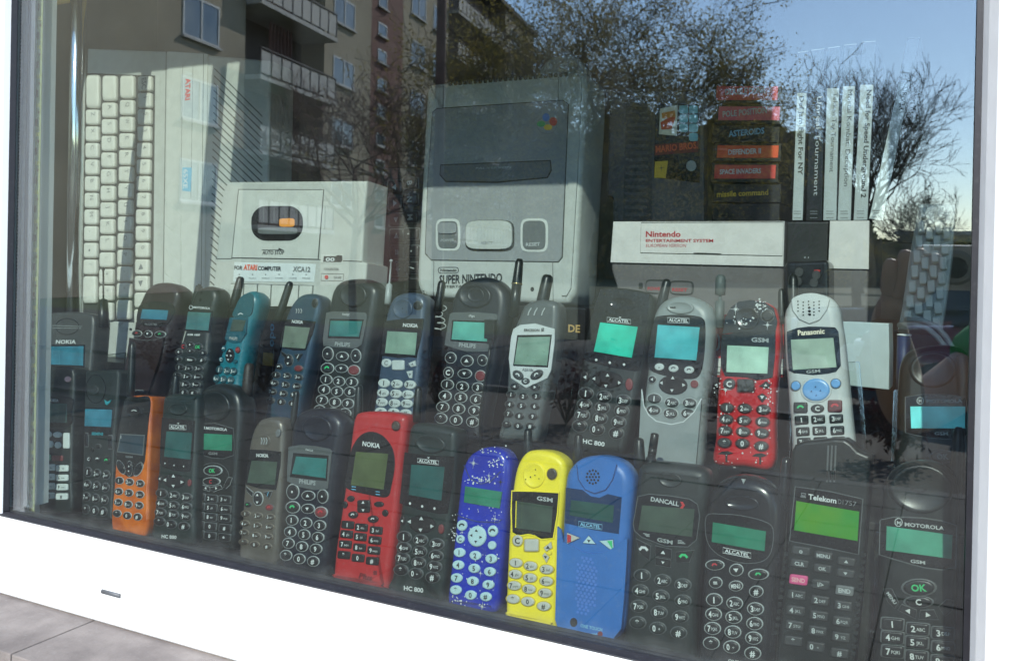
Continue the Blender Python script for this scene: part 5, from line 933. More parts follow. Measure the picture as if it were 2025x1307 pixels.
('p','screen_bezel','grey_metal',1,((-32.4,123.6),(-26.7,125.6),(-2.9,127),(20.6,127.6),(24,124.5),(23.5,106.5),(22.1,92.1),(15.2,87.3),(-7.5,86.4),(-29.8,86.5),(-31.7,94.9))),
('p','screen_window','gloss_black',1.3,((-25.9,117.3),(20.4,120.1),(19.1,98.4),(-25,95.6))),
('p','display','lcd_teal_dim',1.7,((-24.2,115.3),(19.1,117.9),(17.3,100.4),(-23.4,98))),
('t','lettering','white',1.6,'twist',(-9.2,122.4,0.9,122.4),3.4,0,0),
('t','lettering','silver',1.6,'PHILIPS',(-13.4,88.1,7.3,88.7),4.4,1,0),
('D','earpiece','black',1,(1.2,146,18.9,1.1,-2.5,13.9)),
('d','sound_hole','hole',1.2,((-3.7,148.8,0.6),(0,148.4,0.6),(-1.7,147.1,0.6))),
('k','key','key_black',1.6,'e',(-21.8,78.4,6.8,0.6,-1.3,6.9),'.','silver','white'),
('k','key','key_black',1.6,'e',(16.2,79.7,6,0.5,-1.2,6.6),'.','silver','white'),
('k','key','key_black',1.6,'e',(-1.7,77.5,7.6,0.7,-0.8,4.5),'^','silver','white'),
('k','key','key_black',1.6,'e',(-19.6,62.6,8.1,0.8,-1,5.3),'~','silver','green_ink'),
('k','key','key_black',1.6,'e',(-0.5,64.2,7.7,0.7,-0.7,4.1),'v','silver','white'),
('k','key','key_red',1.6,'e',(16.4,63.9,7.1,0.7,-0.9,5),'','silver','white'),
('k','key','key_black',1.6,'e',(-18.9,50.3,7.4,0.2,-0.4,4.9),'1','silver','white'),
('k','key','key_black',1.6,'e',(-1.4,50,7.3,0.2,-0.3,4.8),'2','silver','white'),
('k','key','key_black',1.6,'e',(15.8,51,7.2,0.2,-0.3,4.8),'3','silver','white'),
('k','key','key_black',1.6,'e',(-19.8,38.9,7.4,0.3,-0.4,4.9),'4','silver','white'),
('k','key','key_black',1.6,'e',(-1.9,38.7,7.3,0.3,-0.3,4.8),'5','silver','white'),
('k','key','key_black',1.6,'e',(15.5,40.3,7.2,0.3,-0.3,4.8),'6','silver','white'),
('k','key','key_black',1.6,'e',(-20.7,27.4,7.4,0.3,-0.4,4.8),'7','silver','white'),
('k','key','key_black',1.6,'e',(-2.7,27.1,7.3,0.3,-0.3,4.8),'8','silver','white'),
('k','key','key_black',1.6,'e',(14.8,27.6,7.2,0.3,-0.3,4.8),'9','silver','white'),
('k','key','key_black',1.6,'e',(-21.6,16.3,7.4,0.3,-0.4,4.8),'*','silver','white'),
('k','key','key_black',1.6,'e',(-3.6,15.8,7.3,0.3,-0.3,4.8),'0','silver','white'),
('k','key','key_black',1.6,'e',(12.7,16.8,7.2,0.3,-0.3,4.7),'#','silver','white'),
('A','antenna','silver','whip',(36.5,150.2,33.7,190.7),3,2,16),
]),
'B7':(((-0.52624,0.14,1.22156),(0.99989,-0.0026,-0.01472),(0.01495,0.17363,0.9847),(0,-0.98481,0.17365)),('body','blue_grey','s',26,6,((-26.1,-0.7),(-25.4,25.6),(-25.5,52.1),(-25.5,71.8),(-27,92.6),(-26,112.7),(-23.5,128.1),(-18.5,136.7),(-9.5,141.6),(2,143.4),(14.5,142.1),(22,135.3),(23.6,121.5),(25,89.5),(26.4,56.8),(26,28.6),(25.9,1.9),(0,0))),[
('D','earpiece','blue_grey',1,(-4.2,125.1,13.1,0.8,-1.7,11.2)),
('d','sound_hole','hole',1.2,((-3.8,125.1,0.7),(-3.2,121.3,0.5),(-12.5,120.8,0.8),(1.1,122.3,0.5))),
('k','power_button','key_black',1.6,'e',(14.1,129.3,5.1,0.3,-0.6,4.4),'','rimdark',None),
('p','screen_window','gloss_black',0.6,((-25.6,110.1),(-9.9,113.1),(7.7,115),(23.4,116),(22.9,96.2),(20.8,74.4),(11,74.5),(-2.3,72.5),(-23.3,73.3),(-25.2,92.8))),
('p','display','lcd_sage',0.9,((-19.7,99.9),(17.9,100.7),(18.7,77.1),(-19.3,76.3))),
('t','lettering','white',1.15,'NOKIA',(-0.6,105.9,18.2,106.2),3.7,1,0),
('k','key','key_silver',1.6,'e',(-15.5,66,6.3,0.5,-0.7,4.6),'C',None,'grey_ink'),
('k','key','key_silver',1.6,'r',(-0.5,65,7.8,0.7,-0.8,5.2),'',None,'grey_ink'),
('kp','key','key_silver',1.5,((12,68),(20.2,71.8),(21.7,66),(15.9,64.3)),'^',None,'grey_ink'),
('kp','key','key_silver',1.5,((10.9,59.3),(18.4,61.1),(19,52.9),(15.4,52.9)),'v',None,'grey_ink'),
('k','key','key_silver',1.6,'e',(-15.2,44.7,7.5,0.2,-0.2,4.7),'1',None,'ink'),
('k','key','key_silver',1.6,'e',(0.9,45.3,7.4,0.2,-0.2,4.6),'2abc',None,'ink'),
('k','key','key_silver',1.6,'e',(17.3,46.1,7.3,0.2,-0.2,4.6),'3def',None,'ink'),
('k','key','key_silver',1.6,'e',(-15,34.4,7.5,0.2,-0.2,4.7),'4ghi',None,'ink'),
('k','key','key_silver',1.6,'e',(1.4,35.1,7.4,0.2,-0.2,4.6),'5jkl',None,'ink'),
('k','key','key_silver',1.6,'e',(16.2,35.8,7.3,0.2,-0.2,4.6),'6mno',None,'ink'),
('k','key','key_silver',1.6,'e',(-14.9,24.6,7.5,0.2,-0.2,4.6),'7pqrs',None,'ink'),
('k','key','key_silver',1.6,'e',(1.1,25.1,7.4,0.2,-0.2,4.6),'8tuv',None,'ink'),
('k','key','key_silver',1.6,'e',(16.3,26.3,7.3,0.2,-0.2,4.6),'9wxyz',None,'ink'),
('k','key','key_silver',1.6,'e',(-14.7,14.7,7.5,0.3,-0.2,4.6),'*',None,'ink'),
('k','key','key_silver',1.6,'e',(1.4,15.7,7.4,0.3,-0.2,4.6),'0',None,'ink'),
('k','key','key_silver',1.6,'e',(16.4,16.2,7.3,0.3,-0.2,4.6),'#',None,'ink'),
('A','antenna','black','stub',(31.3,132.7,31.7,159.3),4.8,4.2,14),
]),
'B8':(((-0.44251,0.13,1.21896),(0.99823,-0.01032,-0.05855),(0.05945,0.17334,0.98307),(0,-0.98481,0.17365)),('body','black_blue','s',28,9,((-30.7,-2.1),(-29.6,25.5),(-28,50.3),(-28.9,87.2),(-31,124.5),(-31.2,140.2),(-26.3,153),(-16.1,161.3),(-0.9,165.9),(14.1,165.1),(27.3,157),(32.7,144.9),(33.9,128.2),(31.3,103.7),(29.5,76.3),(28,46.2),(27.3,20.8),(26.7,3),(0,0))),[
('D','earpiece','black_blue',1,(-3.4,145.3,20,0.4,-1,12.7)),
('D','earpiece','black_blue',1,(-2.7,146.1,10.5,0.2,-0.6,8)),
('d','sound_hole','hole',1.2,((-7.9,148.4,0.9),(-4.3,145.2,0.9),(-1.9,149,0.9),(-3.8,147.6,0.8))),
('p','screen_bezel','grey_metal',1,((-29.1,123.9),(-24.9,125.9),(-0.5,128.8),(23.8,129.5),(26.3,127.4),(25.6,109.1),(24.5,93.8),(20.1,91),(-1.9,87.8),(-29.4,91.5),(-29.6,102.7))),
('p','screen_window','gloss_black',1.2,((-24.9,118.1),(21.6,122),(21.5,99.2),(-23.4,96.4))),
('p','display','lcd_teal_bright',1.6,((-22.9,116.7),(19.9,119.9),(19.8,100.8),(-22,98.2))),
('t','lettering','white',1.6,'diga',(-6.2,123.4,0.8,123.6),2.5,0,0),
('t','lettering','silver',1.6,'PHILIPS',(-12.1,92.1,7.3,92.9),4,1,0),
('k','key','key_black',1.6,'e',(-20,79.8,5.9,0.8,-0.9,5),'.','silver','white'),
('k','key','key_black',1.6,'e',(-0.7,79.2,6.5,0.8,-0.9,4.9),'^','silver','white'),
('k','key','key_black',1.6,'e',(16.6,81.9,5.1,0.6,-0.9,4.9),'.','silver','white'),
('k','key','key_black',1.6,'e',(-19.9,64.7,5.2,0.7,-0.9,5),'C','silver','white'),
('k','key','key_black',1.6,'e',(-1,66.2,7.2,1,-0.8,4.2),'v','silver','white'),
('k','key','key_red',1.6,'e',(17.1,66.4,5.5,0.8,-0.9,4.9),'','silver','white'),
('k','key','key_black',1.6,'e',(-18.9,52.8,6.7,0.4,-0.4,4.7),'1','silver','white'),
('k','key','key_black',1.6,'e',(-1.3,53.2,6.5,0.4,-0.4,4.6),'2','silver','white'),
('k','key','key_black',1.6,'e',(16.6,54.6,6.4,0.4,-0.3,4.6),'3','silver','white'),
('k','key','key_black',1.6,'e',(-19.5,41.2,6.7,0.5,-0.4,4.7),'4','silver','white'),
('k','key','key_black',1.6,'e',(-1.2,42.2,6.5,0.5,-0.4,4.6),'5','silver','white'),
('k','key','key_black',1.6,'e',(16.5,43,6.4,0.5,-0.3,4.6),'6','silver','white'),
('k','key','key_black',1.6,'e',(-20.2,30,6.7,0.5,-0.4,4.6),'7','silver','white'),
('k','key','key_black',1.6,'e',(-1.6,31,6.5,0.5,-0.4,4.6),'8','silver','white'),
('k','key','key_black',1.6,'e',(16.5,31.8,6.4,0.5,-0.3,4.6),'9','silver','white'),
('k','key','key_black',1.6,'e',(-20.2,18.6,6.6,0.5,-0.4,4.6),'*','silver','white'),
('k','key','key_black',1.6,'e',(-2.7,19.5,6.5,0.5,-0.4,4.6),'0','silver','white'),
('k','key','key_black',1.6,'e',(16.2,20.7,6.4,0.5,-0.3,4.5),'#','silver','white'),
('A','antenna','black','goldring',(35.7,141.4,33.5,188.8),5.4,4.2,14),
]),
'B9':(((-0.37405,0.13,1.22636),(0.99531,-0.0168,-0.0953),(0.09677,0.17283,0.98019),(0,-0.98481,0.17365)),('body','grey_metal','s',26,6,((-21,-2.8),(-20.3,17.9),(-20.4,34.2),(-24.5,60.2),(-27.7,89.7),(-25.9,105.1),(-23.6,116),(-20.4,127.8),(-12.6,134.5),(1.6,138.1),(13.2,137),(17.6,130.9),(20.1,112),(22,79.9),(21.6,53.6),(20.1,27.2),(18.8,3.2),(0,0))),[
('l','sound_slot','grey_white',0.9,((-10.4,127.7),(-12.1,123.7),(-12.6,119.8)),1),
('l','sound_slot','grey_white',0.9,((-3.9,128.6),(-5.6,124.6),(-6.2,120.8)),1),
('l','sound_slot','grey_white',0.9,((4.1,129.7),(2.4,125.7),(1.8,121.9)),1),
('p','silver_bezel','silver_plastic',0.9,((-25.7,104.3),(-19.2,109.4),(-3.3,113.2),(18.3,111),(20.7,97.3),(22.1,71.2),(19.7,63.4),(-0.5,50.3),(-18.4,56.8),(-24.7,75.1),(-26.5,95.9))),
('p','screen_window','gloss_black',1.2,((-20.1,99.2),(16.5,105.2),(18.6,73.5),(-18.5,68.7))),
('p','display','lcd_sage',1.6,((-18.3,97.2),(15.5,103),(17.4,75),(-17.5,70.3))),
('t','lettering','ink',1.5,'ERICSSON',(-13.3,103.7,3,106.1),2.5,1,0),
('l','logo_stripe','ink',1.4,((4.4,108.9),(7.2,110)),0.7),
('l','logo_stripe','ink',1.4,((4.7,107.7),(7.4,108.9)),0.7),
('l','logo_stripe','ink',1.4,((4.9,106.6),(7.6,107.7)),0.7),
('t','lettering','grey_ink',1.5,'A2618s',(-7.7,65.8,4.3,67.2),2.5,1,0),
('k','key','key_charcoal',2.4,'e',(-11.2,61,5.6,-2.2,1.8,3.6),'~','black','white'),
('k','key','key_charcoal',2.4,'e',(8.4,64.7,5.4,4.2,-2.8,3),'~','black','white'),
('k','key','key_charcoal',2.4,'e',(-2.1,56.7,4.4,0.8,-0.6,3.1),'C',None,'white'),
('k','key','key_black',1.6,'e',(-12.7,49.6,4.8,0.9,-0.6,3.1),'<','rimdark','white'),
('k','key','key_black',1.6,'e',(8.9,52.8,5,0.9,-0.6,3.1),'>','rimdark','white'),
('k','key','key_black',1.6,'e',(-14.8,41.4,4.9,0.5,-0.3,3.2),'1','rimdark','white'),
('k','key','key_black',1.6,'e',(-1.7,42,4.8,0.5,-0.3,3.2),'2','rimdark','white'),
('k','key','key_black',1.6,'e',(11.8,44.5,4.7,0.5,-0.3,3.1),'3','rimdark','white'),
('k','key','key_black',1.6,'e',(-14.5,31.8,4.9,0.5,-0.3,3.2),'4','rimdark','white'),
('k','key','key_black',1.6,'e',(-1.8,32.8,4.8,0.5,-0.3,3.2),'5','rimdark','white'),
('k','key','key_black',1.6,'e',(12.1,35.1,4.7,0.5,-0.3,3.1),'6','rimdark','white'),
('k','key','key_black',1.6,'e',(-13.8,22.6,4.8,0.6,-0.3,3.2),'7','rimdark','white'),
('k','key','key_black',1.6,'e',(-1.9,22.9,4.8,0.5,-0.3,3.1),'8','rimdark','white'),
('k','key','key_black',1.6,'e',(12,25.2,4.7,0.5,-0.3,3.1),'9','rimdark','white'),
('k','key','key_black',1.6,'e',(-13.8,12.5,4.8,0.6,-0.3,3.2),'*','rimdark','white'),
('k','key','key_black',1.6,'e',(-1.4,13.4,4.8,0.6,-0.3,3.1),'0','rimdark','white'),
('k','key','key_black',1.6,'e',(11.1,15.7,4.7,0.6,-0.3,3.1),'#','rimdark','white'),
('A','antenna','black','stub',(-6.3,132,-5.2,163.9),6.3,5.7,13),
]),
'B10':(((-0.29578,0.13,1.22339),(0.99315,-0.0203,-0.1151),(0.11688,0.17246,0.97806),(0,-0.98481,0.17365)),('body','charcoal_green','s',26,6,((-28.6,-1.3),(-28.1,20.2),(-28.3,50.3),(-28.9,79),(-29.2,106.5),(-28.1,128.6),(-26.5,147.9),(-22.3,152),(-6,154.8),(10.5,155.3),(22.7,154),(27.9,148.4),(29.4,130.9),(29.8,102.7),(30,71.9),(29.7,44),(29.2,17.5),(27.1,5.8),(20.3,3.1),(-0.1,0.4))),[
('p','screen_window','gloss_black',0.5,((-24.2,150),(-5.7,153.4),(24.4,152.8),(27.3,130.5),(29.1,102.6),(28.3,82),(24.7,80.4),(1.7,79.8),(-21.4,80.4),(-27.2,82.2),(-28.3,109.6),(-27.1,130.2))),
('p','display','lcd_bright_teal',0.9,((-17.8,119.1),(19.6,121.1),(19.4,92),(-18.5,91))),
('lc','logo_frame','white',1.15,((-11,121),(12.3,122.6),(11.5,126.5),(-11.8,124.9)),0.35),
('t','lettering','white',1.15,'ALCATEL',(-9.7,121.8,10.7,123.3),2.5,1,0),
('p','mark','white',1.1,((-0.4,127.3),(1.9,127.7),(1.1,126))),
('D','earpiece','gloss_black',1,(0.1,139.7,14,0.8,-0.6,6.8)),
('d','sound_hole','hole',1.2,((-2.5,141.2,0.5),(-0.5,141.3,0.5),(1.3,141.5,0.5),(3.1,141.6,0.5))),
('d','indicator_dot','white',1.2,((-14.2,83.9,1.3),(-0.5,83.8,1.3),(13.5,84.7,1.3))),
('k','navigation_key','hole',1.4,'e',(0,68.1,14.9,1.7,-0.9,7.8),'',None,'white'),
('p','arrow_mark','white',2.1,((-1.7,70.4),(1.8,71.1),(-0.5,73.5))),
('p','arrow_mark','white',2.1,((-11.8,68.2),(-11.2,64.9),(-14.5,65.9))),
('p','arrow_mark','white',2.1,((-1.8,62.8),(1.7,63.5),(0.5,60.4))),
('p','arrow_mark','white',2.1,((10.9,68.8),(11.6,65.5),(14.2,67.7))),
('k','key','key_red',1.6,'e',(21.8,67.7,3.5,0.7,-1.1,5.5),'',None,'white'),
('k','key','key_black',1.6,'e',(-21.8,65.9,3.7,0.7,-1.2,5.5),'<',None,'white'),
('k','key','key_black',1.6,'e',(-18.1,51.3,6.9,0.8,-0.6,5.2),'1','rimdark','white'),
('k','key','key_black',1.6,'e',(0.2,51.8,6.7,0.8,-0.6,5.1),'2ABC','rimdark','white'),
('k','key','key_black',1.6,'e',(19.2,52.2,6.6,0.8,-0.5,5.1),'3DEF','rimdark','white'),
('k','key','key_black',1.6,'e',(-17.4,40.8,6.9,0.9,-0.6,5.1),'4GHI','rimdark','white'),
('k','key','key_black',1.6,'e',(0.4,41.9,6.7,0.9,-0.6,5.1),'5JKL','rimdark','white'),
('k','key','key_black',1.6,'e',(19.2,42.8,6.6,0.8,-0.5,5),'6MNO','rimdark','white'),
('k','key','key_black',1.6,'e',(-17.7,31,6.9,0.9,-0.6,5.1),'7PQRS','rimdark','white'),
('k','key','key_black',1.6,'e',(0.2,31.8,6.7,0.9,-0.6,5.1),'8TUV','rimdark','white'),
('k','key','key_black',1.6,'e',(18.4,32.1,6.6,0.9,-0.5,5),'9WXYZ','rimdark','white'),
('k','key','key_black',1.6,'e',(-18.1,20.7,6.9,0.9,-0.6,5.1),'*','rimdark','white'),
('k','key','key_black',1.6,'e',(-0.6,21.3,6.7,0.9,-0.6,5.1),'0+','rimdark','white'),
('k','key','key_black',1.6,'e',(18.2,22,6.6,0.9,-0.5,5),'#','rimdark','white'),
('t','lettering','white',1.15,'HC 800',(-11.9,6.1,9.7,7.8),3.9,1,0),
('A','antenna','black','stub',(33,146.3,34.4,170.7),4.9,4.3,14),
]),
'B11':(((-0.22622,0.13,1.21632),(0.9995,-0.00546,-0.03099),(0.03146,0.17356,0.98432),(0,-0.98481,0.17365)),('body','silver_dark','s',28,10,((-28.3,-1.6),(-28.4,22.6),(-29,56.5),(-28.7,84.1),(-28.8,116),(-27.6,137.1),(-21.7,148.8),(-11.8,154.8),(0,156.7),(12.8,154.7),(23.7,147.9),(28.5,136),(29.6,110.4),(28.8,80.8),(27.7,50.1),(27.3,2.9),(0,0))),[
('D','earpiece','silver_dark',1,(-2.3,144.6,13.2,0.3,-0.3,5.8)),
('d','sound_hole','hole',1.2,((-10.7,144,1),(-8.9,144.1,1),(-7.1,144.3,1))),
('s','screen_window','gloss_black',0.6,((-25.2,131.7),(-20.6,135.6),(-5.2,138),(8.8,138.5),(19.3,136.6),(22.6,127.3),(23.7,101.7),(20.9,85.3),(11,81.2),(-9.2,81.8),(-23.1,85.4),(-27.3,93.9),(-27.4,112))),
('p','display','lcd_cyan',0.9,((-21.6,127.4),(17.4,128.3),(17.3,98.4),(-21.5,97.3))),
('lc','logo_frame','white',1.15,((-12.6,130.3),(7.6,131),(7.2,135.4),(-13,134.8)),0.35),
('t','lettering','white',1.15,'ALCATEL',(-11.5,131.3,6.3,131.8),2.8,1,0),
('k','key','key_silver',1.6,'e',(-15.9,89.3,4.5,0.5,-0.3,3.3),'-',None,'ink'),
('k','key','key_silver',1.6,'e',(-2.7,89.3,4.6,0.5,-0.3,3.4),'~',None,'ink'),
('k','key','key_silver',1.6,'e',(11.6,89.4,4.5,0.5,-0.3,3.3),'~',None,'ink'),
('k','key','key_black',1.6,'e',(-21.5,77.3,3.5,0.4,-0.3,3.1),'<','silver','white'),
('k','key','key_red',1.6,'e',(17.6,77.5,3.6,0.4,-0.4,3.6),'','silver','white'),
('k','navigation_key','hole',1.4,'e',(-1.7,74.4,13.2,0.4,-0.1,8.5),'',None,'white'),
('p','arrow_mark','white',2.1,((-3.9,79.4),(-0.6,79.8),(-2.5,82.3))),
('p','arrow_mark','white',2.1,((-11.3,76.9),(-11,73.7),(-14,75))),
('p','arrow_mark','white',2.1,((-3.7,70.5),(-0.4,70.8),(-1.8,67.9))),
('p','arrow_mark','white',2.1,((6.8,77),(7.2,73.8),(9.8,75.7))),
('k','key','key_charcoal',1.6,'e',(-17.6,60.4,6.3,0.2,-0.1,4.3),'1','silver','white'),
('k','key','key_charcoal',1.6,'e',(-1.2,58.8,6.2,0.2,-0.1,4.3),'2ABC','silver','white'),
('k','key','key_charcoal',1.6,'e',(14.9,60.2,6.1,0.2,0,4.3),'3DEF','silver','white'),
('k','key','key_charcoal',1.6,'e',(-17.2,50.1,6.3,0.3,-0.1,4.3),'4GHI','silver','white'),
('k','key','key_charcoal',1.6,'e',(-1.4,49.1,6.2,0.3,-0.1,4.3),'5JKL','silver','white'),
('k','key','key_charcoal',1.6,'e',(14.4,51.1,6.1,0.2,0,4.2),'6MNO','silver','white'),
('p','keypad_flip','silver_dark',2,((-29.9,67.4),(-26.3,52.8),(-20.9,45.3),(-13.4,40.8),(0.7,39.7),(11.4,43.4),(20,53.1),(25.5,65.7),(25.7,43.2),(26,5.3),(-0.9,1.8),(-26.6,0))),
('l','flip_edge','silver_plastic',2.2,((-29.9,67.4),(-26.3,52.8),(-20.9,45.3),(-13.4,40.8),(0.7,39.7),(11.4,43.4),(20,53.1),(25.5,65.7)),1),
('A','antenna','greygreen','necked',(30.7,138.9,28.3,179.1),4.3,4.7,14),
]),
'B12':(((-0.15915,0.13,1.22715),(0.99997,0.00139,0.00786),(-0.00799,0.17364,0.98478),(0,-0.98481,0.17365)),('body','red_star','s',26,7,((-25.8,-0.4),(-26,21.6),(-26.2,53.3),(-25.9,72.6),(-25,92),(-24,114.2),(-22.1,127.4),(-17.6,136.7),(-10.8,142.2),(-0.6,144),(11.4,142.4),(19.8,137.4),(23.6,125.3),(25.2,105.1),(24.5,84.8),(23.6,63.5),(23.7,38.7),(23.5,2),(0,-0.4))),[
('p','top_cover','black_gloss',0.4,((-23.8,112.3),(-22.3,126.7),(-17.6,136.1),(-10.8,141.6),(-0.6,143.3),(11.5,141.7),(19.4,136.7),(23.1,125.3),(21.8,116.6),(-8.8,114.3))),
('D','earpiece','black_gloss',1,(-2.8,127.1,10.9,0.4,-0.5,10.6)),
('d','sound_hole','hole',1.2,((-1.8,127.5,0.7),(0.9,125.7,0.5),(-4.2,124.8,0.5))),
('k','power_button','key_black',1.6,'e',(14.5,129.8,5.2,0.2,-0.2,5.1),'','rimdark',None),
('p','screen_window','gloss_black',0.7,((-24.1,111.3),(-8.8,114.7),(21.9,116.6),(22.4,97.3),(21.1,77.1),(15.7,75.2),(7.7,73.6),(-0.5,75.4),(-19.6,75.3),(-23.7,84.3),(-24.5,98.5))),
('p','display','lcd_pale',0.9,((-19.1,102.5),(16.9,102.7),(16.7,79.7),(-18.5,78.9))),
('t','lettering','silver',1.15,'GSM',(1.8,106.6,16.5,106.6),3.6,1,0),
('k','key','key_charcoal',1.6,'e',(-15.4,68.8,5.1,0.4,-0.2,4.6),'C','red_dark','white'),
('k','key','key_charcoal',1.6,'r',(-1.2,68.3,7,0.5,-0.3,5.4),'','red_dark','white'),
('kp','key','key_charcoal',1.5,((10.4,68.8),(15.8,73.2),(19.6,70.7),(17.3,67.4)),'^','red_dark','white'),
('kp','key','key_charcoal',1.5,((9.2,60.2),(13.2,62.7),(17,60.3),(13.5,55.2)),'v','red_dark','white'),
('k','key','key_charcoal',1.6,'e',(-16.3,48,5.8,0,0.1,4.2),'1','red_dark','white'),
('k','key','key_charcoal',1.6,'e',(-1.1,48.8,5.7,0,0.2,4.1),'2abc','red_dark','white'),
('k','key','key_charcoal',1.6,'e',(14.6,49.1,5.6,0,0.2,4.1),'3def','red_dark','white'),
('k','key','key_charcoal',1.6,'e',(-16.4,38.3,5.8,0,0.1,4.2),'4ghi','red_dark','white'),
('k','key','key_charcoal',1.6,'e',(-1.3,38.6,5.7,0,0.2,4.1),'5jkl','red_dark','white'),
('k','key','key_charcoal',1.6,'e',(14.4,38.9,5.6,0,0.2,4.1),'6mno','red_dark','white'),
('k','key','key_charcoal',1.6,'e',(-16.8,28.4,5.8,0,0.1,4.2),'7pqrs','red_dark','white'),
('k','key','key_charcoal',1.6,'e',(-1.4,29,5.7,0,0.2,4.1),'8tuv','red_dark','white'),
('k','key','key_charcoal',1.6,'e',(14.3,29.2,5.6,0,0.2,4.1),'9wxyz','red_dark','white'),
('k','key','key_charcoal',1.6,'e',(-16.9,18.1,5.8,0.1,0.1,4.1),'*','red_dark','white'),
('k','key','key_charcoal',1.6,'e',(-1.6,19,5.7,0.1,0.2,4.1),'0','red_dark','white'),
('k','key','key_charcoal',1.6,'e',(14.3,18.4,5.6,0.1,0.2,4.1),'#','red_dark','white'),
('*','printed_star','white',0.9,((-13,134.5,5.8),(14.9,121.8,4.8),(-18.4,63.9,5.8))),
('d','printed_speck','white',0.85,((-5.9,126.6,0.5),(-1.1,118.1,0.8),(2.2,119,0.5),(0.2,124.8,0.8),(-11.5,123.9,0.8),(-13.1,122,0.5),(-3.1,121.9,0.8),(-7.5,121.2,0.8),(-3.1,122.5,0.8),(-8.7,122.8,0.8),(2,127.5,0.8),(-12.9,123.7,0.8),(-20.2,122.1,0.5),(-5.6,121.7,0.5),(-14.5,124.7,0.5),(-4.1,121.4,0.8),(-7.6,125,0.5),(-7.5,123.6,0.8),(-3.8,126,0.5),(-8.1,123.5,0.8),(-7.8,121.2,0.8),(2.8,127.2,0.8),(-9,117.5,0.8),(-13.8,127.8,0.8),(12,142,0.5),(4.2,141.9,0.5),(12.7,135.7,0.5),(4.6,138.6,0.9),(10.4,133.6,0.5),(12.1,138.2,0.9),(10.5,137.3,0.5),(12.3,134.7,0.5),(12.8,138.3,0.5),(7.8,138.9,0.9),(5.9,133,0.5),(13.8,136.1,0.5),(7.1,144.1,0.9),(10.6,139,0.5),(10.5,141.6,0.5),(7,138.7,0.5),(3.5,135.3,0.5),(5.8,136.5,0.5),(5.2,139.6,0.9),(7.4,135.5,0.9),(5.3,137.5,0.5),(7.7,141.9,0.9),(5.7,137.8,0.9),(8.5,138.7,0.5),(8.4,135.8,0.9),(6.6,139.3,0.5),(-17.9,42.6,0.4),(5.2,63.5,0.8),(-17.7,36.3,0.4),(16.4,45.5,0.5),(-4.6,22.3,0.4),(-15.7,69.2,0.5),(-23.3,1.8,0.4),(-14.3,43.9,0.4),(-17.4,26.9,0.5),(20.5,32.4,0.8),(-9.6,2.1,0.5),(15.5,6.2,0.5),(-14.3,52.8,0.5),(5.5,48.8,0.4),(-23.7,39.8,0.4),(2.4,73,0.4),(7,72.2,0.8),(-26.3,67.3,0.8),(-0.6,49.2,0.5),(-8.8,38,0.5),(20.2,72.1,0.5),(12.6,29.1,0.5),(-22.6,50.1,0.5),(-20.9,43.3,0.5),(2.2,17.7,0.5),(-16.4,18.6,0.8),(-4.9,5.7,0.5),(20.4,48.7,0.5),(-3.9,40.8,0.8),(-2.4,53.5,0.4),(0.7,19.3,0.8),(10.9,6.6,0.4),(-17.6,20.5,0.4),(14.5,67.5,0.8),(7.1,66.6,0.4),(5.6,16.4,0.4),(19.7,12.9,0.5),(-1,11,0.8),(-9.6,45.7,0.4),(-15.2,15.3,0.4),(-9.5,49.9,0.5),(-21.6,24.5,0.4),(10.5,4.6,0.8),(-17.1,1,0.4),(-12.7,2.8,0.4),(17.2,37.7,0.8),(14,31.1,0.8),(13.6,40.7,0.8),(-21.1,12,0.4),(5.6,12.4,0.4),(-14.6,7.8,0.4),(-21.1,42.6,0.8),(5.8,27.7,0.8),(17.7,49.7,0.8),(8.5,18.4,0.5),(16.7,32.1,0.5),(-15.6,33,0.5),(-10.4,26.1,0.5),(-8.5,37.6,0.4),(21.4,26.1,0.5),(-25.8,65.7,0.6),(-23.6,68.7,0.6),(-27.7,60.5,0.6),(-23.4,65.3,0.6),(-19.8,67,0.6),(-17.8,62.9,0.6),(-23,72.8,0.6),(-17.4,68.4,0.6),(-18.3,69.3,0.6),(-28.4,64.2,0.6),(-15.6,71.8,0.6),(-27.3,66.9,0.6),(12.3,47.2,0.6),(20.4,65,0.6),(20.1,63.9,0.6),(22.2,55.4,0.6),(18.3,53.2,0.6),(18.2,63.5,0.6),(18.4,67.9,0.6),(16.8,58.9,0.6),(18,74.3,0.6),(18.6,58.5,0.6),(18.3,54.5,0.6),(20.1,60,0.6),(18.5,73.5,0.6),(25.3,65.5,0.6),(20.2,67.1,0.6),(20.1,56.5,0.6))),
('p','printed_tree','black',0.45,((-22.4,8.1),(-18.8,10.6),(-13.7,11.5),(-8.6,10.2),(-12.3,8.6),(-13.8,8.2),(-13.8,2.2),(-15.3,2),(-15.8,8))),
('p','printed_tree','black',0.45,((6.4,9.3),(9.9,11.8),(14.8,12.7),(19.7,11.3),(16.2,9.7),(14.7,9.3),(14.7,3.5),(13.3,3.3),(12.8,9.1))),
('A','antenna','black','stub',(23.8,131.1,22.7,156.1),3,2.7,14),
]),
'B13':(((-0.09296,0.13,1.22974),(0.99316,0.02028,0.115),(-0.11678,0.17246,0.97807),(0,-0.98481,0.17365)),('body','silver_plastic','s',28,9,((-25.6,1.1),(-25.3,25.1),(-25.3,49.4),(-25.7,72.8),(-25.9,96.6),(-25.4,118),(-24.3,132.6),(-21,140.7),(-16,146.7),(-8.5,149.8),(0,150.2),(10,147.9),(17.3,143),(21.4,134.3),(22.3,121.2),(23.3,103.9),(23.7,75.8),(24.1,48.2),(24.6,23.4),(24.7,0.1),(0,0))),[
('s','speaker_panel','silver_plastic',0.8,((-16.4,144.8),(-9.2,148.7),(-0.1,149.5),(8.8,147.2),(14.6,142.4),(12,134.4),(5.4,126.1),(-3.2,123.4),(-11.3,127.9),(-16,135.8))),
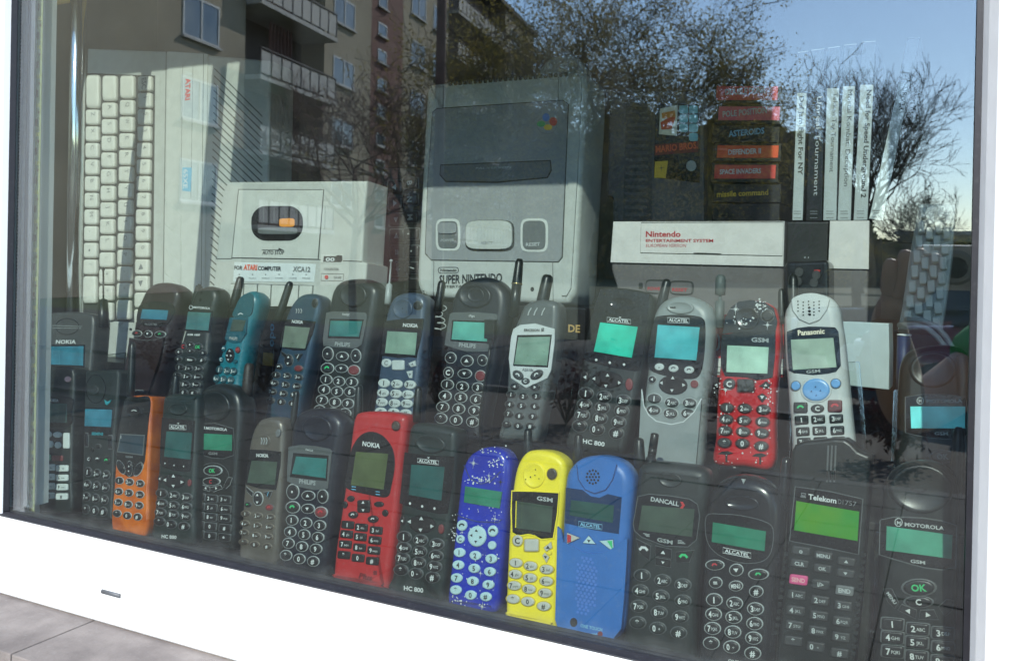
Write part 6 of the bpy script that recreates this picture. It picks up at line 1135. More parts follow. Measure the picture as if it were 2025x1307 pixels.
('l','panel_seam','grey_ink',1,((-16.4,144.8),(-16,135.8),(-11.3,127.9),(-3.2,123.4),(5.4,126.1),(12,134.4),(14.6,142.4)),0.5),
('d','sound_hole','hole',1.3,((-11.1,143.1,0.7),(-6.8,142,0.7),(-2.4,142.4,0.7),(1.9,141.3,0.7),(6.2,141.7,0.7),(-11.2,140.3,0.7),(-7,139.2,0.7),(-2.6,139.6,0.7),(1.7,138.6,0.7),(6,139,0.7),(-11.4,137.5,0.7),(-7.2,136.4,0.7),(-2.8,136.9,0.7),(1.5,135.8,0.7),(5.8,136.2,0.7),(-11.6,134.7,0.7),(-7.4,133.7,0.7),(-3,134.1,0.7),(1.3,133,0.7),(5.6,133.5,0.7),(-7.6,130.9,0.7),(-3.2,131.3,0.7),(1.1,130.3,0.7),(-2.2,136.9,1.2),(-2.2,133.9,1.2),(-2.2,131,1.2))),
('p','screen_window','gloss_black',0.7,((-22.1,117.8),(-13.6,120.4),(-3.9,121),(7.9,120.1),(17.2,119),(19.5,115.2),(19.6,104.1),(19.2,86.9),(15,82),(8.4,80.7),(-3.4,80),(-18.7,82.5),(-22.7,85.8),(-22.8,101.4))),
('p','display','lcd_sage_light',1.1,((-19.4,110.7),(15.2,110.2),(15.8,85.6),(-19.5,84.8))),
('t','lettering','cream',1.15,'Panasonic',(-13.1,114,8.6,114.2),4.3,1,0),
('t','lettering','silver',1.15,'GSM',(-8.6,81.6,2.7,82.1),2.5,1,0),
('k','navigation_key','key_blue',1.6,'e',(-1.9,67.7,11,-0.4,0.7,9.3),'','silver_plastic','white'),
('p','arrow_mark','navy_ink',2.2,((-2.7,69.5),(-1.3,69.5),(-1.9,70.9))),
('p','arrow_mark','navy_ink',2.2,((-6.3,66),(-4.9,65.9),(-5.5,67.3))),
('p','arrow_mark','navy_ink',2.2,((-2.8,62.6),(-1.4,62.5),(-2,63.9))),
('p','arrow_mark','navy_ink',2.2,((1,66.4),(2.4,66.3),(1.8,67.7))),
('k','key','key_blue',1.6,'e',(-18,71.6,3.7,-0.1,0.3,3.8),'','grey_ink','white'),
('k','key','key_blue',1.6,'e',(14,72.3,3.8,-0.1,0.3,3.8),'','grey_ink','white'),
('k','key','key_black',1.6,'r',(-15.4,53.4,5.7,-0.2,0.3,4.5),'~',None,'green_ink'),
('k','key','key_black',1.6,'e',(-1.9,52.2,5.4,-0.1,0.3,3.6),'C',None,'white'),
('k','key','key_maroon',1.6,'r',(12,53.9,5.7,-0.2,0.4,5),'~',None,'red_ink'),
('k','key','key_black',1.6,'r',(-15.3,43.1,5.6,0.2,0.1,3.6),'1',None,'white'),
('k','key','key_black',1.6,'r',(-2,43.4,5.5,0.2,0.1,3.6),'2ABC',None,'white'),
('k','key','key_black',1.6,'r',(12.3,43.7,5.4,0.2,0.1,3.6),'3DEF',None,'white'),
('k','key','key_black',1.6,'r',(-15,33.7,5.5,0.2,0.1,3.6),'4GHI',None,'white'),
('k','key','key_black',1.6,'r',(-1.7,34.2,5.5,0.2,0.1,3.6),'5JKL',None,'white'),
('k','key','key_black',1.6,'r',(12.4,34.2,5.4,0.2,0.1,3.6),'6MNO',None,'white'),
('k','key','key_black',1.6,'r',(-14.7,25,5.5,0.2,0.1,3.6),'7PQRS',None,'white'),
('k','key','key_black',1.6,'r',(-1.5,25.5,5.5,0.2,0.1,3.6),'8TUV',None,'white'),
('k','key','key_black',1.6,'r',(12.5,25.7,5.4,0.2,0.1,3.5),'9WXYZ',None,'white'),
('A','antenna','black','stub',(-19.2,124.6,-16,170.7),4.6,4.2,18),
]),
'B14':(((-0.01354,0.15,1.23798),(0.99999,-0.00074,-0.0042),(0.00426,0.17365,0.9848),(0,-0.98481,0.17365)),('body','black','s',30,10,((-27.3,-2.4),(-27.8,19.4),(-28.1,44.5),(-28.1,64.8),(-27.1,82.2),(-22.9,91.8),(-14.7,97.4),(-1.8,100.7),(10.9,101.3),(20.4,98.2),(24.6,89),(25.9,59.5),(26.4,30.3),(26.4,2.3),(0,0))),[
('D','earpiece','black',1,(-2.2,80,17.6,1.4,-0.4,15.1)),
('p','screen_window','gloss_black',0.6,((-22,56),(-9.8,59.1),(1.1,60.4),(11.9,60.7),(21.9,59.9),(23.8,49.5),(24.1,30),(16.2,26.7),(9.2,25.3),(0.2,25),(-8.9,25.5),(-21,27.1))),
('lc','window_rim','rimdark',0.8,((-22,56),(-9.8,59.1),(1.1,60.4),(11.9,60.7),(21.9,59.9),(23.8,49.5),(24.1,30),(16.2,26.7),(9.2,25.3),(0.2,25),(-8.9,25.5),(-21,27.1)),0.7),
('p','display','lcd_cyan_bright',0.9,((-18,48.7),(22.1,52.5),(22.2,35.2),(-16.8,31.1))),
('lc','logo_ring','grey_white',1.1,((-8.1,54.2),(-8.3,53.2),(-8.8,52.2),(-9.6,51.6),(-10.5,51.3),(-11.5,51.4),(-12.3,51.9),(-12.9,52.7),(-13.1,53.8),(-12.9,54.8),(-12.4,55.7),(-11.6,56.4),(-10.7,56.7),(-9.7,56.6),(-8.9,56.1),(-8.4,55.2)),0.6),
('t','lettering','grey_white',1.15,'M',(-11.8,52.5,-9.3,52.7),2.6,1,0),
('t','lettering','grey_white',1.15,'MOTOROLA',(-6,52.9,20,55.3),2.6,1,0),
('t','lettering','silver',1.15,'GSM',(0.6,27.7,10.4,28.6),2.4,1,0),
('k','key','key_black',1.6,'e',(6.9,11.4,8.8,1,-0.1,4.5),'OK','rimdark','grey_ink'),
]),
'XCA':(((-0.75195,0.24,1.33431),(0.99912,0.00438,0.04164),(-0.04187,0.10444,0.99365),(0,-0.99452,0.10453)),('body','beige_grey','p',48,3,((-129.3,3.1),(-126.9,64.2),(-124.6,114.9),(-122.6,156.3),(-117.7,156.9),(-116.7,167.3),(111.2,154.4),(109.9,104.7),(109.5,55),(116.9,52.9),(115.6,27),(114.9,-0.1))),[
('p','lid_gap','seam',0.3,((-95.4,156.2),(47.1,147.5),(44.2,58.4),(-99.7,63.9))),
('p','cassette_lid','beige_light',0.9,((-93.6,155),(46,146.5),(42.9,59.6),(-97.9,65.1))),
('p','window_rim','beige_light',1.3,((19.9,101.6),(19.4,96.3),(17.2,91.5),(13.4,87.4),(8.3,84.3),(2.2,82.5),(-4.5,82),(-41.3,83.2),(-48.3,84.1),(-54.9,86.4),(-60.8,90),(-65.5,94.5),(-68.6,99.7),(-70,105.3),(-70.6,112.8),(-70.1,118.3),(-67.7,123.3),(-63.7,127.5),(-58.3,130.6),(-51.9,132.4),(-45,132.8),(-7.9,130.8),(-1.1,129.8),(5.3,127.4),(10.9,123.8),(15.3,119.3),(18.2,114.2),(19.4,108.9))),
('p','cassette_window','smoke_glass',1.6,((17.7,102),(17.2,97.1),(15.1,92.6),(11.6,88.8),(6.9,85.9),(1.3,84.2),(-4.9,83.8),(-41.1,85),(-47.5,85.9),(-53.7,88),(-59.1,91.3),(-63.5,95.5),(-66.4,100.3),(-67.6,105.5),(-68.2,112.4),(-67.7,117.5),(-65.5,122.1),(-61.8,126),(-56.8,128.9),(-50.9,130.6),(-44.5,130.9),(-8.1,129),(-1.8,128.1),(4.1,125.8),(9.3,122.5),(13.4,118.4),(16.1,113.7),(17.2,108.7))),
('r','cassette_label','orange_paint',2,(-8.3,107.4,12.6,-0.5,-0.4,5.6)),  # orange block painted in place of a reflection in the window
('r','cassette_rib','seam',1.9,(-47.5,119.7,1.3,-0.1,-0.7,9.8)),  # bars drawn for the uprights reflected in the window
('r','cassette_rib','seam',1.9,(-30,118.8,1.3,-0.1,-0.7,9.7)),
('r','cassette_rib','seam',1.9,(-12.1,118,1.3,-0.1,-0.7,9.7)),
('r','cassette_base','key_grey',1.8,(-23.3,97.4,32.7,-1.3,-0.3,4.4)),  # grey strip belonging to the painted window reflection
('l','arrow','ink',1.2,((-47.7,73.5),(-19,72.7)),0.8),
('p','arrow','ink',1.2,((-20.4,75.5),(-10.1,72),(-20.2,72.1))),
('t','lettering','ink',1.15,'AUTO STOP',(-46.2,67.6,-10.5,66.7),4.9,1,0),
('l','body_seam','seam',0.4,((-126.9,64.2),(-98.6,63.5)),0.9),
('l','body_seam','seam',0.4,((44.1,58.8),(109.5,55)),0.9),
('p','name_plate','plate_white',0.5,((-93.9,58.8),(40.6,53.5),(38.7,30.8),(-94,33.5))),
('t','lettering','ink',1.15,'FOR',(-92.6,49,-78.7,48.3),5.1,1,0),
('t','lettering','orange_red',1.15,'ATARI',(-76.6,48.3,-54,47.5),6.9,1,0),
('t','lettering','ink',1.15,'COMPUTER',(-52.4,47.4,-14,45.9),5.3,1,0),
('t','lettering','grey_ink',1.15,'XCA12',(5,44.8,32.6,43.5),6.3,1,0),
('t','lettering','grey_ink',1.15,'RECORD',(-89.2,36.7,-76.4,36.3),1.8,0,0),
('t','lettering','grey_ink',1.15,'PLAY',(-66.7,36.4,-54.1,36),1.8,0,0),
('t','lettering','grey_ink',1.15,'REWIND',(-44.6,36.1,-32.3,35.7),1.8,0,0),
('t','lettering','grey_ink',1.15,'F.FWD',(-22.4,35.8,-10.2,35.4),1.8,0,0),
('t','lettering','grey_ink',1.15,'STOP/EJ',(-0.3,35.4,11.6,35.1),1.8,0,0),
('t','lettering','grey_ink',1.15,'PAUSE',(21.2,35.1,32.9,34.8),1.8,0,0),
('p','arrow','grey_ink',0.9,((-84.7,43.6),(-81.6,42.3),(-84.5,41.1))),
('p','arrow','grey_ink',0.9,((-62.2,43.2),(-59.3,41.9),(-62.1,40.8))),
('p','arrow','grey_ink',0.9,((-40.2,42.8),(-37.3,41.6),(-40,40.4))),
('p','arrow','grey_ink',0.9,((-18,42.4),(-15.2,41.2),(-17.9,40.1))),
('p','arrow','grey_ink',0.9,((4,42.1),(6.8,40.8),(4.2,39.7))),
('p','arrow','grey_ink',0.9,((25.4,41.7),(28.2,40.5),(25.6,39.4))),
('p','key_well','seam',0.4,((-97.5,31.1),(38.5,26.8),(38.4,0),(-98.8,1.1))),
('kp','piano_key','beige_light',2.5,((-96.1,30.1),(-74.5,29.4),(-74.3,0.4),(-96.1,0.5)),'',None,'ink'),
('kp','piano_key','beige_light',2.5,((-72.4,29.4),(-51.3,28.7),(-51.1,0.4),(-72.5,0.4)),'',None,'ink'),
('kp','piano_key','beige_light',2.5,((-49.2,28.7),(-28.4,28),(-28.4,0.4),(-49.3,0.4)),'',None,'ink'),
('kp','piano_key','beige_light',2.5,((-26.4,28),(-5.9,27.3),(-6,0.4),(-26.6,0.4)),'',None,'ink'),
('kp','piano_key','beige_light',2.5,((-3.9,27.3),(16.2,26.7),(16,0.4),(-4.3,0.4)),'',None,'ink'),
('kp','piano_key','beige_light',2.5,((18.1,26.6),(37.9,26),(37.6,0.4),(17.7,0.4)),'',None,'ink'),
('p','counter_frame','beige_light',0.8,((47.6,65.5),(82.4,64.4),(81.9,53.1),(47.5,54.5))),
('p','counter','black',1.2,((52.5,62.9),(80.2,62.1),(79.5,54.7),(52,55.7))),
('t','lettering','white',1.8,'00',(56.3,56.6,70,56.1),4.3,1,0),
('r','reset_button','black_gloss',2.6,(76.9,59.6,4.2,-0.1,-0.2,3.8)),
('t','lettering','ink',1.15,'COUNTER',(54.1,45.4,76.6,44.6),3.1,0,0),
('lc','light_frame','seam',0.5,((49.6,41.3),(83.9,40.1),(83.2,31.8),(49.7,32.6)),0.5),
('e','indicator_lamp','red_paint',1.5,(58.2,36.7,2.6,0,-0.2,2.5)),
('t','lettering','ink',1.15,'SAVE',(69.7,34.8,80.7,34.5),2.9,0,0),
]),
'SNES':(((-0.49422,0.31,1.34884),(0.99933,0.00447,0.03642),(-0.03669,0.12179,0.99188),(0,-0.99255,0.12187)),('body','console_grey','s',70,7,((-113.3,26.2),(-114.1,58.2),(-114.1,112.9),(-114.5,198.8),(-114.5,260.3),(-112,276.8),(-100.6,281.5),(-5.4,278.6),(88.1,274.7),(101.9,272.2),(107.8,262.7),(107.5,198.1),(105.1,105.9),(103.1,22.1),(97.8,3.1),(83.4,-3),(7.8,0),(-95.5,6.1),(-107.2,11.5))),[
('p','side_rail','console_grey',2.2,((88.9,268.4),(99.6,267.7),(103,259.7),(102.3,186.9),(99.9,94.7),(97.8,15.4),(92.8,6.5),(86.7,6.5),(89.1,95.1),(90.7,187.8))),
('p','panel_gap','seam',0.3,((-103.3,243.8),(-96.3,248.2),(79.3,241.5),(87,235.3),(86.2,141.4),(85.8,51.3),(80.6,45.5),(-93.1,50.9),(-103.1,60),(-105,152.6))),
('p','top_panel','console_dark',0.9,((-102.1,243.2),(-95.7,246.9),(79.4,240.3),(85.8,234.7),(85.2,141.5),(84.6,51.8),(80.1,46.6),(-92.6,52.1),(-101.7,60.4),(-103.9,152.5))),
('lc','slot_rim','console_mid',1.1,((-92.5,169.4),(-85.8,176.5),(66.9,171.2),(71.6,165.7),(70.2,151.7),(64.3,142.7),(-4.1,139.9),(-78.4,145.6),(-87.3,154.1)),1.2),
('p','flap_gap','seam',1.2,((-86.5,173.5),(66.3,168.7),(68.3,155.8),(63.3,146.8),(-4.3,144.8),(-77.8,150.3),(-87.1,160))),
('p','cartridge_flap','console_darker',1.8,((-85,171.9),(65.3,167.3),(66.7,156.6),(62.3,148.2),(-4.4,146.5),(-76.7,151.7),(-85.7,160.7))),
('t','lettering','grey_white',2.2,'PAL VERSION',(-34.4,163.6,14.1,162),2.5,0,0.2),
('lc','logo_ring','console_darker',1.1,((72.5,210.5),(72,207.3),(70.3,204.5),(67.6,202.3),(64.1,201.1),(60.2,200.9),(56.3,201.7),(52.6,203.6),(49.7,206.2),(47.7,209.4),(47,212.7),(47.5,216),(49.2,218.9),(51.9,221),(55.4,222.3),(59.3,222.4),(63.3,221.6),(66.9,219.7),(69.8,217.1),(71.7,213.9)),0.5),
('e','logo_dot','logo_blue',1.4,(58.1,221.8,4.8,-0.4,-0.2,5)),
('e','logo_dot','logo_red',1.4,(67.7,215.5,5.1,-0.5,-0.2,5.3)),
('e','logo_dot','logo_green',1.4,(51.8,214,5.6,-0.5,-0.1,3.6)),
('e','logo_dot','logo_yellow',1.4,(61.1,209.1,5.6,-0.5,-0.1,3.6)),
('r','button_frame','console_light',1.6,(-70,82.9,17.7,-0.6,-1.2,20.4)),
('r','power_switch','key_grey',2.2,(-70,82.9,14.4,-0.5,-1,17.4)),
('r','switch_grip','console_mid',4,(-71,91,13.4,-0.5,-0.4,6.9)),
('t','lettering','grey_white',2.8,'POWER',(-79,74.1,-59.8,74.3),3.4,0,0),
('r','button_gap','seam',1.2,(-11.8,79.9,34.1,-1,-1,19.6)),  # dark surround: button gap with its edge shading painted in
('r','eject_button','console_grey',3.6,(-11.9,80.8,32.1,-1,-0.9,17.7)),
('t','lettering','grey_ink',3.9,'EJECT',(-20.6,69.4,-4.7,69.7),2.9,0,0),
('r','button_frame','console_light',1.6,(48.4,78.7,18.1,-0.6,-0.8,20.3)),
('r','reset_switch','key_grey',2.2,(48.4,78.7,15.1,-0.5,-0.7,17.5)),
('t','lettering','grey_white',2.8,'RESET',(38.8,65.5,57.3,65.7),4,1,0),
('l','body_seam','seam',0.4,((-88.5,276.9),(-87.3,246.9)),0.5),
('l','body_seam','seam',0.4,((72.2,270.3),(72.8,242)),0.5),
('l','body_seam','seam',0.4,((-89.1,49.9),(-87.1,6.6)),0.5),
('l','body_seam','seam',0.4,((73.3,45.6),(75.5,0.8)),0.5),
('lc','logo_frame','ink',0.6,((-53.1,37.9),(-53.3,36.7),(-54,35.7),(-55.1,35.1),(-56.4,34.8),(-78.2,35.1),(-79.6,35.4),(-80.8,36),(-81.6,37.1),(-81.9,38.3),(-82,39.3),(-81.8,40.5),(-81.1,41.5),(-80,42.2),(-78.6,42.4),(-56.8,42.1),(-55.5,41.8),(-54.3,41.1),(-53.5,40.1),(-53.1,39)),0.7),
('t','lettering','ink',0.6,'Nintendo',(-78.8,37.1,-55.5,36.8),3.4,1,0),
('t','lettering','ink',0.6,'SUPER NINTENDO',(-79.6,21.6,8,23.3),10.7,1,0),
('t','lettering','ink',0.6,'ENTERTAINMENT SYSTEM',(-78.4,16.2,8.3,18.2),3.1,1,0),
('e','jack_socket','hole',0.6,(48.1,14.5,2.3,0,-0.1,2.8)),
('r','vent_slot','seam',0.7,(-78.9,278.7,2.3,-0.3,-0.2,2.8)),
('r','vent_slot','seam',0.7,(-71.5,278.4,2.3,-0.2,-0.2,2.8)),
('r','vent_slot','seam',0.7,(-64.1,278.1,2.3,-0.2,-0.2,2.8)),
('r','vent_slot','seam',0.7,(-56.8,277.8,2.3,-0.2,-0.2,2.8)),
('r','vent_slot','seam',0.7,(-49.5,277.6,2.2,-0.2,-0.1,2.8)),
('r','vent_slot','seam',0.7,(-42.2,277.3,2.2,-0.2,-0.1,2.8)),
('r','vent_slot','seam',0.7,(-35,277,2.2,-0.2,-0.1,2.8)),
('r','vent_slot','seam',0.7,(-27.9,276.8,2.2,-0.2,-0.1,2.8)),
('r','vent_slot','seam',0.7,(-20.7,276.5,2.2,-0.2,-0.1,2.8)),
('r','vent_slot','seam',0.7,(-13.6,276.2,2.2,-0.2,-0.1,2.8)),
('r','vent_slot','seam',0.7,(-6.6,276,2.2,-0.2,-0.1,2.7)),
('r','vent_slot','seam',0.7,(0.4,275.7,2.2,-0.2,-0.1,2.7)),
('r','vent_slot','seam',0.7,(7.4,275.5,2.1,-0.2,-0.1,2.7)),
('r','vent_slot','seam',0.7,(14.3,275.2,2.1,-0.2,-0.1,2.7)),
('r','vent_slot','seam',0.7,(21.2,274.9,2.1,-0.2,-0.1,2.7)),
('r','vent_slot','seam',0.7,(28,274.7,2.1,-0.2,-0.1,2.7)),
('r','vent_slot','seam',0.7,(34.8,274.4,2.1,-0.2,-0.1,2.7)),
('r','vent_slot','seam',0.7,(41.6,274.2,2.1,-0.2,-0.1,2.7)),
('r','vent_slot','seam',0.7,(48.3,273.9,2.1,-0.2,-0.1,2.7)),
('r','vent_slot','seam',0.7,(55,273.7,2.1,-0.2,-0.1,2.7)),
('r','vent_slot','seam',0.7,(61.7,273.4,2,-0.2,-0.1,2.7)),
('r','vent_slot','seam',0.7,(68.3,273.2,2,-0.2,-0.1,2.7)),
('r','vent_slot','seam',0.7,(74.9,272.9,2,-0.2,-0.1,2.7)),
('r','vent_slot','seam',0.7,(81.5,272.7,2,-0.2,-0.1,2.7)),
]),
'DOME':(((-0.44569,0.395,1.35304),(0.99977,0,0.0215),(-0.0215,0,0.99977),(0,-1,0)),('body','console_dark','s',18,5,((-33,-0.5),(-35.9,121.2),(-37.4,257.5),(-27.4,294.1),(0.7,307.9),(28.2,293.6),(39,257.2),(40.3,118.7),(39,0.6))),[
]),
'NES':(((-0.25861,0.36,1.33708),(0.99932,0,0.0369),(-0.0369,0,0.99932),(0,-1,0)),('body','nes_dark','p',190,3,((-91.4,-0.9),(-98.5,33.8),(-105.4,55.5),(-105.4,65.4),(-101.1,113.1),(0,109.6),(94.8,106.1),(92.9,57.3),(91.6,0.9))),[
('p','upper_panel','nes_light',3,((-105.4,65.2),(-101.1,113.4),(95,106.3),(93,57.1))),
('lc','flap_groove','seam',3.15,((-66.8,111),(94.2,105.3),(92.1,68.6),(-68.3,75.6)),0.9),
('r','flap_grip','seam',3.4,(10.4,72.8,16.1,-0.9,0.1,1)),
('t','lettering','nes_red',3.3,'Nintendo',(-61.4,94.2,-20,92.9),6.5,1,0),
('t','lettering','nes_red',3.3,'ENTERTAINMENT SYSTEM',(-61.5,88.1,17.3,85.7),3.4,1,0),
('t','lettering','nes_red',3.3,'EUROPEAN VERSION',(-61.6,82.1,-14.4,80.9),3.8,0,0.25),
('r','led','seam',0.8,(-69.3,37.3,2.4,0,0.1,3.6)),
('r','button_well','seam',0.5,(-49.3,36.2,14.3,-0.6,0.4,8.2)),
('r','push_button','nes_button',2.6,(-49.3,35.7,12.9,-0.5,0.4,6.8)),
('t','lettering','nes_red',3.2,'POWER',(-60.1,32.3,-41.6,31.9),3.6,1,0),
('r','button_well','seam',0.5,(-20.6,34.8,14,-0.6,0.4,8.1)),
('r','push_button','nes_button',2.6,(-20.6,34.3,12.6,-0.5,0.3,6.7)),
('t','lettering','nes_red',3.2,'RESET',(-31.2,31,-13.1,30.6),3.6,1,0),
]),
'BOX2':(((-0.09989,0.36,1.33863),(0.99992,0,0.01287),(-0.01287,0,0.99992),(0,-1,0)),('body','nes_dark','p',190,3,((-20.6,0.1),(-20.6,58.6),(-19.3,108.3),(19,107.9),(18.9,58.1),(18.2,0.7))),[
('p','upper_panel','nes_light',2.5,((-20.9,58.2),(-19.5,108.8),(19.5,108.4),(19.2,57.8))),
]),
'PAD':(((-0.13581,0.31,1.34203),(0.99955,0.0021,0.03008),(-0.03016,0.06972,0.99711),(0,-0.99756,0.06976)),('body','black_gloss','p',60,4,((-21.8,-0.4),(-21.9,57.3),(-19.2,61.8),(19.6,62.9),(21.6,59.7),(21.5,-0.4))),[
('e','round_button','key_charcoal',2,(-8.4,41.2,4.3,0,0,4.8)),
('e','round_button','key_charcoal',2,(7.6,39.6,4.2,0,0,4.8)),
('e','round_button','key_charcoal',2,(9.9,47.5,4.2,0,0,4.8)),
('e','round_button','key_charcoal',2,(-6.9,50.8,4.3,0,0,4.8)),
('r','badge','red_paint',1,(10.6,51.9,3,0,0,1.1)),
('t','lettering','white',1.15,'2 1',(-2.3,65.1,2.3,64.7),1.6,0,0),
]),
'CARTON':(((-0.073,0.26,1.28661),(0.99971,0.00127,0.02419),(-0.02422,0.05232,0.99834),(0,-0.99863,0.05234)),('carton','pale_carton','p',60,1,((-33.4,1.1),(-34.1,60.2),(-20,60.8),(19.3,59.9),(19.8,32.7),(19.2,-1.8))),[
]),
'BCARD':(((-0.17161,0.205,1.29394),(0.99913,0.00437,0.04157),(-0.0418,0.10444,0.99365),(0,-0.99452,0.10453)),('card','red_paint','p',4,0.5,((-32.8,-1.1),(-31.2,58.7),(31.6,58.9),(32.6,1.1))),[
('p','white_stripe','plate_white',0.3,((-33.1,1),(-32,17),(32.4,17.9),(32.3,3.8))),
('p','white_corner','plate_white',0.3,((-31.4,56.9),(-26.6,57.3),(-29.1,42.2),(-31.6,42.1))),
('lc','white_ring','plate_white',0.35,((-27.3,32.4),(-27.6,29.5),(-28.2,27),(-29.2,25.3),(-30.4,24.7),(-31.6,25.2),(-32.6,26.9),(-33.3,29.4),(-33.5,32.3),(-33.3,35.2),(-32.6,37.8),(-31.6,39.4),(-30.5,40.1),(-29.3,39.5),(-28.3,37.8),(-27.6,35.4)),2),
]),
'ATARI':(((-1.07069,0.34,1.23416),(0.99046,0.0144,0.13702),(-0.13778,0.10353,0.98504),(0,-0.99452,0.10453)),('body','beige_grey','p',55,4,((-192.8,21.6),(-188.4,276.2),(-186.3,543.6),(0,495.2),(122.6,458.7),(211.9,432),(200.4,217.7),(189.9,-11.1),(0,2.3))),[
('p','key_well','seam',0.4,((-185.5,499.3),(-25.7,460),(-30,60.5),(-186.9,81))),
('p','top_ridge','beige_light',1.5,((3.3,493.6),(88.5,469.8),(76.1,-3.1),(-5.3,2.7))),
('l','body_seam','seam',0.4,((-1.1,494.6),(-9.5,3)),0.9),
('l','body_seam','seam',1.7,((80.1,471.7),(70.1,-2.7)),0.7),
('k','key','key_beige',6,'r',(-165.7,461.6,0.5,-29.3,15.7,-3.3),'',None,'grey_ink'),
('k','key','key_beige',6,'r',(-165.8,416.8,0.2,-13.2,15.7,-3.1),'Z',None,'grey_ink'),
('k','key','key_beige',6,'r',(-165.9,388.1,0.2,-13.1,15.6,-2.9),'X',None,'grey_ink'),
('k','key','key_beige',6,'r',(-166,359.6,0.2,-13,15.6,-2.8),'C',None,'grey_ink'),
('k','key','key_beige',6,'r',(-166,331.3,0.2,-13,15.5,-2.6),'V',None,'grey_ink'),
('k','key','key_beige',6,'r',(-166.1,303.1,0.2,-12.9,15.5,-2.5),'B',None,'grey_ink'),
('k','key','key_beige',6,'r',(-166.2,275.1,0.2,-12.8,15.4,-2.3),'N',None,'grey_ink'),
('k','key','key_beige',6,'r',(-166.3,247.2,0.2,-12.7,15.4,-2.2),'M',None,'grey_ink'),
('k','key','key_beige',6,'r',(-166.3,219.5,0.2,-12.7,15.4,-2.1),',',None,'grey_ink'),
('k','key','key_beige',6,'r',(-166.4,191.9,0.2,-12.6,15.3,-1.9),'.',None,'grey_ink'),
('k','key','key_beige',6,'r',(-166.5,164.5,0.2,-12.5,15.3,-1.8),'/',None,'grey_ink'),
('k','key','key_beige',6,'r',(-166.6,127.3,0.4,-22.4,15.2,-1.6),'',None,'grey_ink'),
('k','key','key_beige',6,'r',(-125.8,458.6,0.3,-22,16.5,-3.5),'',None,'grey_ink'),
('k','key','key_beige',6,'r',(-126.1,421.2,0.2,-13,16.5,-3.3),'A',None,'grey_ink'),
('k','key','key_beige',6,'r',(-126.4,392.9,0.2,-13,16.4,-3.1),'S',None,'grey_ink'),
('k','key','key_beige',6,'r',(-126.7,364.7,0.2,-12.9,16.4,-3),'D',None,'grey_ink'),
('k','key','key_beige',6,'r',(-126.9,336.6,0.2,-12.8,16.3,-2.8),'F',None,'grey_ink'),
('k','key','key_beige',6,'r',(-127.2,308.8,0.2,-12.7,16.3,-2.7),'G',None,'grey_ink'),
('k','key','key_beige',6,'r',(-127.5,281,0.2,-12.7,16.3,-2.5),'H',None,'grey_ink'),
('k','key','key_beige',6,'r',(-127.7,253.5,0.2,-12.6,16.2,-2.4),'J',None,'grey_ink'),
('k','key','key_beige',6,'r',(-128,226,0.2,-12.5,16.2,-2.2),'K',None,'grey_ink'),
('k','key','key_beige',6,'r',(-128.2,198.8,0.2,-12.5,16.1,-2.1),'L',None,'grey_ink'),
('k','key','key_beige',6,'r',(-128.5,171.6,0.2,-12.4,16.1,-1.9),';',None,'grey_ink'),
('k','key','key_beige',6,'r',(-128.8,144.7,0.2,-12.3,16,-1.8),'+',None,'grey_ink'),
('k','key','key_beige',6,'r',(-129,117.8,0.2,-12.2,16,-1.7),'*',None,'grey_ink'),
('k','key','key_beige',6,'r',(-129.3,88.3,0.2,-14.7,16,-1.5),'',None,'grey_ink'),
('k','key','key_beige',6,'r',(-84.4,452,0.2,-19.5,16.1,-3.4),'',None,'grey_ink'),
('k','key','key_beige',6,'r',(-84.9,417.3,0.1,-12.9,16.1,-3.2),'Q',None,'grey_ink'),
('k','key','key_beige',6,'r',(-85.3,389.3,0.1,-12.8,16,-3.1),'W',None,'grey_ink'),
('k','key','key_beige',6,'r',(-85.6,361.5,0.1,-12.7,16,-2.9),'E',None,'grey_ink'),
('k','key','key_beige',6,'r',(-86,333.8,0.1,-12.7,15.9,-2.8),'R',None,'grey_ink'),
('k','key','key_beige',6,'r',(-86.4,306.3,0.1,-12.6,15.9,-2.6),'T',None,'grey_ink'),
('k','key','key_beige',6,'r',(-86.8,278.9,0.1,-12.5,15.9,-2.5),'Y',None,'grey_ink'),
('k','key','key_beige',6,'r',(-87.1,251.7,0.1,-12.4,15.8,-2.3),'U',None,'grey_ink'),
('k','key','key_beige',6,'r',(-87.5,224.6,0.1,-12.4,15.8,-2.2),'I',None,'grey_ink'),
('k','key','key_beige',6,'r',(-87.9,197.7,0.1,-12.3,15.7,-2.1),'O',None,'grey_ink'),
('k','key','key_beige',6,'r',(-88.2,170.9,0.1,-12.2,15.7,-1.9),'P',None,'grey_ink'),
('k','key','key_beige',6,'r',(-88.6,144.2,0.1,-12.2,15.7,-1.8),'-',None,'grey_ink'),
('k','key','key_beige',6,'r',(-89,117.7,0.1,-12.1,15.6,-1.6),'=',None,'grey_ink'),
('k','key','key_beige',6,'r',(-89.4,87.3,0.2,-15.7,15.6,-1.5),'',None,'grey_ink'),
('k','key','key_beige',6,'r',(-44,449.1,0.1,-12.8,15.2,-3.2),'ESC',None,'grey_ink'),
('k','key','key_beige',6,'r',(-44.5,421.3,0.1,-12.7,15.1,-3.1),'1',None,'grey_ink'),
('k','key','key_beige',6,'r',(-45,393.6,0.1,-12.7,15.1,-2.9),'2',None,'grey_ink'),
('k','key','key_beige',6,'r',(-45.5,366.1,0.1,-12.6,15,-2.8),'3',None,'grey_ink'),
('k','key','key_beige',6,'r',(-46,338.7,0.1,-12.5,15,-2.7),'4',None,'grey_ink'),
('k','key','key_beige',6,'r',(-46.5,311.5,0.1,-12.5,15,-2.5),'5',None,'grey_ink'),
('k','key','key_beige',6,'r',(-46.9,284.4,0.1,-12.4,14.9,-2.4),'6',None,'grey_ink'),
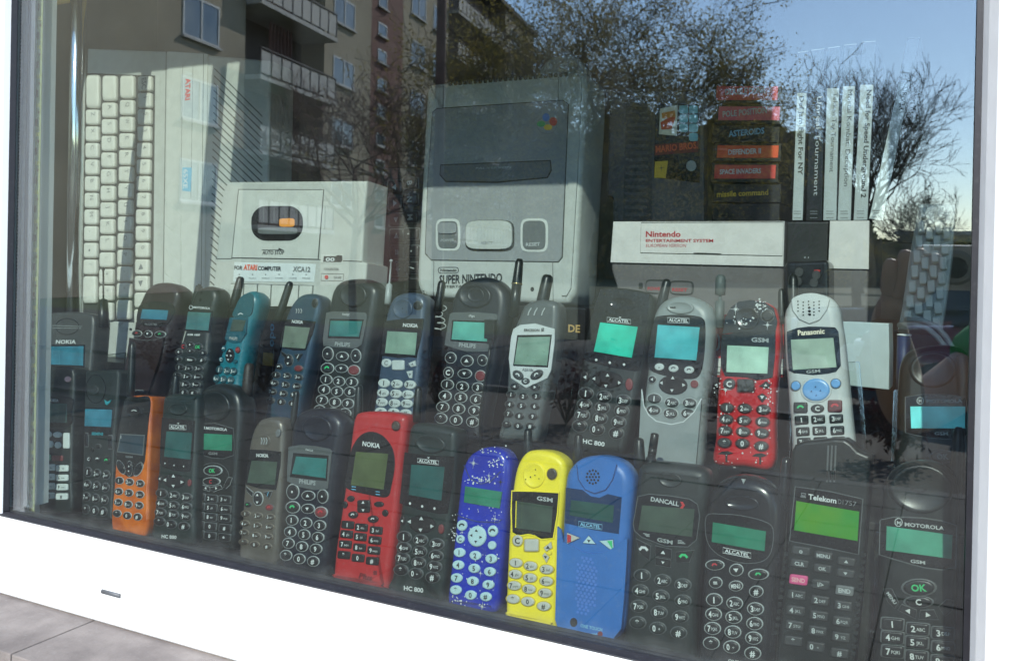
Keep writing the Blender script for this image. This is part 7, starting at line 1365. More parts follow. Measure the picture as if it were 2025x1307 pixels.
('k','key','key_beige',6,'r',(-47.4,257.5,0.1,-12.3,14.9,-2.3),'7',None,'grey_ink'),
('k','key','key_beige',6,'r',(-47.9,230.7,0.1,-12.2,14.9,-2.1),'8',None,'grey_ink'),
('k','key','key_beige',6,'r',(-48.4,204,0.1,-12.2,14.8,-2),'9',None,'grey_ink'),
('k','key','key_beige',6,'r',(-48.8,177.5,0.1,-12.1,14.8,-1.9),'0',None,'grey_ink'),
('k','key','key_beige',6,'r',(-49.3,151.1,0.1,-12,14.7,-1.7),'<',None,'grey_ink'),
('k','key','key_beige',6,'r',(-49.7,124.9,0.1,-12,14.7,-1.6),'>',None,'grey_ink'),
('k','key','key_beige',6,'r',(-50.2,98.8,0.1,-11.9,14.7,-1.5),'',None,'grey_ink'),
('k','key','key_beige',6,'r',(-50.7,72.9,0.1,-11.8,14.6,-1.3),'',None,'grey_ink'),
('l','strip_edge','seam',1.7,((36.2,463.3),(31.1,249.6)),0.4),
('l','strip_edge','seam',1.7,((57.7,456.9),(52.2,246.4)),0.4),
('l','fuji_emblem','plate_white',1.8,((41.5,451.7),(48,448.2),(56.5,445.8)),1.1),
('l','fuji_emblem','plate_white',1.8,((41.5,447.9),(48,446.5),(56.5,444.6)),1.1),
('l','fuji_emblem','plate_white',1.8,((41.5,444.2),(47.9,444.8),(56.5,443.5)),1.1),
('t','lettering','orange_red',1.9,'ATARI',(42.5,439.4,41.3,404),10,1,0),
('p','model_badge','badge_blue',1.7,((34.5,297.4),(54.6,294),(52.2,255.9),(34.3,260.3))),
('t','lettering','plate_white',2,'65XE',(37.6,293.6,36.5,263.2),8.9,1,0),
('kp','function_key','beige_light',2.6,((-2.2,251.4),(32.1,221.5),(31.4,185.9),(-2.7,214.4)),'','seam','ink'),
('kp','function_key','beige_light',2.6,((-2.2,212.7),(31.9,183.4),(31.3,148.1),(-2.7,176)),'','seam','ink'),
('kp','function_key','beige_light',2.6,((-2.1,174.4),(31.8,145.7),(31.2,110.7),(-2.7,137.9)),'','seam','ink'),
('kp','function_key','beige_light',2.6,((-2.1,136.3),(31.7,108.3),(31,73.5),(-2.7,100.2)),'','seam','ink'),
('kp','function_key','beige_light',2.6,((-2.1,98.5),(31.5,71.2),(30.9,36.7),(-2.7,62.7)),'','seam','ink'),
('l','vent_slat','seam',0.5,((100.8,444),(194.6,348.5)),1.5),
('l','vent_slat','seam',0.5,((100.3,432.2),(194.3,337.2)),1.5),
('l','vent_slat','seam',0.5,((99.9,420.5),(194.1,326)),1.5),
('l','vent_slat','seam',0.5,((99.5,408.8),(193.9,314.8)),1.5),
('l','vent_slat','seam',0.5,((99.1,397.1),(193.6,303.6)),1.5),
('l','vent_slat','seam',0.5,((98.6,385.4),(193.4,292.5)),1.5),
('l','vent_slat','seam',0.5,((98.2,373.8),(193.2,281.4)),1.5),
('l','vent_slat','seam',0.5,((97.8,362.2),(193,270.3)),1.5),
('l','vent_slat','seam',0.5,((97.4,350.6),(192.7,259.2)),1.5),
('l','vent_slat','seam',0.5,((97,339),(192.5,248.2)),1.5),
('l','vent_slat','seam',0.5,((96.5,327.5),(192.3,237.2)),1.5),
('l','vent_slat','seam',0.5,((96.1,316),(192,226.2)),1.5),
('l','vent_slat','seam',0.5,((95.7,304.5),(191.8,215.2)),1.5),
('l','vent_slat','seam',0.5,((95.3,293.1),(191.6,204.3)),1.5),
('l','vent_slat','seam',0.5,((94.9,281.6),(191.4,193.4)),1.5),
('l','vent_slat','seam',0.5,((94.5,270.2),(191.1,182.5)),1.5),
('l','vent_slat','seam',0.5,((94.1,258.9),(190.9,171.6)),1.5),
('l','vent_slat','seam',0.5,((93.6,247.5),(190.7,160.8)),1.5),
('l','vent_slat','seam',0.5,((93.2,236.2),(190.5,150)),1.5),
('l','vent_slat','seam',0.5,((92.8,224.9),(190.2,139.2)),1.5),
('l','vent_slat','seam',0.5,((92.4,213.6),(190,128.4)),1.5),
('l','vent_slat','seam',0.5,((92,202.4),(189.8,117.7)),1.5),
('l','vent_slat','seam',0.5,((91.6,191.1),(189.6,107)),1.5),
('l','vent_slat','seam',0.5,((91.2,179.9),(189.4,96.3)),1.5),
('l','vent_slat','seam',0.5,((90.8,168.8),(189.1,85.7)),1.5),
('l','vent_slat','seam',0.5,((90.4,157.6),(188.9,75)),1.5),
('l','vent_slat','seam',0.5,((90,146.5),(188.7,64.4)),1.5),
('l','vent_slat','seam',0.5,((89.6,135.4),(188.5,53.8)),1.5),
('l','vent_slat','seam',0.5,((89.2,124.3),(188.3,43.3)),1.5),
('l','vent_slat','seam',0.5,((88.8,113.3),(188,32.7)),1.5),
]),
'ZXK':(((-0.67336,0.38,1.30935),(0.99878,0.00344,0.04926),(-0.04938,0.06967,0.99635),(0,-0.99756,0.06976)),('body','black','p',30,3,((-41.5,0),(-36.1,218.8),(34.4,213.2),(32.3,0))),[
('k','key','key_black',4,'r',(-10.2,142.6,0.2,-9.1,12,-0.6),'>','rimdark','grey_white'),
('k','key','key_black',4,'r',(-8.9,120.1,0.2,-9.1,12,-0.5),'<','rimdark','grey_white'),
('k','key','key_black',4,'r',(-7.7,97.7,0.2,-9.1,11.9,-0.4),'=','rimdark','grey_white'),
('k','key','key_black',4,'r',(-5.5,74,0.2,-9,11.9,-0.3),'+','rimdark','grey_white'),
('k','key','key_black',4,'r',(-12.3,165.3,0.2,-9.2,12,-0.7),'^','rimdark','grey_white'),
('k','key','key_black',4,'r',(-13.6,187.9,0.2,-9.2,12.1,-0.8),'v','rimdark','grey_white'),
('k','key','key_black',4,'r',(-5.1,51.1,0.2,-9,11.9,-0.2),'','rimdark','grey_white'),
('k','key','key_black',4,'r',(11.2,191.9,0.1,-7.7,11.9,-0.8),'B','rimdark','grey_white'),
('k','key','key_black',4,'r',(11.6,169.4,0.1,-7.7,11.8,-0.7),'N','rimdark','grey_white'),
('k','key','key_black',4,'r',(12.8,144.9,0.1,-7.7,11.8,-0.6),'M','rimdark','grey_white'),
('k','key','key_black',4,'r',(14.1,121.9,0.1,-7.6,11.8,-0.5),',','rimdark','grey_white'),
('k','key','key_black',4,'r',(15.3,98.3,0.1,-7.6,11.7,-0.4),'.','rimdark','grey_white'),
('k','key','key_black',4,'r',(16.5,75.5,0.1,-7.6,11.7,-0.3),'/','rimdark','grey_white'),
('k','key','key_black',4,'r',(17.7,52.7,0.1,-7.6,11.7,-0.2),'','rimdark','grey_white'),
('t','lettering','grey_white',5.2,'CAPS SHIFT',(-9.1,85.2,-5.3,62.9),2.8,1,0),
]),
'GCART':(((-0.31822,0.39,1.44854),(0.99837,0.00299,0.05701),(-0.05709,0.05225,0.997),(0,-0.99863,0.05234)),('body','cart_grey','p',18,1.5,((-57.5,3.4),(-57.4,33.1),(-64.7,34.3),(-59.6,165.9),(57.8,149.6),(54.2,-3.2))),[
('p','side_recess','cart_dark',0.4,((-38.3,160.5),(-4.7,155.7),(-8.4,1.5),(-44.8,3.7))),
('r','rib','cart_grey',1.2,(-23,151.2,14.1,-1.7,0,2.1)),
('r','rib','cart_grey',1.2,(-23.4,142.9,14.1,-1.7,0,2.1)),
('r','rib','cart_grey',1.2,(-23.7,134.5,14.1,-1.6,0,2.1)),
('r','rib','cart_grey',1.2,(-24,126.2,14.1,-1.6,0,2.1)),
('r','rib','cart_grey',1.2,(-24.3,117.8,14.1,-1.5,0,2.1)),
('r','rib','cart_grey',1.2,(-24.7,109.5,14.1,-1.5,0,2.1)),
('r','rib','cart_grey',1.2,(-25,101.1,14.1,-1.4,0,2.1)),
('r','rib','cart_grey',1.2,(-25.3,92.8,14.1,-1.4,0,2.1)),
('r','rib','cart_grey',1.2,(-25.6,84.5,14.1,-1.3,0,2.1)),
('r','rib','cart_grey',1.2,(-26,76.2,14.1,-1.3,0,2.1)),
('r','rib','cart_grey',1.2,(-26.3,67.9,14.1,-1.2,0,2.1)),
('r','rib','cart_grey',1.2,(-26.6,59.6,14.1,-1.2,0,2.1)),
('r','rib','cart_grey',1.2,(-27,51.3,14.1,-1.1,0,2.1)),
('r','rib','cart_grey',1.2,(-27.3,43,14.1,-1.1,0,2.1)),
('r','rib','cart_grey',1.2,(-27.6,34.7,14.1,-1,0,2.1)),
('r','rib','cart_grey',1.2,(-27.9,26.5,14.1,-1,0,2.1)),
('r','rib','cart_grey',1.2,(-28.3,18.2,14.1,-0.9,0,2.1)),
('r','rib','cart_grey',1.2,(-28.6,9.9,14.1,-0.9,0,2.1)),
('p','label','gloss_black',0.5,((-1.4,141.9),(53,134.9),(50.2,42.2),(-5.3,52.7))),
('p','picture_panel','cream',0.7,((4.2,135.5),(25.8,137.5),(24,100.3),(2.1,104.6))),
('r','picture_tile','tile_blue',0.8,(32.9,131.1,5.3,-0.6,0.1,4.9)),
('r','picture_tile','tile_blue',0.8,(44.7,129.8,5.3,-0.6,0.1,4.9)),
('r','picture_tile','tile_blue',0.8,(32.6,120.1,5.3,-0.6,0.1,4.9)),
('r','picture_tile','tile_blue',0.8,(44.5,118.8,5.3,-0.6,0.1,4.9)),
('r','picture_tile','tile_blue',0.8,(32.4,109.1,5.3,-0.6,0.1,4.9)),
('r','picture_tile','tile_blue',0.8,(44.2,107.8,5.3,-0.6,0.1,4.9)),
('r','picture_tile','tile_blue',0.8,(44,96.9,5.3,-0.5,0.1,4.9)),
('p','picture_patch','orange_red',0.9,((4.5,118.9),(16.1,123.8),(23.4,123),(17.9,109.2),(5.4,109.5))),
('p','picture_patch','orange_paint',0.8,((5.8,130.1),(22.5,131.3),(23.4,123),(6.7,122.8))),
('p','title_band','red_dark',0.7,((-3,92.7),(50.4,91.6),(49.1,78.6),(-3.7,79.4))),
('t','lettering','orange_red',0.9,'MARIO BROS.',(-1.9,82.7,49.2,83.2),7.8,1,0),
('p','seal_box','logo_yellow',0.7,((-3.4,72.1),(13,71.7),(9.4,50.9),(-4.8,52.6))),
('*','starburst','ink',0.9,((4.4,63.6,4.9),)),
('e','seal','silver',0.7,(40.6,63.1,6.1,-0.5,0.1,6.5)),
]),
'AC0':(((-0.2178,0.4,1.58381),(1,0,0),(-0,0,1),(0,-1,0)),('body','cart_black','p',80,1,((-41.8,2.5),(-40.9,26.2),(35.8,20),(35.9,-2.5))),[
('p','spine_label','cartred',0.3,((-36.9,23.1),(33,17.9),(32.4,2.3),(-37.5,6.6))),
('t','lettering','grey_white',0.6,'DOUBLE DUNK',(-26.7,11.9,19.9,11.2),6.8,1,0),
]),
'AC1':(((-0.21816,0.404,1.56127),(1,0,0),(-0,0,1),(0,-1,0)),('body','cart_black','p',80,1,((-39.6,2),(-38.7,25.5),(38.2,20.2),(38.3,-2.3))),[
('p','spine_label','cartpink',0.3,((-34.6,22.5),(35.4,18),(34.8,2.5),(-35.2,6.2))),
('t','lettering','grey_white',0.6,'POLE POSITION',(-29.7,9.5,20.9,11.6),6.8,1,0),
]),
'AC2':(((-0.21855,0.408,1.54014),(1,0,0),(-0,0,1),(0,-1,0)),('body','cart_black','p',80,1,((-43.4,1.8),(-42.4,23.8),(35,19.2),(35,-1.8))),[
('t','lettering','sky_ink',0.6,'ASTEROIDS',(-22.8,7.9,18.2,10),6.8,1,0),
]),
'AC3':(((-0.21644,0.4,1.51749),(1,0,0),(-0,0,1),(0,-1,0)),('body','cart_black','p',80,1,((-41,1.3),(-40.1,23.2),(36.6,19.3),(36.6,-1.5))),[
('p','spine_label','orange_red',0.3,((-36,20.2),(33.8,17.1),(33.1,3.2),(-36.7,5.5))),
('t','lettering','plate_white',0.6,'DEFENDER II',(-23.2,8.6,14.2,8.9),5.9,1,0),
]),
'AC4':(((-0.21678,0.404,1.49392),(1,0,0),(-0,0,1),(0,-1,0)),('body','cart_black','p',80,1,((-44.4,0.9),(-43.4,24.4),(33.6,21.2),(33.7,-1.1))),[
('p','spine_label','cartred',0.3,((-39.4,21.4),(30.9,19),(30.2,3.6),(-40,5.2))),
('t','lettering','plate_white',0.6,'SPACE INVADERS',(-33.3,10.1,14.3,10.3),5.6,1,0),
]),
'AC5':(((-0.21713,0.408,1.47097),(1,0,0),(-0,0,1),(0,-1,0)),('body','cart_black','p',80,1,((-41.7,0.5),(-40.7,23),(36.4,20.6),(36.5,-0.8))),[
('t','lettering','logo_yellow',0.6,'missile command',(-36.8,6.8,22.6,8.6),6.4,1,0),
]),
'AC6':(((-0.21608,0.405,1.44949),(1,0,0),(-0,0,1),(0,-1,0)),('body','cart_black','p',80,1,((-42.6,0.1),(-42.4,20.9),(35,19.7),(35.2,-0.1))),[
]),
'PS0':(((-0.15747,0.38,1.44784),(1,0,0),(-0,0.0349,0.99939),(0,-0.99939,0.0349)),('case','case_black','p',135,1,((-6.2,0),(6.1,0),(7.2,188.1),(-4.6,187.2))),[
('p','spine_sheet','case_white',0.3,((-5.5,1.1),(5.4,1.1),(6.2,141.6),(-4.2,142.3))),
('l','spine_edge','spine_glint',0.4,((-4.1,187.3),(6.7,188.1)),0.5),  # pale line painting a glint along the case top, on every case
('t','lettering','ink',0.55,'Def Jam Fight For NY',(-1.2,138.3,-0.6,50.9),4.9,1,0),
('l','spine_print','grey_ink',0.5,((-4.3,10.9),(3.7,10.9)),0.7),
('l','spine_print','grey_ink',0.5,((-4.2,8.3),(3.8,8.3)),0.7),
('l','spine_print','grey_ink',0.5,((-4.1,3.8),(3.9,3.8)),0.7),
]),
'PS1':(((-0.14024,0.38,1.44782),(1,0,0),(-0,0.0349,0.99939),(0,-0.99939,0.0349)),('case','case_black','p',135,1,((-8.6,0),(8.5,0),(6.9,189.3),(-7.9,188.7))),[
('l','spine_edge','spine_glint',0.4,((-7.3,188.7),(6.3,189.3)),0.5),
('t','lettering','grey_white',0.55,'Unreal Tournament',(0.2,136.8,-0.7,28),4.9,0,0),
('l','spine_print','grey_ink',0.5,((-4.2,10.9),(3.6,10.8)),0.7),
('l','spine_print','grey_ink',0.5,((-4.1,8.2),(3.7,8.2)),0.7),
('l','spine_print','grey_ink',0.5,((-4,3.7),(3.8,3.7)),0.7),
]),
'PS2':(((-0.12363,0.38,1.44779),(1,0,0),(-0,0.0349,0.99939),(0,-0.99939,0.0349)),('case','case_black','p',135,1,((-7.7,0),(7.7,0),(6.6,190.5),(-7.1,189.8))),[
('p','spine_sheet','case_white',0.3,((-6.8,1.1),(6.7,1.1),(6,144.7),(-6.3,145.5))),
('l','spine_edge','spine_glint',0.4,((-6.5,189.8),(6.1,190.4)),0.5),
('t','lettering','ink',0.55,'Tekken Tag Tournament',(0.6,140.4,-1.5,53.5),4.5,0,0),
('l','spine_print','grey_ink',0.5,((-4.1,10.8),(3.6,10.7)),0.7),
('l','spine_print','grey_ink',0.5,((-4.1,8.2),(3.7,8.1)),0.7),
('l','spine_print','grey_ink',0.5,((-4,3.7),(3.8,3.7)),0.7),
]),
'PS3':(((-0.1089,0.38,1.44777),(1,0,0),(-0,0.0349,0.99939),(0,-0.99939,0.0349)),('case','case_black','p',135,1,((-7.6,0),(7.5,0),(8.7,191.6),(-5.1,191.3))),[
('p','spine_sheet','case_white',0.3,((-6.7,1.1),(6.6,1.1),(7.5,145.8),(-4.8,146.6))),
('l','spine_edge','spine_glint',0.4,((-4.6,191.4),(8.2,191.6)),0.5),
('t','lettering','ink',0.55,'Mortal Kombat: Deception',(0.7,142.2,-1,37.8),4.8,0,0),
('l','spine_print','grey_ink',0.5,((-4.1,10.7),(3.5,10.7)),0.7),
('l','spine_print','grey_ink',0.5,((-4,8.1),(3.6,8.1)),0.7),
('l','spine_print','grey_ink',0.5,((-3.9,3.7),(3.7,3.7)),0.7),
]),
'PS4':(((-0.09251,0.38,1.44793),(1,0,0),(-0,0.0349,0.99939),(0,-0.99939,0.0349)),('case','case_black','p',135,1,((-7.9,-0.2),(7.8,0.2),(11.6,192.8),(-3.4,192.9))),[
('p','spine_sheet','case_white',0.3,((-6.9,0.9),(6.8,1.2),(9.7,145.8),(-3.5,146.8))),
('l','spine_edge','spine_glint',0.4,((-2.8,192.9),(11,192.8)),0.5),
('t','lettering','ink',0.55,'Need for Speed Underground 2',(3.2,140.7,0.1,25),4.8,1,0),
('l','spine_print','grey_ink',0.5,((-4,10.6),(3.5,10.6)),0.7),
('l','spine_print','grey_ink',0.5,((-3.9,8.1),(3.6,8)),0.7),
('l','spine_print','grey_ink',0.5,((-3.8,3.7),(3.7,3.6)),0.7),
]),
'PS5':(((-0.07712,0.38,1.44845),(1,0,0),(-0,0.0349,0.99939),(0,-0.99939,0.0349)),('case','case_black','p',135,1,((-7.6,1.1),(7.6,-1.1),(38.8,192.5),(26.5,192.2))),[
('p','spine_sheet','case_white',0.3,((-6.7,2.1),(6.6,0.1),(30.2,145.1),(19.1,145.6))),
('l','spine_edge','spine_glint',0.4,((27,192.2),(38.3,192.5)),0.5),
('t','lettering','ink',0.55,'DRIV3R',(23.5,141.1,19.9,116.4),4.7,0,0),
('l','spine_print','grey_ink',0.5,((-3.9,10.5),(3.5,10.5)),0.7),
('l','spine_print','grey_ink',0.5,((-3.9,8),(3.5,8)),0.7),
('l','spine_print','grey_ink',0.5,((-3.8,3.6),(3.6,3.6)),0.7),
]),
'KB2':(((-0.02866,0.29,1.34025),(0.99653,-0.0173,-0.08141),(0.08323,0.20719,0.97475),(0,-0.97815,0.20791)),('body','beige_grey','p',30,3,((-20.4,-2.1),(-18.6,20.9),(-18,70),(-15.6,123.5),(16.8,125.8),(19.2,76.8),(18.6,25.6),(17.7,2.4))),[
('k','key','key_beige',6,'r',(-10.1,114.2,3.1,0.5,-1.1,6.2),'',None,'ink'),
('k','key','key_beige',6,'r',(-2.8,108.2,3.1,0.5,-1,6.1),'',None,'ink'),
('k','key','key_beige',6,'r',(4.6,115.3,3,0.5,-1,6.1),'',None,'ink'),
('k','key','key_beige',6,'r',(12,109.4,3,0.5,-1,6.1),'',None,'ink'),
('k','key','key_beige',6,'r',(-10.5,99.2,3.1,0.5,-1.1,6.1),'',None,'ink'),
('k','key','key_beige',6,'r',(-3,93.3,3.2,0.5,-1,6.1),'',None,'ink'),
('k','key','key_beige',6,'r',(4.6,100.5,3.1,0.5,-1,6.1),'',None,'ink'),
('k','key','key_beige',6,'r',(12,94.7,3.1,0.5,-1,6),'',None,'ink'),
('k','key','key_beige',6,'r',(-10.9,84.3,3.2,0.6,-1.1,6.1),'',None,'ink'),
('k','key','key_beige',6,'r',(-3.3,78.5,3.2,0.6,-1,6),'',None,'ink'),
('k','key','key_beige',6,'r',(4.5,85.7,3.2,0.6,-1,6),'',None,'ink'),
('k','key','key_beige',6,'r',(12.1,80,3.2,0.6,-1,6),'',None,'ink'),
('k','key','key_beige',6,'r',(-11.3,69.4,3.3,0.6,-1.1,6),'',None,'ink'),
('k','key','key_beige',6,'r',(-3.5,63.8,3.3,0.6,-1,6),'',None,'ink'),
('k','key','key_beige',6,'r',(4.4,71,3.2,0.6,-1,6),'',None,'ink'),
('k','key','key_beige',6,'r',(12.2,65.4,3.2,0.6,-1,6),'',None,'ink'),
('k','key','key_beige',6,'r',(-11.6,54.7,3.3,0.6,-1,6),'',None,'ink'),
('k','key','key_beige',6,'r',(-3.7,49.1,3.3,0.6,-1,6),'',None,'ink'),
('k','key','key_beige',6,'r',(4.4,56.4,3.3,0.6,-1,6),'',None,'ink'),
('k','key','key_beige',6,'r',(12.3,50.9,3.3,0.6,-1,5.9),'',None,'ink'),
('k','key','key_beige',6,'r',(-12,40,3.4,0.7,-1,6),'',None,'ink'),
('k','key','key_beige',6,'r',(-3.9,34.5,3.4,0.7,-1,5.9),'',None,'ink'),
('k','key','key_beige',6,'r',(4.3,41.9,3.3,0.7,-1,5.9),'',None,'ink'),
('k','key','key_beige',6,'r',(12.4,36.5,3.3,0.7,-1,5.9),'',None,'ink'),
('k','key','key_beige',6,'r',(-12.4,25.3,3.5,0.7,-1,5.9),'',None,'ink'),
('k','key','key_beige',6,'r',(-4.1,20,3.5,0.7,-1,5.9),'',None,'ink'),
('k','key','key_beige',6,'r',(4.2,27.4,3.4,0.7,-1,5.9),'',None,'ink'),
('k','key','key_beige',6,'r',(12.4,22.1,3.4,0.7,-1,5.8),'',None,'ink'),
('k','key','key_beige',6,'r',(-12.7,10.8,3.5,0.7,-1,5.9),'',None,'ink'),
('k','key','key_beige',6,'r',(-4.4,5.5,3.5,0.8,-1,5.9),'',None,'ink'),
('k','key','key_beige',6,'r',(4.2,13,3.5,0.7,-1,5.8),'',None,'ink'),
('k','key','key_beige',6,'r',(12.5,7.8,3.5,0.7,-1,5.8),'',None,'ink'),
]),
}

# ================================================================== SETTING OUTSIDE (seen mirrored in the pane)
def structure(name, mb, m): o = mb.build(name, m); o['kind'] = 'structure'; return o
mb = MB(); mb.add([(-400, -400, -.12), (400, -400, -.12), (400, 400, -.12), (-400, 400, -.12)], [(0, 1, 2, 3)]); structure('ground', mb, 'grass')
mb = MB(); mb.add([(-60, -15, -.1), (60, -15, -.1), (60, -8, -.1), (-60, -8, -.1)], [(0, 1, 2, 3)]); structure('road', mb, 'asphalt')
pv = MB(); pv.add([(-16, -5.4, -.03), (12, -5.4, -.03), (12, 0, -.03), (-16, 0, -.03)], [(0, 1, 2, 3)]); pvo = structure('pavement', pv, 'grout')
sm_ = MB(); sm_.box(-.247, .247, -.247, .247, -.03, .004); slab = sm_.build('paving_slab', 'paver', pvo)
slab.location = (0, -.7, -.004); n = 0; rnd = random.Random(5)
for i in range(-13, 5):
    for j in range(10):
        if (i, j) == (0, 0): continue
        o = slab.copy(); COL.objects.link(o); o.parent = pvo; o.location = (i * .5, -.7 - j * .5, rnd.uniform(-.005, .003)); n += 1
mb = MB()
for y in (-5.46, -7.9):
    for i in range(34): mb.box(-16 + i * .8 + .01, -16 + (i + 1) * .8 - .01, y - .06, y + .06, -.12, .03 if y < -6 else .0065, 0)
o = structure('kerb', mb, 'kerb')
mb = MB(); mb.add([(-16, -7.85, -.02), (12, -7.85, -.02), (12, -5.52, -.02), (-16, -5.52, -.02)], [(0, 1, 2, 3)]); structure('planting_bed', mb, 'soil')

# apartment building whose long facade runs away from the shop on the left
bl = empty('apartment_building', (-21.72, .64, -.1)); bl.rotation_euler = (0, 0, math.atan2(-.9824, -.1867))
tag(bl, 'beige apartment block with loggia balconies and brown stair strip, mirrored in the shop pane', 'building')
def bbox(name, m, *a, par=bl): q = MB(); q.box(*a); return q.build(name, m, par)
TOP = 22.6; DEP = -11
LV = [2.6 + 3.18 * i for i in range(6)]
# wall bays as one shell with the loggia bays left open
def bay(s0, s1, m): return bbox('wall', m, s0, s1, DEP, 0, 0, TOP)
bay(6, 29.3, 'plaster_beige'); bay(36.35, 41.8, 'plaster_beige'); bay(41.803, 46.3, 'plaster_brown'); bay(46.303, 54.3, 'plaster_beige'); bay(68.3, 78, 'plaster_beige')
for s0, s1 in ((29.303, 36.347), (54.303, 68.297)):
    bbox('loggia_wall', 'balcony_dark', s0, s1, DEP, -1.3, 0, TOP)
    for z in LV:
        bs = bbox('balcony', 'concrete', s0 + .01, s1 - .01, -1.298, .75, z - .05, z + .15)
        fr = MB()
        k = 8 if s1 < 40 else 16; dx = (s1 - s0 - .2) / k
        for i in range(k + 1): fr.box(s0 + .08 + i * dx, s0 + .14 + i * dx, .66, .72, z + .152, z + 1.28)
        fr.box(s0 + .08, s1 - .06, .64, .74, z + 1.282, z + 1.34); fr.build('balcony_rail', 'iron_dark', bs)
        for i in range(k): bbox('balcony_panel', 'panel_grey', s0 + .17 + i * dx, s0 + .05 + (i + 1) * dx, .67, .70, z + .26, z + 1.2, par=bs)
        if s1 < 40:
            q = MB()
            for i in range(7): q.box(s0 + 2.2 + i * .3, s0 + 2.28 + i * .3, -.2, -.12, z + .155, z + 2.95)
            q.build('balcony_screen', 'plaster_brown', bs)
            bbox('balcony_window', 'window_white', s0 + .5, s0 + 1.9, -1.296, -1.24, z + .5, z + 2.4, par=bs)
bbox('roof', 'roof_felt', 5.7, 78.3, DEP - .3, .3, TOP + .003, TOP + .35)
def window(s0, s1, z0, z1, par=bl):
    f = MB(); t = .09
    f.box(s0, s1, -.05, .035, z0, z0 + t); f.box(s0, s1, -.05, .035, z1 - t, z1); f.box(s0, s0 + t, -.05, .035, z0 + t + .001, z1 - t - .001); f.box(s1 - t, s1, -.05, .035, z0 + t + .001, z1 - t - .001)
    if s1 - s0 > 1.2: f.box((s0 + s1) / 2 - .05, (s0 + s1) / 2 + .05, -.05, .037, z0 + t + .001, z1 - t - .001)
    w_ = f.build('window', 'window_white', par)
    bbox('pane', 'window_glass', s0 + t, s1 - t, -.04, .008, z0 + t, z1 - t, par=w_)
    bbox('sill', 'panel_grey', s0 - .08, s1 + .08, .002, .16, z0 - .09, z0 - .003, par=w_)
for i in range(6):
    z = 3.45 + i * 3.15
    for s in (25.05,): window(s, s + 2.35, z, z + 1.65)
    window(37.3, 39.7, z + .6, z + 2.0); window(47.6, 50.0, z + .6, z + 2.2); window(51.4, 53.4, z + .6, z + 2.2); window(70, 72.4, z + .6, z + 2.2)
    for k in (0, 1): window(42.7, 43.9, z - .3 + k * 1.52, z + .45 + k * 1.52)

# trees
def branch_tree(rnd, trunk_pts, n_lv, len0, spread, up, thin, split=(2, 3), tw=.012):
    mb = MB(); tips = []
    def seg(p, d, L_, r, lv):
        k = 3; pts = [p]; q = p.copy(); dd = d.copy()
        for i in range(k):
            dd = (dd + Vector((rnd.uniform(-1, 1), rnd.uniform(-1, 1), rnd.uniform(-1, 1) + up)) * .16).normalized(); q = q + dd * (L_ / k); pts.append(q.copy())
        r1 = max(tw, r * thin)
        mb.tube(pts, [r + (r1 - r) * i / k for i in range(k + 1)], 5 if r > .05 else 3)
        if lv == 0: tips.append((q, dd)); return
        for i in range(rnd.randint(*split)):
            a = Vector((rnd.uniform(-1, 1), rnd.uniform(-1, 1), rnd.uniform(-1, 1))); a = (a - dd * a.dot(dd)).normalized()
            nd = (dd + a * spread * rnd.uniform(.6, 1.3)).normalized()
            pos = pts[rnd.randint(1, k)] if i else q
            seg(pos, nd, L_ * rnd.uniform(.66, .9), r1 * rnd.uniform(.7, 1), lv - 1)
            if lv < n_lv: tips.append((pos, nd))
    return mb, tips, seg
def leaves(tips, rnd, per, size, spread):
    mb = MB()
    for p, d in tips:
        for _ in range(per):
            c = p + Vector((rnd.gauss(0, 1), rnd.gauss(0, 1), rnd.gauss(0, 1) - .2)) * spread
            a = Vector((rnd.uniform(-1, 1), rnd.uniform(-1, 1), rnd.uniform(-1, 1))).normalized(); b = a.orthogonal().normalized(); s_ = size * rnd.uniform(.6, 1.4)
            mb.add([c - a * s_, c + b * s_ * .5, c + a * s_, c - b * s_ * .5], [(0, 1, 2, 3)])
    return mb
def tree(name, label, x, y, h, trunk_r, seed, lv, spread, up, bark, leaf=None, fork=.3, len_k=.28, first=4, per=2, lsize=.07, lspread=.16, split=(2, 3), tw=.012, steep=0):
    rnd = random.Random(seed); r = empty(name, (x, y, -.12))
    tips_all = []
    tm = MB(); th = h * fork; tp = [Vector((0, 0, 0)), Vector((rnd.uniform(-.1, .1), 0, th * .5)), Vector((rnd.uniform(-.15, .15), rnd.uniform(-.1, .1), th))]
    tm.tube(tp, [trunk_r, trunk_r * .8, trunk_r * .65], 9); tm.build('trunk', bark, r)
    mb, tips, seg = branch_tree(rnd, tp, lv, h * len_k, spread, up, .62, split, tw)
    for i in range(first):
        a = i * 2.4 + rnd.uniform(-.4, .4); el = rnd.uniform(.5, 1.1) + steep if i else 1.5
        seg(tp[2] - Vector((0, 0, rnd.uniform(0, .2) * th)), Vector((math.cos(a) * math.cos(el), math.sin(a) * math.cos(el), math.sin(el))), h * len_k, trunk_r * .5, lv)
    cr_ = mb.build('crown', bark, r)
    if leaf: leaves(tips, rnd, per, lsize, lspread).build('foliage', leaf, cr_)
    tag(r, label, 'tree', 'trees mirrored in the shop pane'); return r
tree('bare_tree', 'bare reddish tree before the brown stair strip of the apartment block', -10.39, -13.4, 6.3, .09, 3, 6, .8, .22, 'bark_red', None, .36, .16, 7, split=(2, 3), tw=.005)
tree('bare_tree', 'dark thin bare tree close beside the big leafy tree', -12.92, -19.4, 8.8, .12, 11, 5, .7, .4, 'bark', 'leaf_olive', .30, .19, 7, per=1, lsize=.04, lspread=.12, tw=.006)
tree('leafy_tree', 'big spreading tree with olive young leaves in front of the apartment block', -6.4, -15.4, 8.5, .13, 8, 6, .95, .06, 'bark', 'leaf_olive', .36, .165, 15, per=7, lsize=.027, lspread=.12, split=(2, 3), tw=.005)
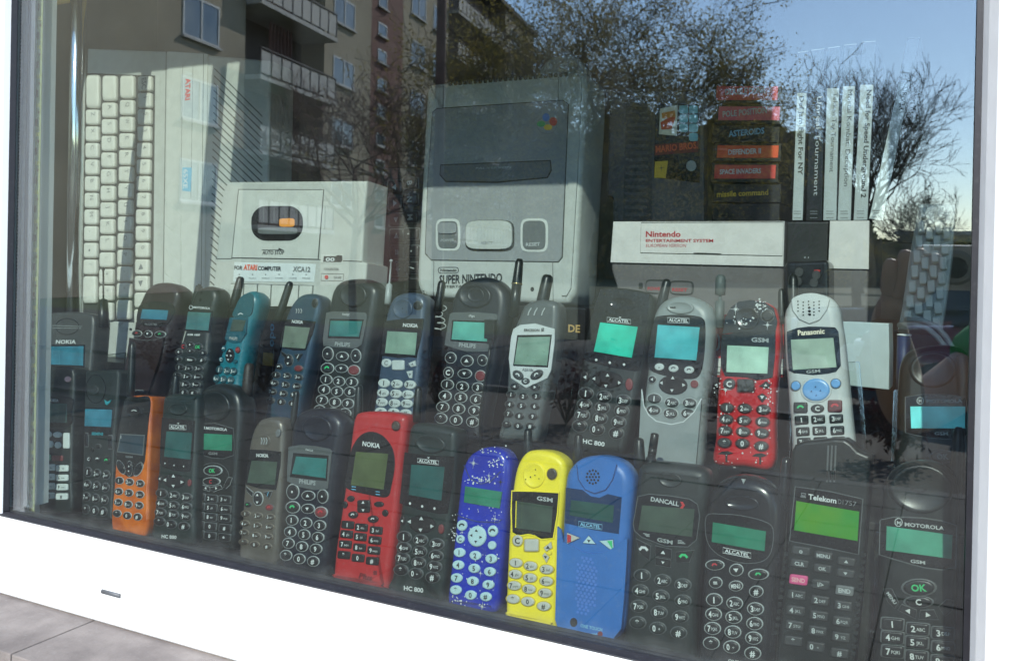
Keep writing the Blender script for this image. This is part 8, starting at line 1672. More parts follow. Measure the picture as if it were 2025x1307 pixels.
tree('bare_tree', 'round bare tree against the blue sky beyond the parked cars', -2.2, -23.4, 8.2, .13, 21, 6, .62, .22, 'bark', None, .32, .145, 13, split=(2, 3), tw=.0055, steep=.3)
tree('bare_tree', 'small bare tree leaning beside the round bare tree', -4.42, -26.5, 5.8, .10, 31, 5, .7, .22, 'bark', None, .28, .155, 10, tw=.006, steep=.15)
tree('bare_tree', 'tall bare tree at the edge of the round bare tree', -.95, -31, 5.8, .12, 37, 5, .7, .2, 'bark', None, .28, .15, 10, tw=.007, steep=.1)
tree('bush_tree', 'small distant green bush tree low at the skyline', -.75, -44, 5.0, .10, 41, 5, .7, .3, 'bark', 'leaf_olive', .3, .12, 9, per=1, lsize=.07, lspread=.15, tw=.009, steep=.2)
tree('bush_tree', 'low distant thicket at the foot of the skyline', -4.6, -52, 4.4, .12, 43, 5, .8, .2, 'bark', 'leaf_olive', .2, .15, 10, per=1, lsize=.08, lspread=.2, tw=.009)
# far hedge and ochre wall
hb = MB(); rnd = random.Random(9)
for _ in range(34000):
    c = Vector((rnd.uniform(-60, 25), rnd.uniform(-73, -70), 0)); c.z = rnd.random() ** 1.15 * (3.0 + (10.0 + 1.6 * math.sin(c.x * .7)) * min(1, max(0, (-5.5 - c.x) / 5)))
    a = Vector((rnd.uniform(-1, 1), rnd.uniform(-1, 1), rnd.uniform(-1, 1))).normalized(); b = a.orthogonal().normalized(); s_ = .72
    hb.add([c - a * s_, c + b * s_ * .6, c + a * s_, c - b * s_ * .6], [(0, 1, 2, 3)])
o = hb.build('far_hedge', 'leaf_green'); o['kind'] = 'stuff'; o['label'] = 'far line of hedge and brush at the skyline'
rb = empty('low_shed', (4, -77, -.12)); mb = MB(); mb.box(-8, 8, -2, 2, 0, 4.0); mb.build('wall', 'field_ochre', rb); mb = MB(); mb.box(-8.3, 8.3, -2.3, 2.3, 4.003, 4.3); mb.build('roof', 'concrete', rb)
tag(rb, 'long low ochre shed far off at the skyline', 'building')
lp = empty('street_lamp', (-6.08, -9.36, -.12)); mb = MB(); mb.tube([(0, 0, .5), (0, 0, 7.5)], [.075, .055], 10); mb.build('pole', 'bark_red', lp); mb = MB(); mb.tube([(0, 0, 0), (0, 0, .5)], [.1, .1], 10); mb.build('base', 'iron_dark', lp)
mb = MB(); mb.tube([(0, 0, 7.5), (-.3, 0, 7.75), (-1.0, 0, 7.8)], .035, 6); mb.build('arm', 'iron_dark', lp); mb = MB(); mb.box(-1.5, -.95, -.1, .1, 7.72, 7.84, bev=.03); mb.build('lamp_head', 'concrete', lp)
tag(lp, 'slim dark red lamp post rising before the apartment block', 'street lamp')
# low purple shrubs
def shrub(x, y, r_, seed):
    rnd = random.Random(seed); e = empty('shrub', (x, y, -.02)); mb = MB(); st = MB()
    for _ in range(16):
        a = rnd.uniform(0, 6.28); q = Vector((math.cos(a), math.sin(a), 0)) * r_ * rnd.uniform(.3, 1); q.z = r_ * rnd.uniform(.7, 1.5); st.tube([(0, 0, 0), q * .5 + Vector((0, 0, .05)), q], [.008, .006, .003], 3)
        for _ in range(26):
            c = q * rnd.uniform(.45, 1.1) + Vector((rnd.gauss(0, .06), rnd.gauss(0, .06), rnd.gauss(0, .05))); c.z = max(.02, c.z)
            a_ = Vector((rnd.uniform(-1, 1), rnd.uniform(-1, 1), rnd.uniform(-1, 1))).normalized(); b = a_.orthogonal().normalized(); s_ = .03
            mb.add([c - a_ * s_, c + b * s_ * .5, c + a_ * s_, c - b * s_ * .5], [(0, 1, 2, 3)])
    st.build('stem', 'bark_red', e); mb.build('foliage', 'leaf_purple', e); return e
for i, x in enumerate((-.36, -1.65, -3.0, -4.5, -6.4, -8.3)):
    tag(shrub(x, -6.5 - .3 * (i % 2), .30 + .05 * (i % 3), 50 + i), ['low purple shrub nearest the photographer', 'second low purple shrub along the kerb', 'third low purple shrub along the kerb', 'fourth low purple shrub along the kerb', 'fifth low purple shrub along the kerb', 'low purple shrub farthest along the kerb'][i], 'shrub', 'purple shrubs in the planting bed')
# parked cars
def car(x, y, label, paint, hgt):
    r = empty('parked_car', (x, y, -.1)); L_ = 4.1; W_ = 1.7
    def side(pts, w0, w1, m, name, par=r, bev=.05):
        bm = bmesh.new(); k = len(pts)
        a = [bm.verts.new((p[0], -w0 if p[1] < .9 else -w1, p[1])) for p in pts]; b = [bm.verts.new((p[0], w0 if p[1] < .9 else w1, p[1])) for p in pts]
        bm.faces.new(a); bm.faces.new(list(reversed(b)))
        for i in range(k): bm.faces.new((a[i], b[i], b[(i + 1) % k], a[(i + 1) % k]))
        bmesh.ops.recalc_face_normals(bm, faces=bm.faces); bmesh.ops.bevel(bm, geom=bm.edges[:], offset=bev, segments=3, affect='EDGES')
        me = bpy.data.meshes.new(name); bm.to_mesh(me); bm.free()
        for p in me.polygons: p.use_smooth = True
        return link(name, me, [m], par)
    k = hgt
    side([(-2.05, .30), (-2.07, .62), (-1.98, .88), (-1.0, .93), (1.55, .95), (2.02, .86), (2.06, .5), (2.02, .30)], .84, .80, paint, 'body')
    cab = side([(-1.15, .90), (-.45, k - .04), (.0, k), (1.0, k - .01), (1.6, k - .1), (1.95, .92)], .80, .62, paint, 'cabin', bev=.06)
    for sgn in (-1, 1):
        q = MB(); pts = [(-.86, .97), (-.36, k - .13), (.28, k - .10), (.28, .97)]; q.add([(p[0], sgn * (.815 - (p[1] - .9) * .38), p[1]) for p in pts], [(0, 1, 2, 3)] if sgn < 0 else [(3, 2, 1, 0)]); q.build('side_window', 'car_glass', cab)
        q = MB(); pts = [(.36, .97), (.36, k - .10), (1.0, k - .11), (1.42, k - .18), (1.62, .97)]; q.add([(p[0], sgn * (.815 - (p[1] - .9) * .38), p[1]) for p in pts], [(0, 1, 2, 3, 4)] if sgn < 0 else [(4, 3, 2, 1, 0)]); q.build('side_window', 'car_glass', cab)
        q = MB(); q.box(-.95, -.75, sgn * .84 - .08, sgn * .84 + .08, .93, 1.06, bev=.03); q.build('wing_mirror', paint, r)
        for xx in (-1.3, 1.3):
            q = MB(); q.tube([(xx, sgn * .66, .31), (xx, sgn * .86, .31)], [.31, .31], 20); wh = q.build('wheel', 'rubber', r); q = MB(); q.tube([(xx, sgn * .80, .31), (xx, sgn * .872, .31)], [.19, .18], 14); q.build('rim', 'car_silver', wh)
        q = MB(); q.box(1.95, 2.09, sgn * .66 - .14, sgn * .66 + .14, .66, .86, bev=.02); q.build('tail_light', 'lamp_red', r)
        q = MB(); q.box(-2.08, -1.95, sgn * .62 - .18, sgn * .62 + .18, .62, .78, bev=.03); q.build('headlight', 'car_silver', r)
        q = MB(); q.tube([(-.4, sgn * .60, k + .0), (1.2, sgn * .60, k + .0)], .018, 6); q.build('roof_rail', 'car_silver', r)
    q = MB(); q.add([(-1.22, -.72, .96), (-1.22, .72, .96), (-.52, .58, k - .06), (-.52, -.58, k - .06)], [(0, 1, 2, 3)]); q.build('windscreen', 'car_glass', cab)
    tag(r, label, 'car', 'cars parked across the road'); return r
car(.1, -12.6, 'black estate car with bright roof rails parked across the road', 'car_black', 1.47); car(1.2, -9.4, 'dark red hatchback parked nearer on the road', 'car_red', 1.30)

# photographer holding a compact camera (seen mirrored at the right edge)
def skin_mesh(name, chains, m, par, lv=2):
    bm = bmesh.new(); me = bpy.data.meshes.new(name); vs = []; es = []; rad = []; idx = {}
    for ch in chains:
        prev = None
        for p, r_ in ch:
            k = tuple(round(c, 4) for c in p)
            if k not in idx: idx[k] = len(vs); vs.append(p); rad.append(r_)
            if prev is not None: es.append((prev, idx[k]))
            prev = idx[k]
    me.from_pydata(vs, es, []); bm.free(); o = bpy.data.objects.new(name, me); COL.objects.link(o)
    md = o.modifiers.new('skin', 'SKIN'); md.use_smooth_shade = True
    for i, v in enumerate(me.skin_vertices[0].data):
        rr = rad[i]; v.radius = (rr, rr) if not isinstance(rr, tuple) else rr; v.use_root = (i == 0)
    sd = o.modifiers.new('sub', 'SUBSURF'); sd.levels = lv; sd.render_levels = lv
    dg = bpy.context.evaluated_depsgraph_get(); dg.update(); me2 = bpy.data.meshes.new_from_object(o.evaluated_get(dg)); bpy.data.objects.remove(o)
    for p in me2.polygons: p.use_smooth = True
    me2.materials.clear(); return link(name, me2, [m], par)
pr = empty('person', (0, 0, 0))
tag(pr, 'person in green t-shirt and navy cap holding up a silver compact camera', 'person')
PX, PY = .34, -1.02
pel = (PX, PY, .86); ch = (PX, PY + .02, 1.14); nk = (PX, PY + .03, 1.40); hd = (PX - .01, PY + .08, 1.55)
lsh = (PX - .19, PY + .03, 1.33); lel = (-.065, -.865, 1.165); lwr = (-.085, -.705, 1.325); lpm = (-.066, -.672, 1.372)
rsh = (PX + .19, PY + .03, 1.33); rel = (.36, -.80, 1.12); rwr = (.115, -.69, 1.33); rpm = (.075, -.665, 1.372)
lk, la, rk, ra_ = (PX - .10, PY + .02, .46), (PX - .11, PY - .02, .07), (PX + .11, PY + .02, .46), (PX + .12, PY - .02, .07)
body = [[(pel, .13), (ch, .135), ((PX, PY + .03, 1.31), .10), (nk, .055), ((PX, PY + .05, 1.46), .06), (hd, .092), ((PX - .01, PY + .08, 1.64), .075)],
        [((PX, PY + .03, 1.31), .10), (lsh, .058), (tuple((Vector(lsh) + Vector(lel)) / 2), .047), (lel, .04), (tuple((Vector(lel) + Vector(lwr)) / 2), .036), (lwr, .025), (lpm, (.02, .034))],
        [((PX, PY + .03, 1.31), .10), (rsh, .058), (tuple((Vector(rsh) + Vector(rel)) / 2), .047), (rel, .04), (tuple((Vector(rel) + Vector(rwr)) / 2), .036), (rwr, .025), (rpm, (.02, .034))],
        [(pel, .13), ((PX - .09, PY, .78), .09), (lk, .058), (la, .04), ((PX - .12, PY + .14, .03), .032)], [(pel, .13), ((PX + .09, PY, .78), .09), (rk, .058), (ra_, .04), ((PX + .13, PY + .14, .03), .032)]]
bo = skin_mesh('body', body, 'skin', pr)
def fingers(base, sgn):
    fs = []
    for i in range(4):
        z = base[2] + .036 - i * .018; x = base[0] + sgn * (.004 if i in (1, 2) else .0); L_ = (.9, 1.0, .97, .8)[i]
        fs.append([((base[0] - sgn * .012, base[1] - .008, base[2] + .02 - i * .012), .011), ((x - sgn * .012, base[1] + .022, z + .006), .0105), ((x + sgn * .010 * L_, base[1] + .036, z + .004), .0095), ((x + sgn * .034 * L_, base[1] + .030, z), .0085)])
    fs.append([((base[0] - sgn * .010, base[1] - .012, base[2] - .02), .012), ((base[0] + sgn * .008, base[1] - .026, base[2] - .03), .011), ((base[0] + sgn * .032, base[1] - .028, base[2] - .024), .0095)])
    for f in fs: skin_mesh('finger', [f], 'skin', bo, 2)
for i in range(4):
    x = -.080 + i * .0175; z = (1.412, 1.424, 1.426, 1.420)[i]
    skin_mesh('finger', [[((lpm[0] + (i - 1.5) * .010, lpm[1] + .006, 1.362 - .004 * i), .0125), ((x, -.648, 1.384), .0115), ((x + .002, -.634, z - .016), .0108), ((x + .004, -.638, z), .0095)]], 'skin', bo, 2)
skin_mesh('thumb', [[((lpm[0] - .002, lpm[1] - .014, 1.365), .013), ((-.058, -.692, 1.385), .0115), ((-.040, -.692, 1.402), .0095)]], 'skin', bo, 2)
fingers(rpm, -1)
skin_mesh('t_shirt', [[((PX, PY, .84), .155), ((PX, PY + .01, 1.0), .15), (ch, .152), ((PX, PY + .03, 1.31), .118), ((PX, PY + .035, 1.375), .075)], [((PX, PY + .03, 1.31), .118), (lsh, .076), (tuple(Vector(lsh).lerp(Vector(lel), .42)), .07), (tuple(Vector(lsh).lerp(Vector(lel), .62)), .068)],
    [((PX, PY + .03, 1.31), .118), (rsh, .076), (tuple(Vector(rsh).lerp(Vector(rel), .42)), .07), (tuple(Vector(rsh).lerp(Vector(rel), .62)), .068)]], 'shirt_green', pr)
skin_mesh('trousers', [[((PX, PY, .88), .145), ((PX, PY, .80), .14), ((PX - .09, PY, .72), .10), ((PX - .10, PY + .02, .46), .075), ((PX - .11, PY - .02, .10), .062)], [((PX, PY, .80), .14), ((PX + .09, PY, .72), .10), ((PX + .11, PY + .02, .46), .075), ((PX + .12, PY - .02, .10), .062)]], 'denim', pr)
for sx in (-1, 1):
    skin_mesh('shoe', [[((PX + sx * .115, PY - .05, .045), .045), ((PX + sx * .12, PY + .08, .04), .042), ((PX + sx * .125, PY + .18, .03), .03)]], 'rubber', pr)
    q = MB(); q.tube([(hd[0] + sx * .034, hd[1] + .080, hd[2] + .01), (hd[0] + sx * .034, hd[1] + .092, hd[2] + .01)], [.012, .006], 8); q.build('eye', 'white', bo)
    skin_mesh('ear', [[((hd[0] + sx * .088, hd[1] - .005, hd[2] + .02), .012), ((hd[0] + sx * .092, hd[1] - .008, hd[2] - .02), .010)]], 'skin', bo, 1)
skin_mesh('nose', [[((hd[0], hd[1] + .088, hd[2] + .012), .009), ((hd[0], hd[1] + .106, hd[2] - .018), .013)]], 'skin', bo, 1)
q = MB(); q.box(hd[0] - .026, hd[0] + .026, hd[1] + .078, hd[1] + .094, hd[2] - .058, hd[2] - .046, bev=.005); q.build('mouth', 'pinkish', bo)
skin_mesh('hair', [[((hd[0], hd[1] - .03, hd[2] - .02), .085), ((hd[0], hd[1] - .035, hd[2] + .07), .09)]], 'hair_dark', pr)
skin_mesh('cap', [[((hd[0], hd[1] - .01, hd[2] + .075), .1), ((hd[0], hd[1], hd[2] + .12), .075)], [((hd[0], hd[1] - .01, hd[2] + .075), .1), ((hd[0], hd[1] + .13, hd[2] + .07), (.05, .012))]], 'cap_navy', pr)
cm = empty('compact_camera', (0, -.672, 1.4)); tag(cm, 'silver compact camera held up to the shop window', 'camera')
q = MB(); q.box(-.047, .052, -.012, .010, -.030, .030, bev=.007); q.build('body', 'silver_plastic', cm)
q = MB(); q.tube([(0, .010, 0), (0, .016, 0), (0, .0165, 0), (0, .022, 0)], [.023, .023, .019, .019], 24); ln = q.build('lens', 'silver_dark', cm); q = MB(); q.tube([(0, .0222, 0), (0, .0228, 0)], [.014, .0135], 20); q.build('lens_glass', 'gloss_black', ln)
q = MB(); q.box(.026, .044, .0102, .0125, .012, .022, bev=.001); q.build('flash', 'white', cm); q = MB(); q.tube([(.03, 0, .030), (.03, 0, .035)], [.007, .006], 12); q.build('shutter_button', 'chrome', cm)
q = MB(); q.tube([(.053, -.002, .0), (.066, -.004, -.04), (.064, -.004, -.10), (.056, -.003, -.05), (.053, -.002, -.01)], .0035, 6); q.build('wrist_strap', 'red_paint', cm)

# ================================================================== SHOP: wall, window, interior
GX0, GX1, GZ0, GZ1 = -.952, .0105, 1.1075, 1.95
sw = empty('shop_wall', (0, .0, 0)); tag(sw, 'shop wall around and above the display window', 'wall')
for nm, a in (('wall', (-6, -1.95, -.06, .10, -.1, 3.4)), ('wall', (1.15, 6, -.06, .10, -.1, 3.4)), ('wall', (-1.9495, 1.1495, -.06, .10, -.1, .985)), ('lintel', (-1.9495, 1.1495, -.06, .10, 2.0, 3.4))):
    bbox(nm, 'plaster_beige', *a, par=sw)
q = MB(); q.box(-.90, -.11, -.034, -.0065, 1.7356, 1.999, bev=.004); q.build('added_shade_box', 'pvc_white', sw)  # unseen box added above the pane, cut to cast the shade line
win = empty('shop_window', ((GX0 + GX1) / 2, 0, 1.034)); tag(win, 'white plastic shop window with wide double pane and drain slot', 'window')
def wobj(mb, name, m, par=win):
    o = mb.build(name, m, par); o.location = -Vector(win.location) if par is win else (0, 0, 0); return o
q = MB()   # bottom rail: bead sloping from the gasket, flat face, lower lip
def extr_x(mb, prof, x0, x1, mi=0):
    k = len(prof); mb.add([(x0, y, z) for y, z in prof] + [(x1, y, z) for y, z in prof], [(i, (i + 1) % k, k + (i + 1) % k, k + i) for i in range(k)] + [tuple(range(k)), tuple(reversed(range(k, 2 * k)))], mi)
def extr_z(mb, prof, z0, z1, mi=0):
    k = len(prof); mb.add([(x, y, z0) for x, y in prof] + [(x, y, z1) for x, y in prof], [(i, k + i, k + (i + 1) % k, (i + 1) % k) for i in range(k)] + [tuple(range(k)), tuple(reversed(range(k, 2 * k)))], mi)
extr_x(q, [(-.004, 1.1030), (-.0085, 1.1050), (-.0125, 1.1008), (-.028, 1.0925), (-.031, 1.089), (-.031, 1.0353), (-.029, 1.033), (.0215, 1.033), (.0215, 1.085), (.012, 1.096)][::-1], -.9545, .0885)
bt = q.build('bottom_rail', 'pvc_white', win); bt.location = -Vector(win.location)
q = MB(); extr_z(q, [(-.9398, -.006), (-.9416, -.012), (-.949, -.029), (-.9515, -.031), (-.9545, -.031), (-.9545, .05), (-.9405, .05), (-.9405, .0315), (-.9525, .0315), (-.9525, -.0015), (-.946, -.0015)], 1.1066, 1.999); wobj(q, 'side_post', 'pvc_white')
q = MB(); extr_z(q, [(.0125, -.006), (.0155, -.0125), (.0205, -.0205), (.0240, -.023), (.0885, -.023), (.0885, .05), (.016, .05), (.0135, .012)][::-1], 1.1066, 1.999); wobj(q, 'side_post', 'pvc_white')
q = MB(); extr_x(q, [(-.0045, 1.1040), (-.0075, 1.1070), (-.004, 1.1092), (.012, 1.1092), (.012, 1.1040)][::-1], -.952, .0125); extr_x(q, [(-.0088, 1.1055), (-.0100, 1.1069), (-.0080, 1.1079)][::-1], -.952, .0125); wobj(q, 'bottom_seal', 'pvc_seal')
q = MB(); extr_z(q, [(-.9458, -.0003), (-.9365, -.0003), (-.9367, -.0012), (-.9396, -.0058), (-.9458, -.0058)][::-1], 1.1098, 1.98); wobj(q, 'side_seal', 'pvc_seal')
q = MB(); extr_z(q, [(.0088, -.0055), (.0124, -.0055), (.0128, .012), (.0085, .012)], 1.1098, 1.98); wobj(q, 'side_seal', 'pvc_seal')
q = MB(); q.box(GX0 + .0008, GX1 - .0022, .0, .006, GZ0 + .0012, 1.978); pn = q.build('pane', 'window_pane', win); pn.location = -Vector(win.location)
for nx0, nx1, lab_ in ((-1.948, -.95455, 'unseen white window added left of the display window to let sun through'), (.0890, 1.148, 'unseen white window added right of the display window to let sun through')):  # unseen side windows added so sun reaches the goods past the posts
    nw = empty('shop_window', ((nx0 + nx1) / 2, 0, 1.034)); tag(nw, lab_, 'window')
    q = MB(); q.box(nx0, nx1, -.031, .05, 1.033, 1.1035, bev=.003); wobj(q, 'bottom_rail', 'pvc_white', None).parent = nw; nw.children[-1].location = -Vector(nw.location)
    q = MB(); q.box(nx0, nx1, -.031, .05, 1.9795, 1.9988); o = q.build('top_rail', 'pvc_white', nw); o.location = -Vector(nw.location)
    for xx in ((nx0, nx0 + .06) if nx0 < -1 else (nx1 - .06, nx1),):
        q = MB(); q.box(*xx, -.031, .05, 1.1038, 1.979); o = q.build('side_post', 'pvc_white', nw); o.location = -Vector(nw.location)
    q = MB(); q.box(nx0 + .0605 if nx0 < -1 else nx0 + .001, nx1 - .001 if nx0 < -1 else nx1 - .0605, 0, .006, 1.1038, 1.979); o = q.build('pane', 'window_pane', nw); o.location = -Vector(nw.location)
# aluminium spacer with its row of holes and inner profiles along the left edge
q = MB(); q.box(-.9520, -.9433, .0125, .0160, 1.100, 1.978); sp = wobj(q, 'spacer', 'spacer_alu')
q = MB()
for i in range(210): q.box(-.9500, -.9485, .0118, .0124, 1.113 + i * .004, 1.1142 + i * .004)
q.build('spacer_perforation', 'pvc_seal', sp)
q = MB(); q.box(-.9522, -.9395, .0205, .0225, 1.09, 1.978); q.box(-.9515, -.9500, .0175, .0204, 1.09, 1.978); q.box(-.9455, -.9440, .0190, .0204, 1.09, 1.978); q.box(-.9408, -.9395, .0180, .0204, 1.09, 1.978); wobj(q, 'inner_profile', 'seal_grey')
q = MB(); q.box(-.94, .0125, .0125, .0165, 1.088, 1.0965); wobj(q, 'bottom_spacer', 'pvc_seal')
q = MB(); q.tube([(-.7480, -.0305, 1.0648), (-.7218, -.0305, 1.0648)], .0024, 8); q.box(-.7480, -.7218, -.0313, -.029, 1.0629, 1.0667); wobj(q, 'drain_slot', 'seal_grey')
q = MB(); q.box(-.9545, .0885, -.031, .05, 1.9795, 1.9988); wobj(q, 'top_rail', 'pvc_white')
# LED strip
ls = empty('led_strip', (-.9428, .0308, 1.0855)); tag(ls, 'yellowish flexible LED strip running up the left edge inside the pane', 'light strip')
q = MB(); q.box(-.0048, .0048, -.0003, .0003, 0, .86); q.build('tape', 'led_base', ls)
for i in range(26):
    z = .015 + i * .033
    q = MB(); q.box(-.0022, .0022, -.0016, -.0004, z, z + .0045); q.build('led_chip', 'led_chip', ls)
    q = MB(); q.box(-.0040, -.0006, -.0009, -.0004, z + .012, z + .020); q.box(.0008, .0024, -.0009, -.0004, z + .026, z + .029); q.build('copper_pad', 'led_copper', ls)
# stone ledge under the window
led = MB(); led.box(-.95, .6, -.105, -.0605, .91, .998); lo = led.build('window_ledge', 'grout'); tag(lo, 'window ledge of pinkish grey stone tiles below the white frame', 'ledge')
for i, (x0, x1) in enumerate(((-1.4, -.7643), (-.7623, -.10), (-.098, .6))):
    q = MB(); q.box(x0, x1, -.115, .018, .9985, 1.0318, bev=.0012); q.build('tile', 'tile_stone', lo)
# room
for nm, a in (('interior_wall', (-3.2, 2.2, 2.2, 2.3, -.1, 3.2)), ('interior_wall', (-3.3, -3.2005, .101, 2.3, -.1, 3.2)), ('interior_wall', (2.2005, 2.3, .101, 2.3, -.1, 3.2)), ('interior_ceiling', (-3.3, 2.3, .101, 2.3, 3.2005, 3.3)), ('interior_floor', (-3.2, 2.2, .101, 2.2, -.099, -.02))):
    q = MB(); q.box(*a); structure(nm, q, 'room_wall')
def solid(name, label, cat, m, a, bev=.0015, group=None):
    q = MB(); q.box(*a, bev=bev); o = q.build(name, m); tag(o, label, cat, group); return o
solid('display_shelf', 'low black shelf under the front row of phones', 'shelf', 'shelf_black', (-1.35, .5, .0235, .1155, 1.0, 1.0845))
solid('display_step', 'raised black step under the back row of phones', 'shelf', 'shelf_black', (-1.35, .5, .1165, .60, 1.0, 1.1985))
solid('corner_panel', 'plain grey panel standing upright behind the keyboard computer', 'panel', 'console_mid', (-1.373, -1.0, .46, .475, 1.1995, 1.66), .002)
solid('plinth', 'flat black plinth under the keyboard computer', 'plinth', 'shelf_black', (-1.31, -.885, .30, .44, 1.1995, 1.2325))
bx = [('black_box', (-.872, -.615, .232, .345, 1.1995, 1.3325), 'black box with cyan letters under the tape deck'), ('black_box', (-.612, -.3745, .300, .42, 1.1995, 1.3455), 'black box with white scrawl under the games console'), ('black_box', (-.3715, -.05, .355, .56, 1.1995, 1.3345), 'black box under the flap fronted console'), ('black_box', (-.0467, .102, .24, .354, 1.1995, 1.2835), 'low black box under the pale carton')]
bo_ = [solid(n_, l_, 'box', 'box_black', a_, .001, 'black boxes on the raised step') for n_, a_, l_ in bx]
def poly_on(par, name, m, pts, y):   # flat print on a box front
    q = MB(); q.add([(x, y, z) for x, z in pts], [tuple(range(len(pts)))]); return q.build(name, m, par)
def text_on(par, s, x0, x1, z, h, y, m, bold=1):
    q = MB(); v, f, a, b = glyph(s, bold); q.add([(x0 + (p - a) / (b - a) * (x1 - x0), y, z + r_ * h / CAP) for p, r_ in v], f); return q.build('lettering', m, par)

solid('orange_board', 'orange brown board hanging at the very top left behind the pane', 'board', 'sticker_orange', (-1.318, -1.03, .298, .302, 1.788, 1.95), .001)
b = bo_[0]
text_on(b, 'opo', -.7265, -.7262 + .0005, 1.30, .01, .2312, 'cyan_ink') if 0 else None
def turned_text(par, s, x, z0, z1, h, y, m, bold=1):     # reads from bottom to top
    q = MB(); v, f, a, c = glyph(s, bold); q.add([(x - r_ * h / CAP, y, z0 + (p - a) / (c - a) * (z1 - z0)) for p, r_ in v], f); return q.build('lettering', m, par)
turned_text(b, 'opo', -.767, 1.2835, 1.313, .0085, .2314, 'cyan_ink', 1)
poly_on(b, 'sticker', 'sticker_orange', [(-.7848, 1.2595), (-.7665, 1.2595), (-.7655, 1.2758), (-.7835, 1.2758)], .2314)
q = MB(); q.tube([(-.781, .2313, 1.2815), (-.7665, .2313, 1.281), (-.769, .2313, 1.235)], .0005, 4); q.build('frame_line', 'grey_ink', b)
b = bo_[1]
q = MB(); pts = []
for i in range(60):
    t = i / 59; pts.append((-.565 + .0065 * math.sin(t * 26) + .003 * math.cos(t * 9), .2994, 1.340 - t * .030 + .002 * math.cos(t * 26)))
q.tube(pts, .0007, 4); q.build('scrawl', 'grey_white', b)
b = bo_[2]
text_on(b, 'DE', -.4032 + .048, -.342, 1.3165, .0085, .3544, 'brass_ink', 1) if 0 else None
solid('game_box', 'small black box with gold letters between the console and the tape stand', 'box', 'box_black', (-.440, -.3750, .3555 + .0665, .52, 1.1995, 1.331), .001)
b = bpy.data.objects['game_box']; text_on(bo_[1], 'DE', -.3945, -.3800, 1.3185, .0082, .2994, 'brass_ink', 1)

# chrome pole, purple tube, cable
cp = empty('chrome_pole', (-1.152, .24, 1.1985)); q = MB(); q.tube([(0, 0, 0), (0, 0, .76)], .0112, 20); q.build('pole', 'chrome', cp); q = MB(); q.tube([(0, 0, 0), (0, 0, .006)], [.02, .018], 20); q.build('base', 'chrome', cp)
tag(cp, 'shiny chrome pole standing behind the grey phone in the left corner', 'pole')
tb = empty('purple_tube', (-.042, .2405 - .0405 + .046, 1.2836)); q = MB()
q.tube([(0, 0, .001), (.001, 0, .054)], [.0052, .0058], 18); q.build('tube', 'navy_ink', tb)
q = MB(); rs = []
for k in range(5):
    pass
ring = [(.0010 + .0058 * math.cos(t), .0058 * math.sin(t), .0545) for t in [2 * math.pi * i / 20 for i in range(21)]]; q.tube(ring, .0006, 6); q.build('rim', 'plate_white', tb)
tag(tb, 'small purple tube with a white ring rim beside the pale carton', 'tube')
cb = empty('cable', (0, 0, 0)); q = MB()
for k in ([(-.046, .26, 1.346), (-.0326, .24, 1.348), (-.0225, .24, 1.3456), (-.0144, .24, 1.3387), (-.0083, .24, 1.3314), (-.004, .245, 1.3105), (-.004, .25, 1.2915)], [(-.040, .26, 1.3515), (-.0258, .24, 1.3519), (-.0146, .24, 1.3474), (-.0073, .24, 1.3392), (-.0024, .24, 1.3309), (.002, .245, 1.311), (.002, .25, 1.2915)]):
    q.tube(spline3(k) if 0 else k, .0026, 8)
q.build('loop', 'beige_grey', cb); tag(cb, 'two beige cable loops hanging below the leaning keyboard', 'cable')
pg = empty('charger_plug', (-.4098, .1385, 1.334)); q = MB(); q.box(-.0055, .0055, -.0035, .0035, -.013, .006, bev=.001); q.build('plug', 'black', pg); q = MB(); q.box(-.003, .003, -.0015, .0015, -.018, -.0131); q.build('collar', 'black', pg)
q = MB(); q.tube([(0, 0, -.018), (-.001, -.001, -.035), (-.004, -.004, -.06), (-.006, -.008, -.09), (-.004, -.008, -.127)], .0013, 6); q.build('cord', 'black', pg); tag(pg, 'black micro charger plug hanging in front of a grey framed teal screen', 'plug')

# ------------------------------------------------------------------ the goods on show
PH = [('F1', 'dark phone with white keys, leftmost in front row', 0), ('F2', 'slim dark phone with teal bird emblem, second from left', 0), ('F3', 'translucent orange phone with black upper face', 0),
 ('F4', 'dark phone with tall black window beside the orange phone', 0), ('F5', 'black phone with round dish earpiece and arc of keys beside a dark phone', 0), ('F6', 'small brown metallic phone with V shaped screen frame', 0),
 ('F7', 'navy black phone with grey bezel and silver ringed keys, front row', 0), ('F8', 'red phone with oval black screen window and black keys', 0), ('F9', 'dark green black phone between the red and the blue starry phone', 0),
 ('F10', 'bright blue phone printed with white stars and specks', 0), ('F11', 'yellow phone with black screen window and grey keys', 0), ('F12', 'plain blue phone with dotted flip cover, beside the yellow phone', 0),
 ('F13', 'charcoal phone with ribbed antenna and red crescent emblem', 0), ('F14', 'black round topped phone with green screen and silver ringed keys', 0), ('F15', 'tall black phone with bright green screen and pink key', 0), ('F16', 'large black phone with dish earpiece in the lower right corner', 0),
 ('B1', 'big grey phone with blue screen by the chrome pole', 1), ('B2', 'maroon black flip phone with three oval keys and blue screen', 1), ('B3', 'charcoal phone with square teal screen before the keyboard computer', 1), ('B4', 'teal blue phone with black antenna', 1),
 ('B5', 'metallic dark blue phone with V shaped frame beside the teal phone', 1), ('B6', 'black phone with grey bezel and thin silver antenna, back row', 1), ('B7', 'dark blue phone with white oval keys and round earpiece disc', 1), ('B8', 'black phone with gold ringed antenna below the games console', 1),
 ('B9', 'dark grey phone with silver V shaped bezel and thick antenna', 1), ('B10', 'charcoal phone with bright green screen, back row', 1), ('B11', 'silver grey phone with bright cyan screen and half flip', 1), ('B12', 'red phone printed with sparkles and black upper face', 1), ('B13', 'silver phone with round blue navigation key', 1), ('B14', 'black phone with bright cyan screen near the right frame', 1)]
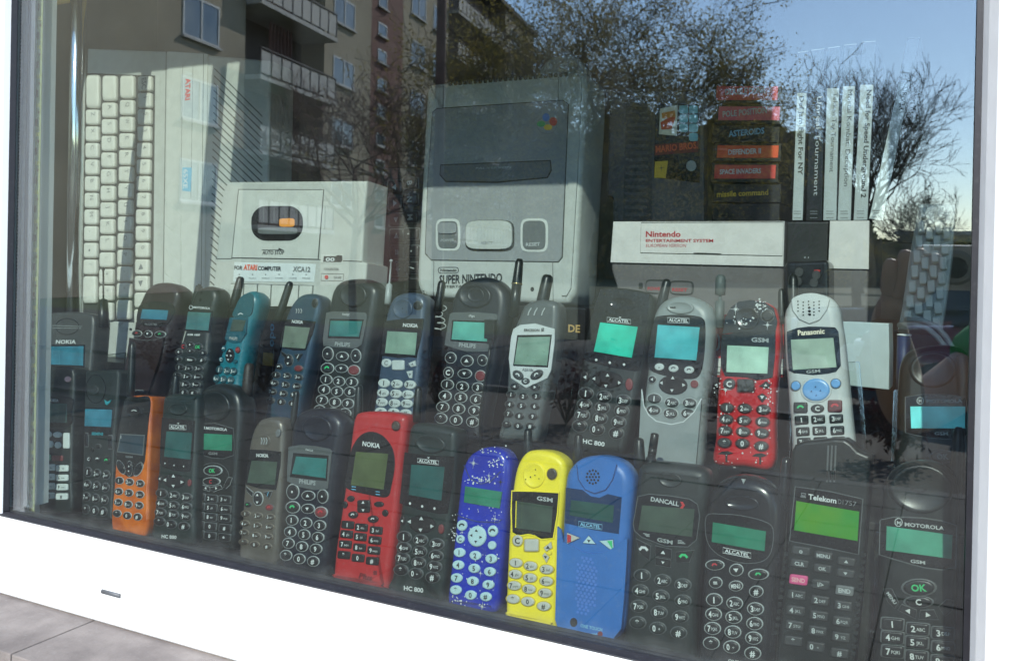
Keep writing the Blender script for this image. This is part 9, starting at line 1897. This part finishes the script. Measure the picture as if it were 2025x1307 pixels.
GR = ['phones standing in the front row', 'phones standing in the back row']
for k, lab, row in PH:
    ph = build(k, 'mobile_phone', lab, 'phone', GR[row])
    M, spec, els = DATA[k]; pts = spec[5]; T = spec[3]
    x0 = min(p[0] for p in pts); x1 = max(p[0] for p in pts); h = max(p[1] for p in pts)
    # clear acrylic stand: back plate, foot ledge and a side edge glint
    st = empty('phone_stand'); st.matrix_world = ph.matrix_basis.copy()
    a, c = x0 - 5, x1 + 5; z = -(T + 20)
    m_ = lambda *v: [q_ * MM for q_ in v]
    q = MB(); q.box(*m_(a, c, 2, h * .62, z - 2.4, z)); q.build('back_plate', 'acrylic', st)
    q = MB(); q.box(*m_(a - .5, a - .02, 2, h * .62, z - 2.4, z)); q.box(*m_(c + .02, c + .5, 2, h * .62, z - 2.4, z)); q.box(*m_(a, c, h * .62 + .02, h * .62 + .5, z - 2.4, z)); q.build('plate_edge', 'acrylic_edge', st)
    q = MB(); q.box(*m_(a, c, -2.6, -.5, z, 2)); q.build('foot', 'acrylic', st)
    short = lab.split(',')[0]
    tag(st, ('clear acrylic stand holding the ' + ' '.join(short.split()[:10])), 'stand', 'clear phone stands')
build('ATARI', 'keyboard_computer', 'beige home computer standing on its side with keys in columns', 'computer')
build('XCA', 'tape_deck', 'beige computer cassette deck with oval window and piano keys', 'tape deck')
build('SNES', 'game_console', 'upright grey game console with four coloured dots emblem', 'console')
build('DOME', 'controller', 'round topped dark grey controller peeking above the tall console', 'controller')
build('NES', 'game_console', 'light topped console with red lettering on its flap', 'console')
build('BOX2', 'game_console', 'narrow two tone grey console under the leaning game case', 'console')
build('PAD', 'control_box', 'black control box with round buttons behind the silver phone', 'controller')
build('CARTON', 'carton', 'plain pale blue grey carton behind the silver phone', 'carton')
build('BCARD', 'gift_card', 'red and white card behind the sparkling red phone', 'card')
build('ZXK', 'black_keyboard', 'black keyboard standing on end between tape deck and console', 'keyboard')
build('GCART', 'game_cartridge', 'large grey ribbed cartridge with picture label on the console', 'cartridge')
for i, t in enumerate(('topmost cartridge of the stack, red spine', 'second cartridge of the stack, pinkish red spine', 'third cartridge of the stack, blue letters on black', 'fourth cartridge of the stack, orange red spine', 'fifth cartridge of the stack, crimson spine', 'cartridge with yellow lowercase letters on black spine', 'plain black cartridge at the bottom of the stack')):
    build('AC%d' % i, 'game_cartridge', t, 'cartridge', 'stacked cartridges on the console')
for i, t in enumerate(('white spined game case nearest the cartridge stack', 'all black game case between two white spined cases', 'white spined game case right of the all black case', 'white spined game case, middle one of the tight three', 'white spined game case with bold racing title', 'white spined game case leaning to the right')):
    build('PS%d' % i, 'game_case', t, 'game case', 'game cases on the back shelf')
build('KB2', 'beige_keyboard', 'beige keyboard leaning on end by the right frame', 'keyboard')
solid('case_shelf', 'dark board carrying the game cases behind the consoles', 'shelf', 'shelf_black', (-.16, .06, .5545, .60, 1.43, 1.4465))
solid('case_rest', 'narrow dark block under the game cases', 'block', 'shelf_black', (-.167, -.1245, .372 + .0, .552, 1.3348, 1.4465), .001)
bpy.context.view_layer.update()
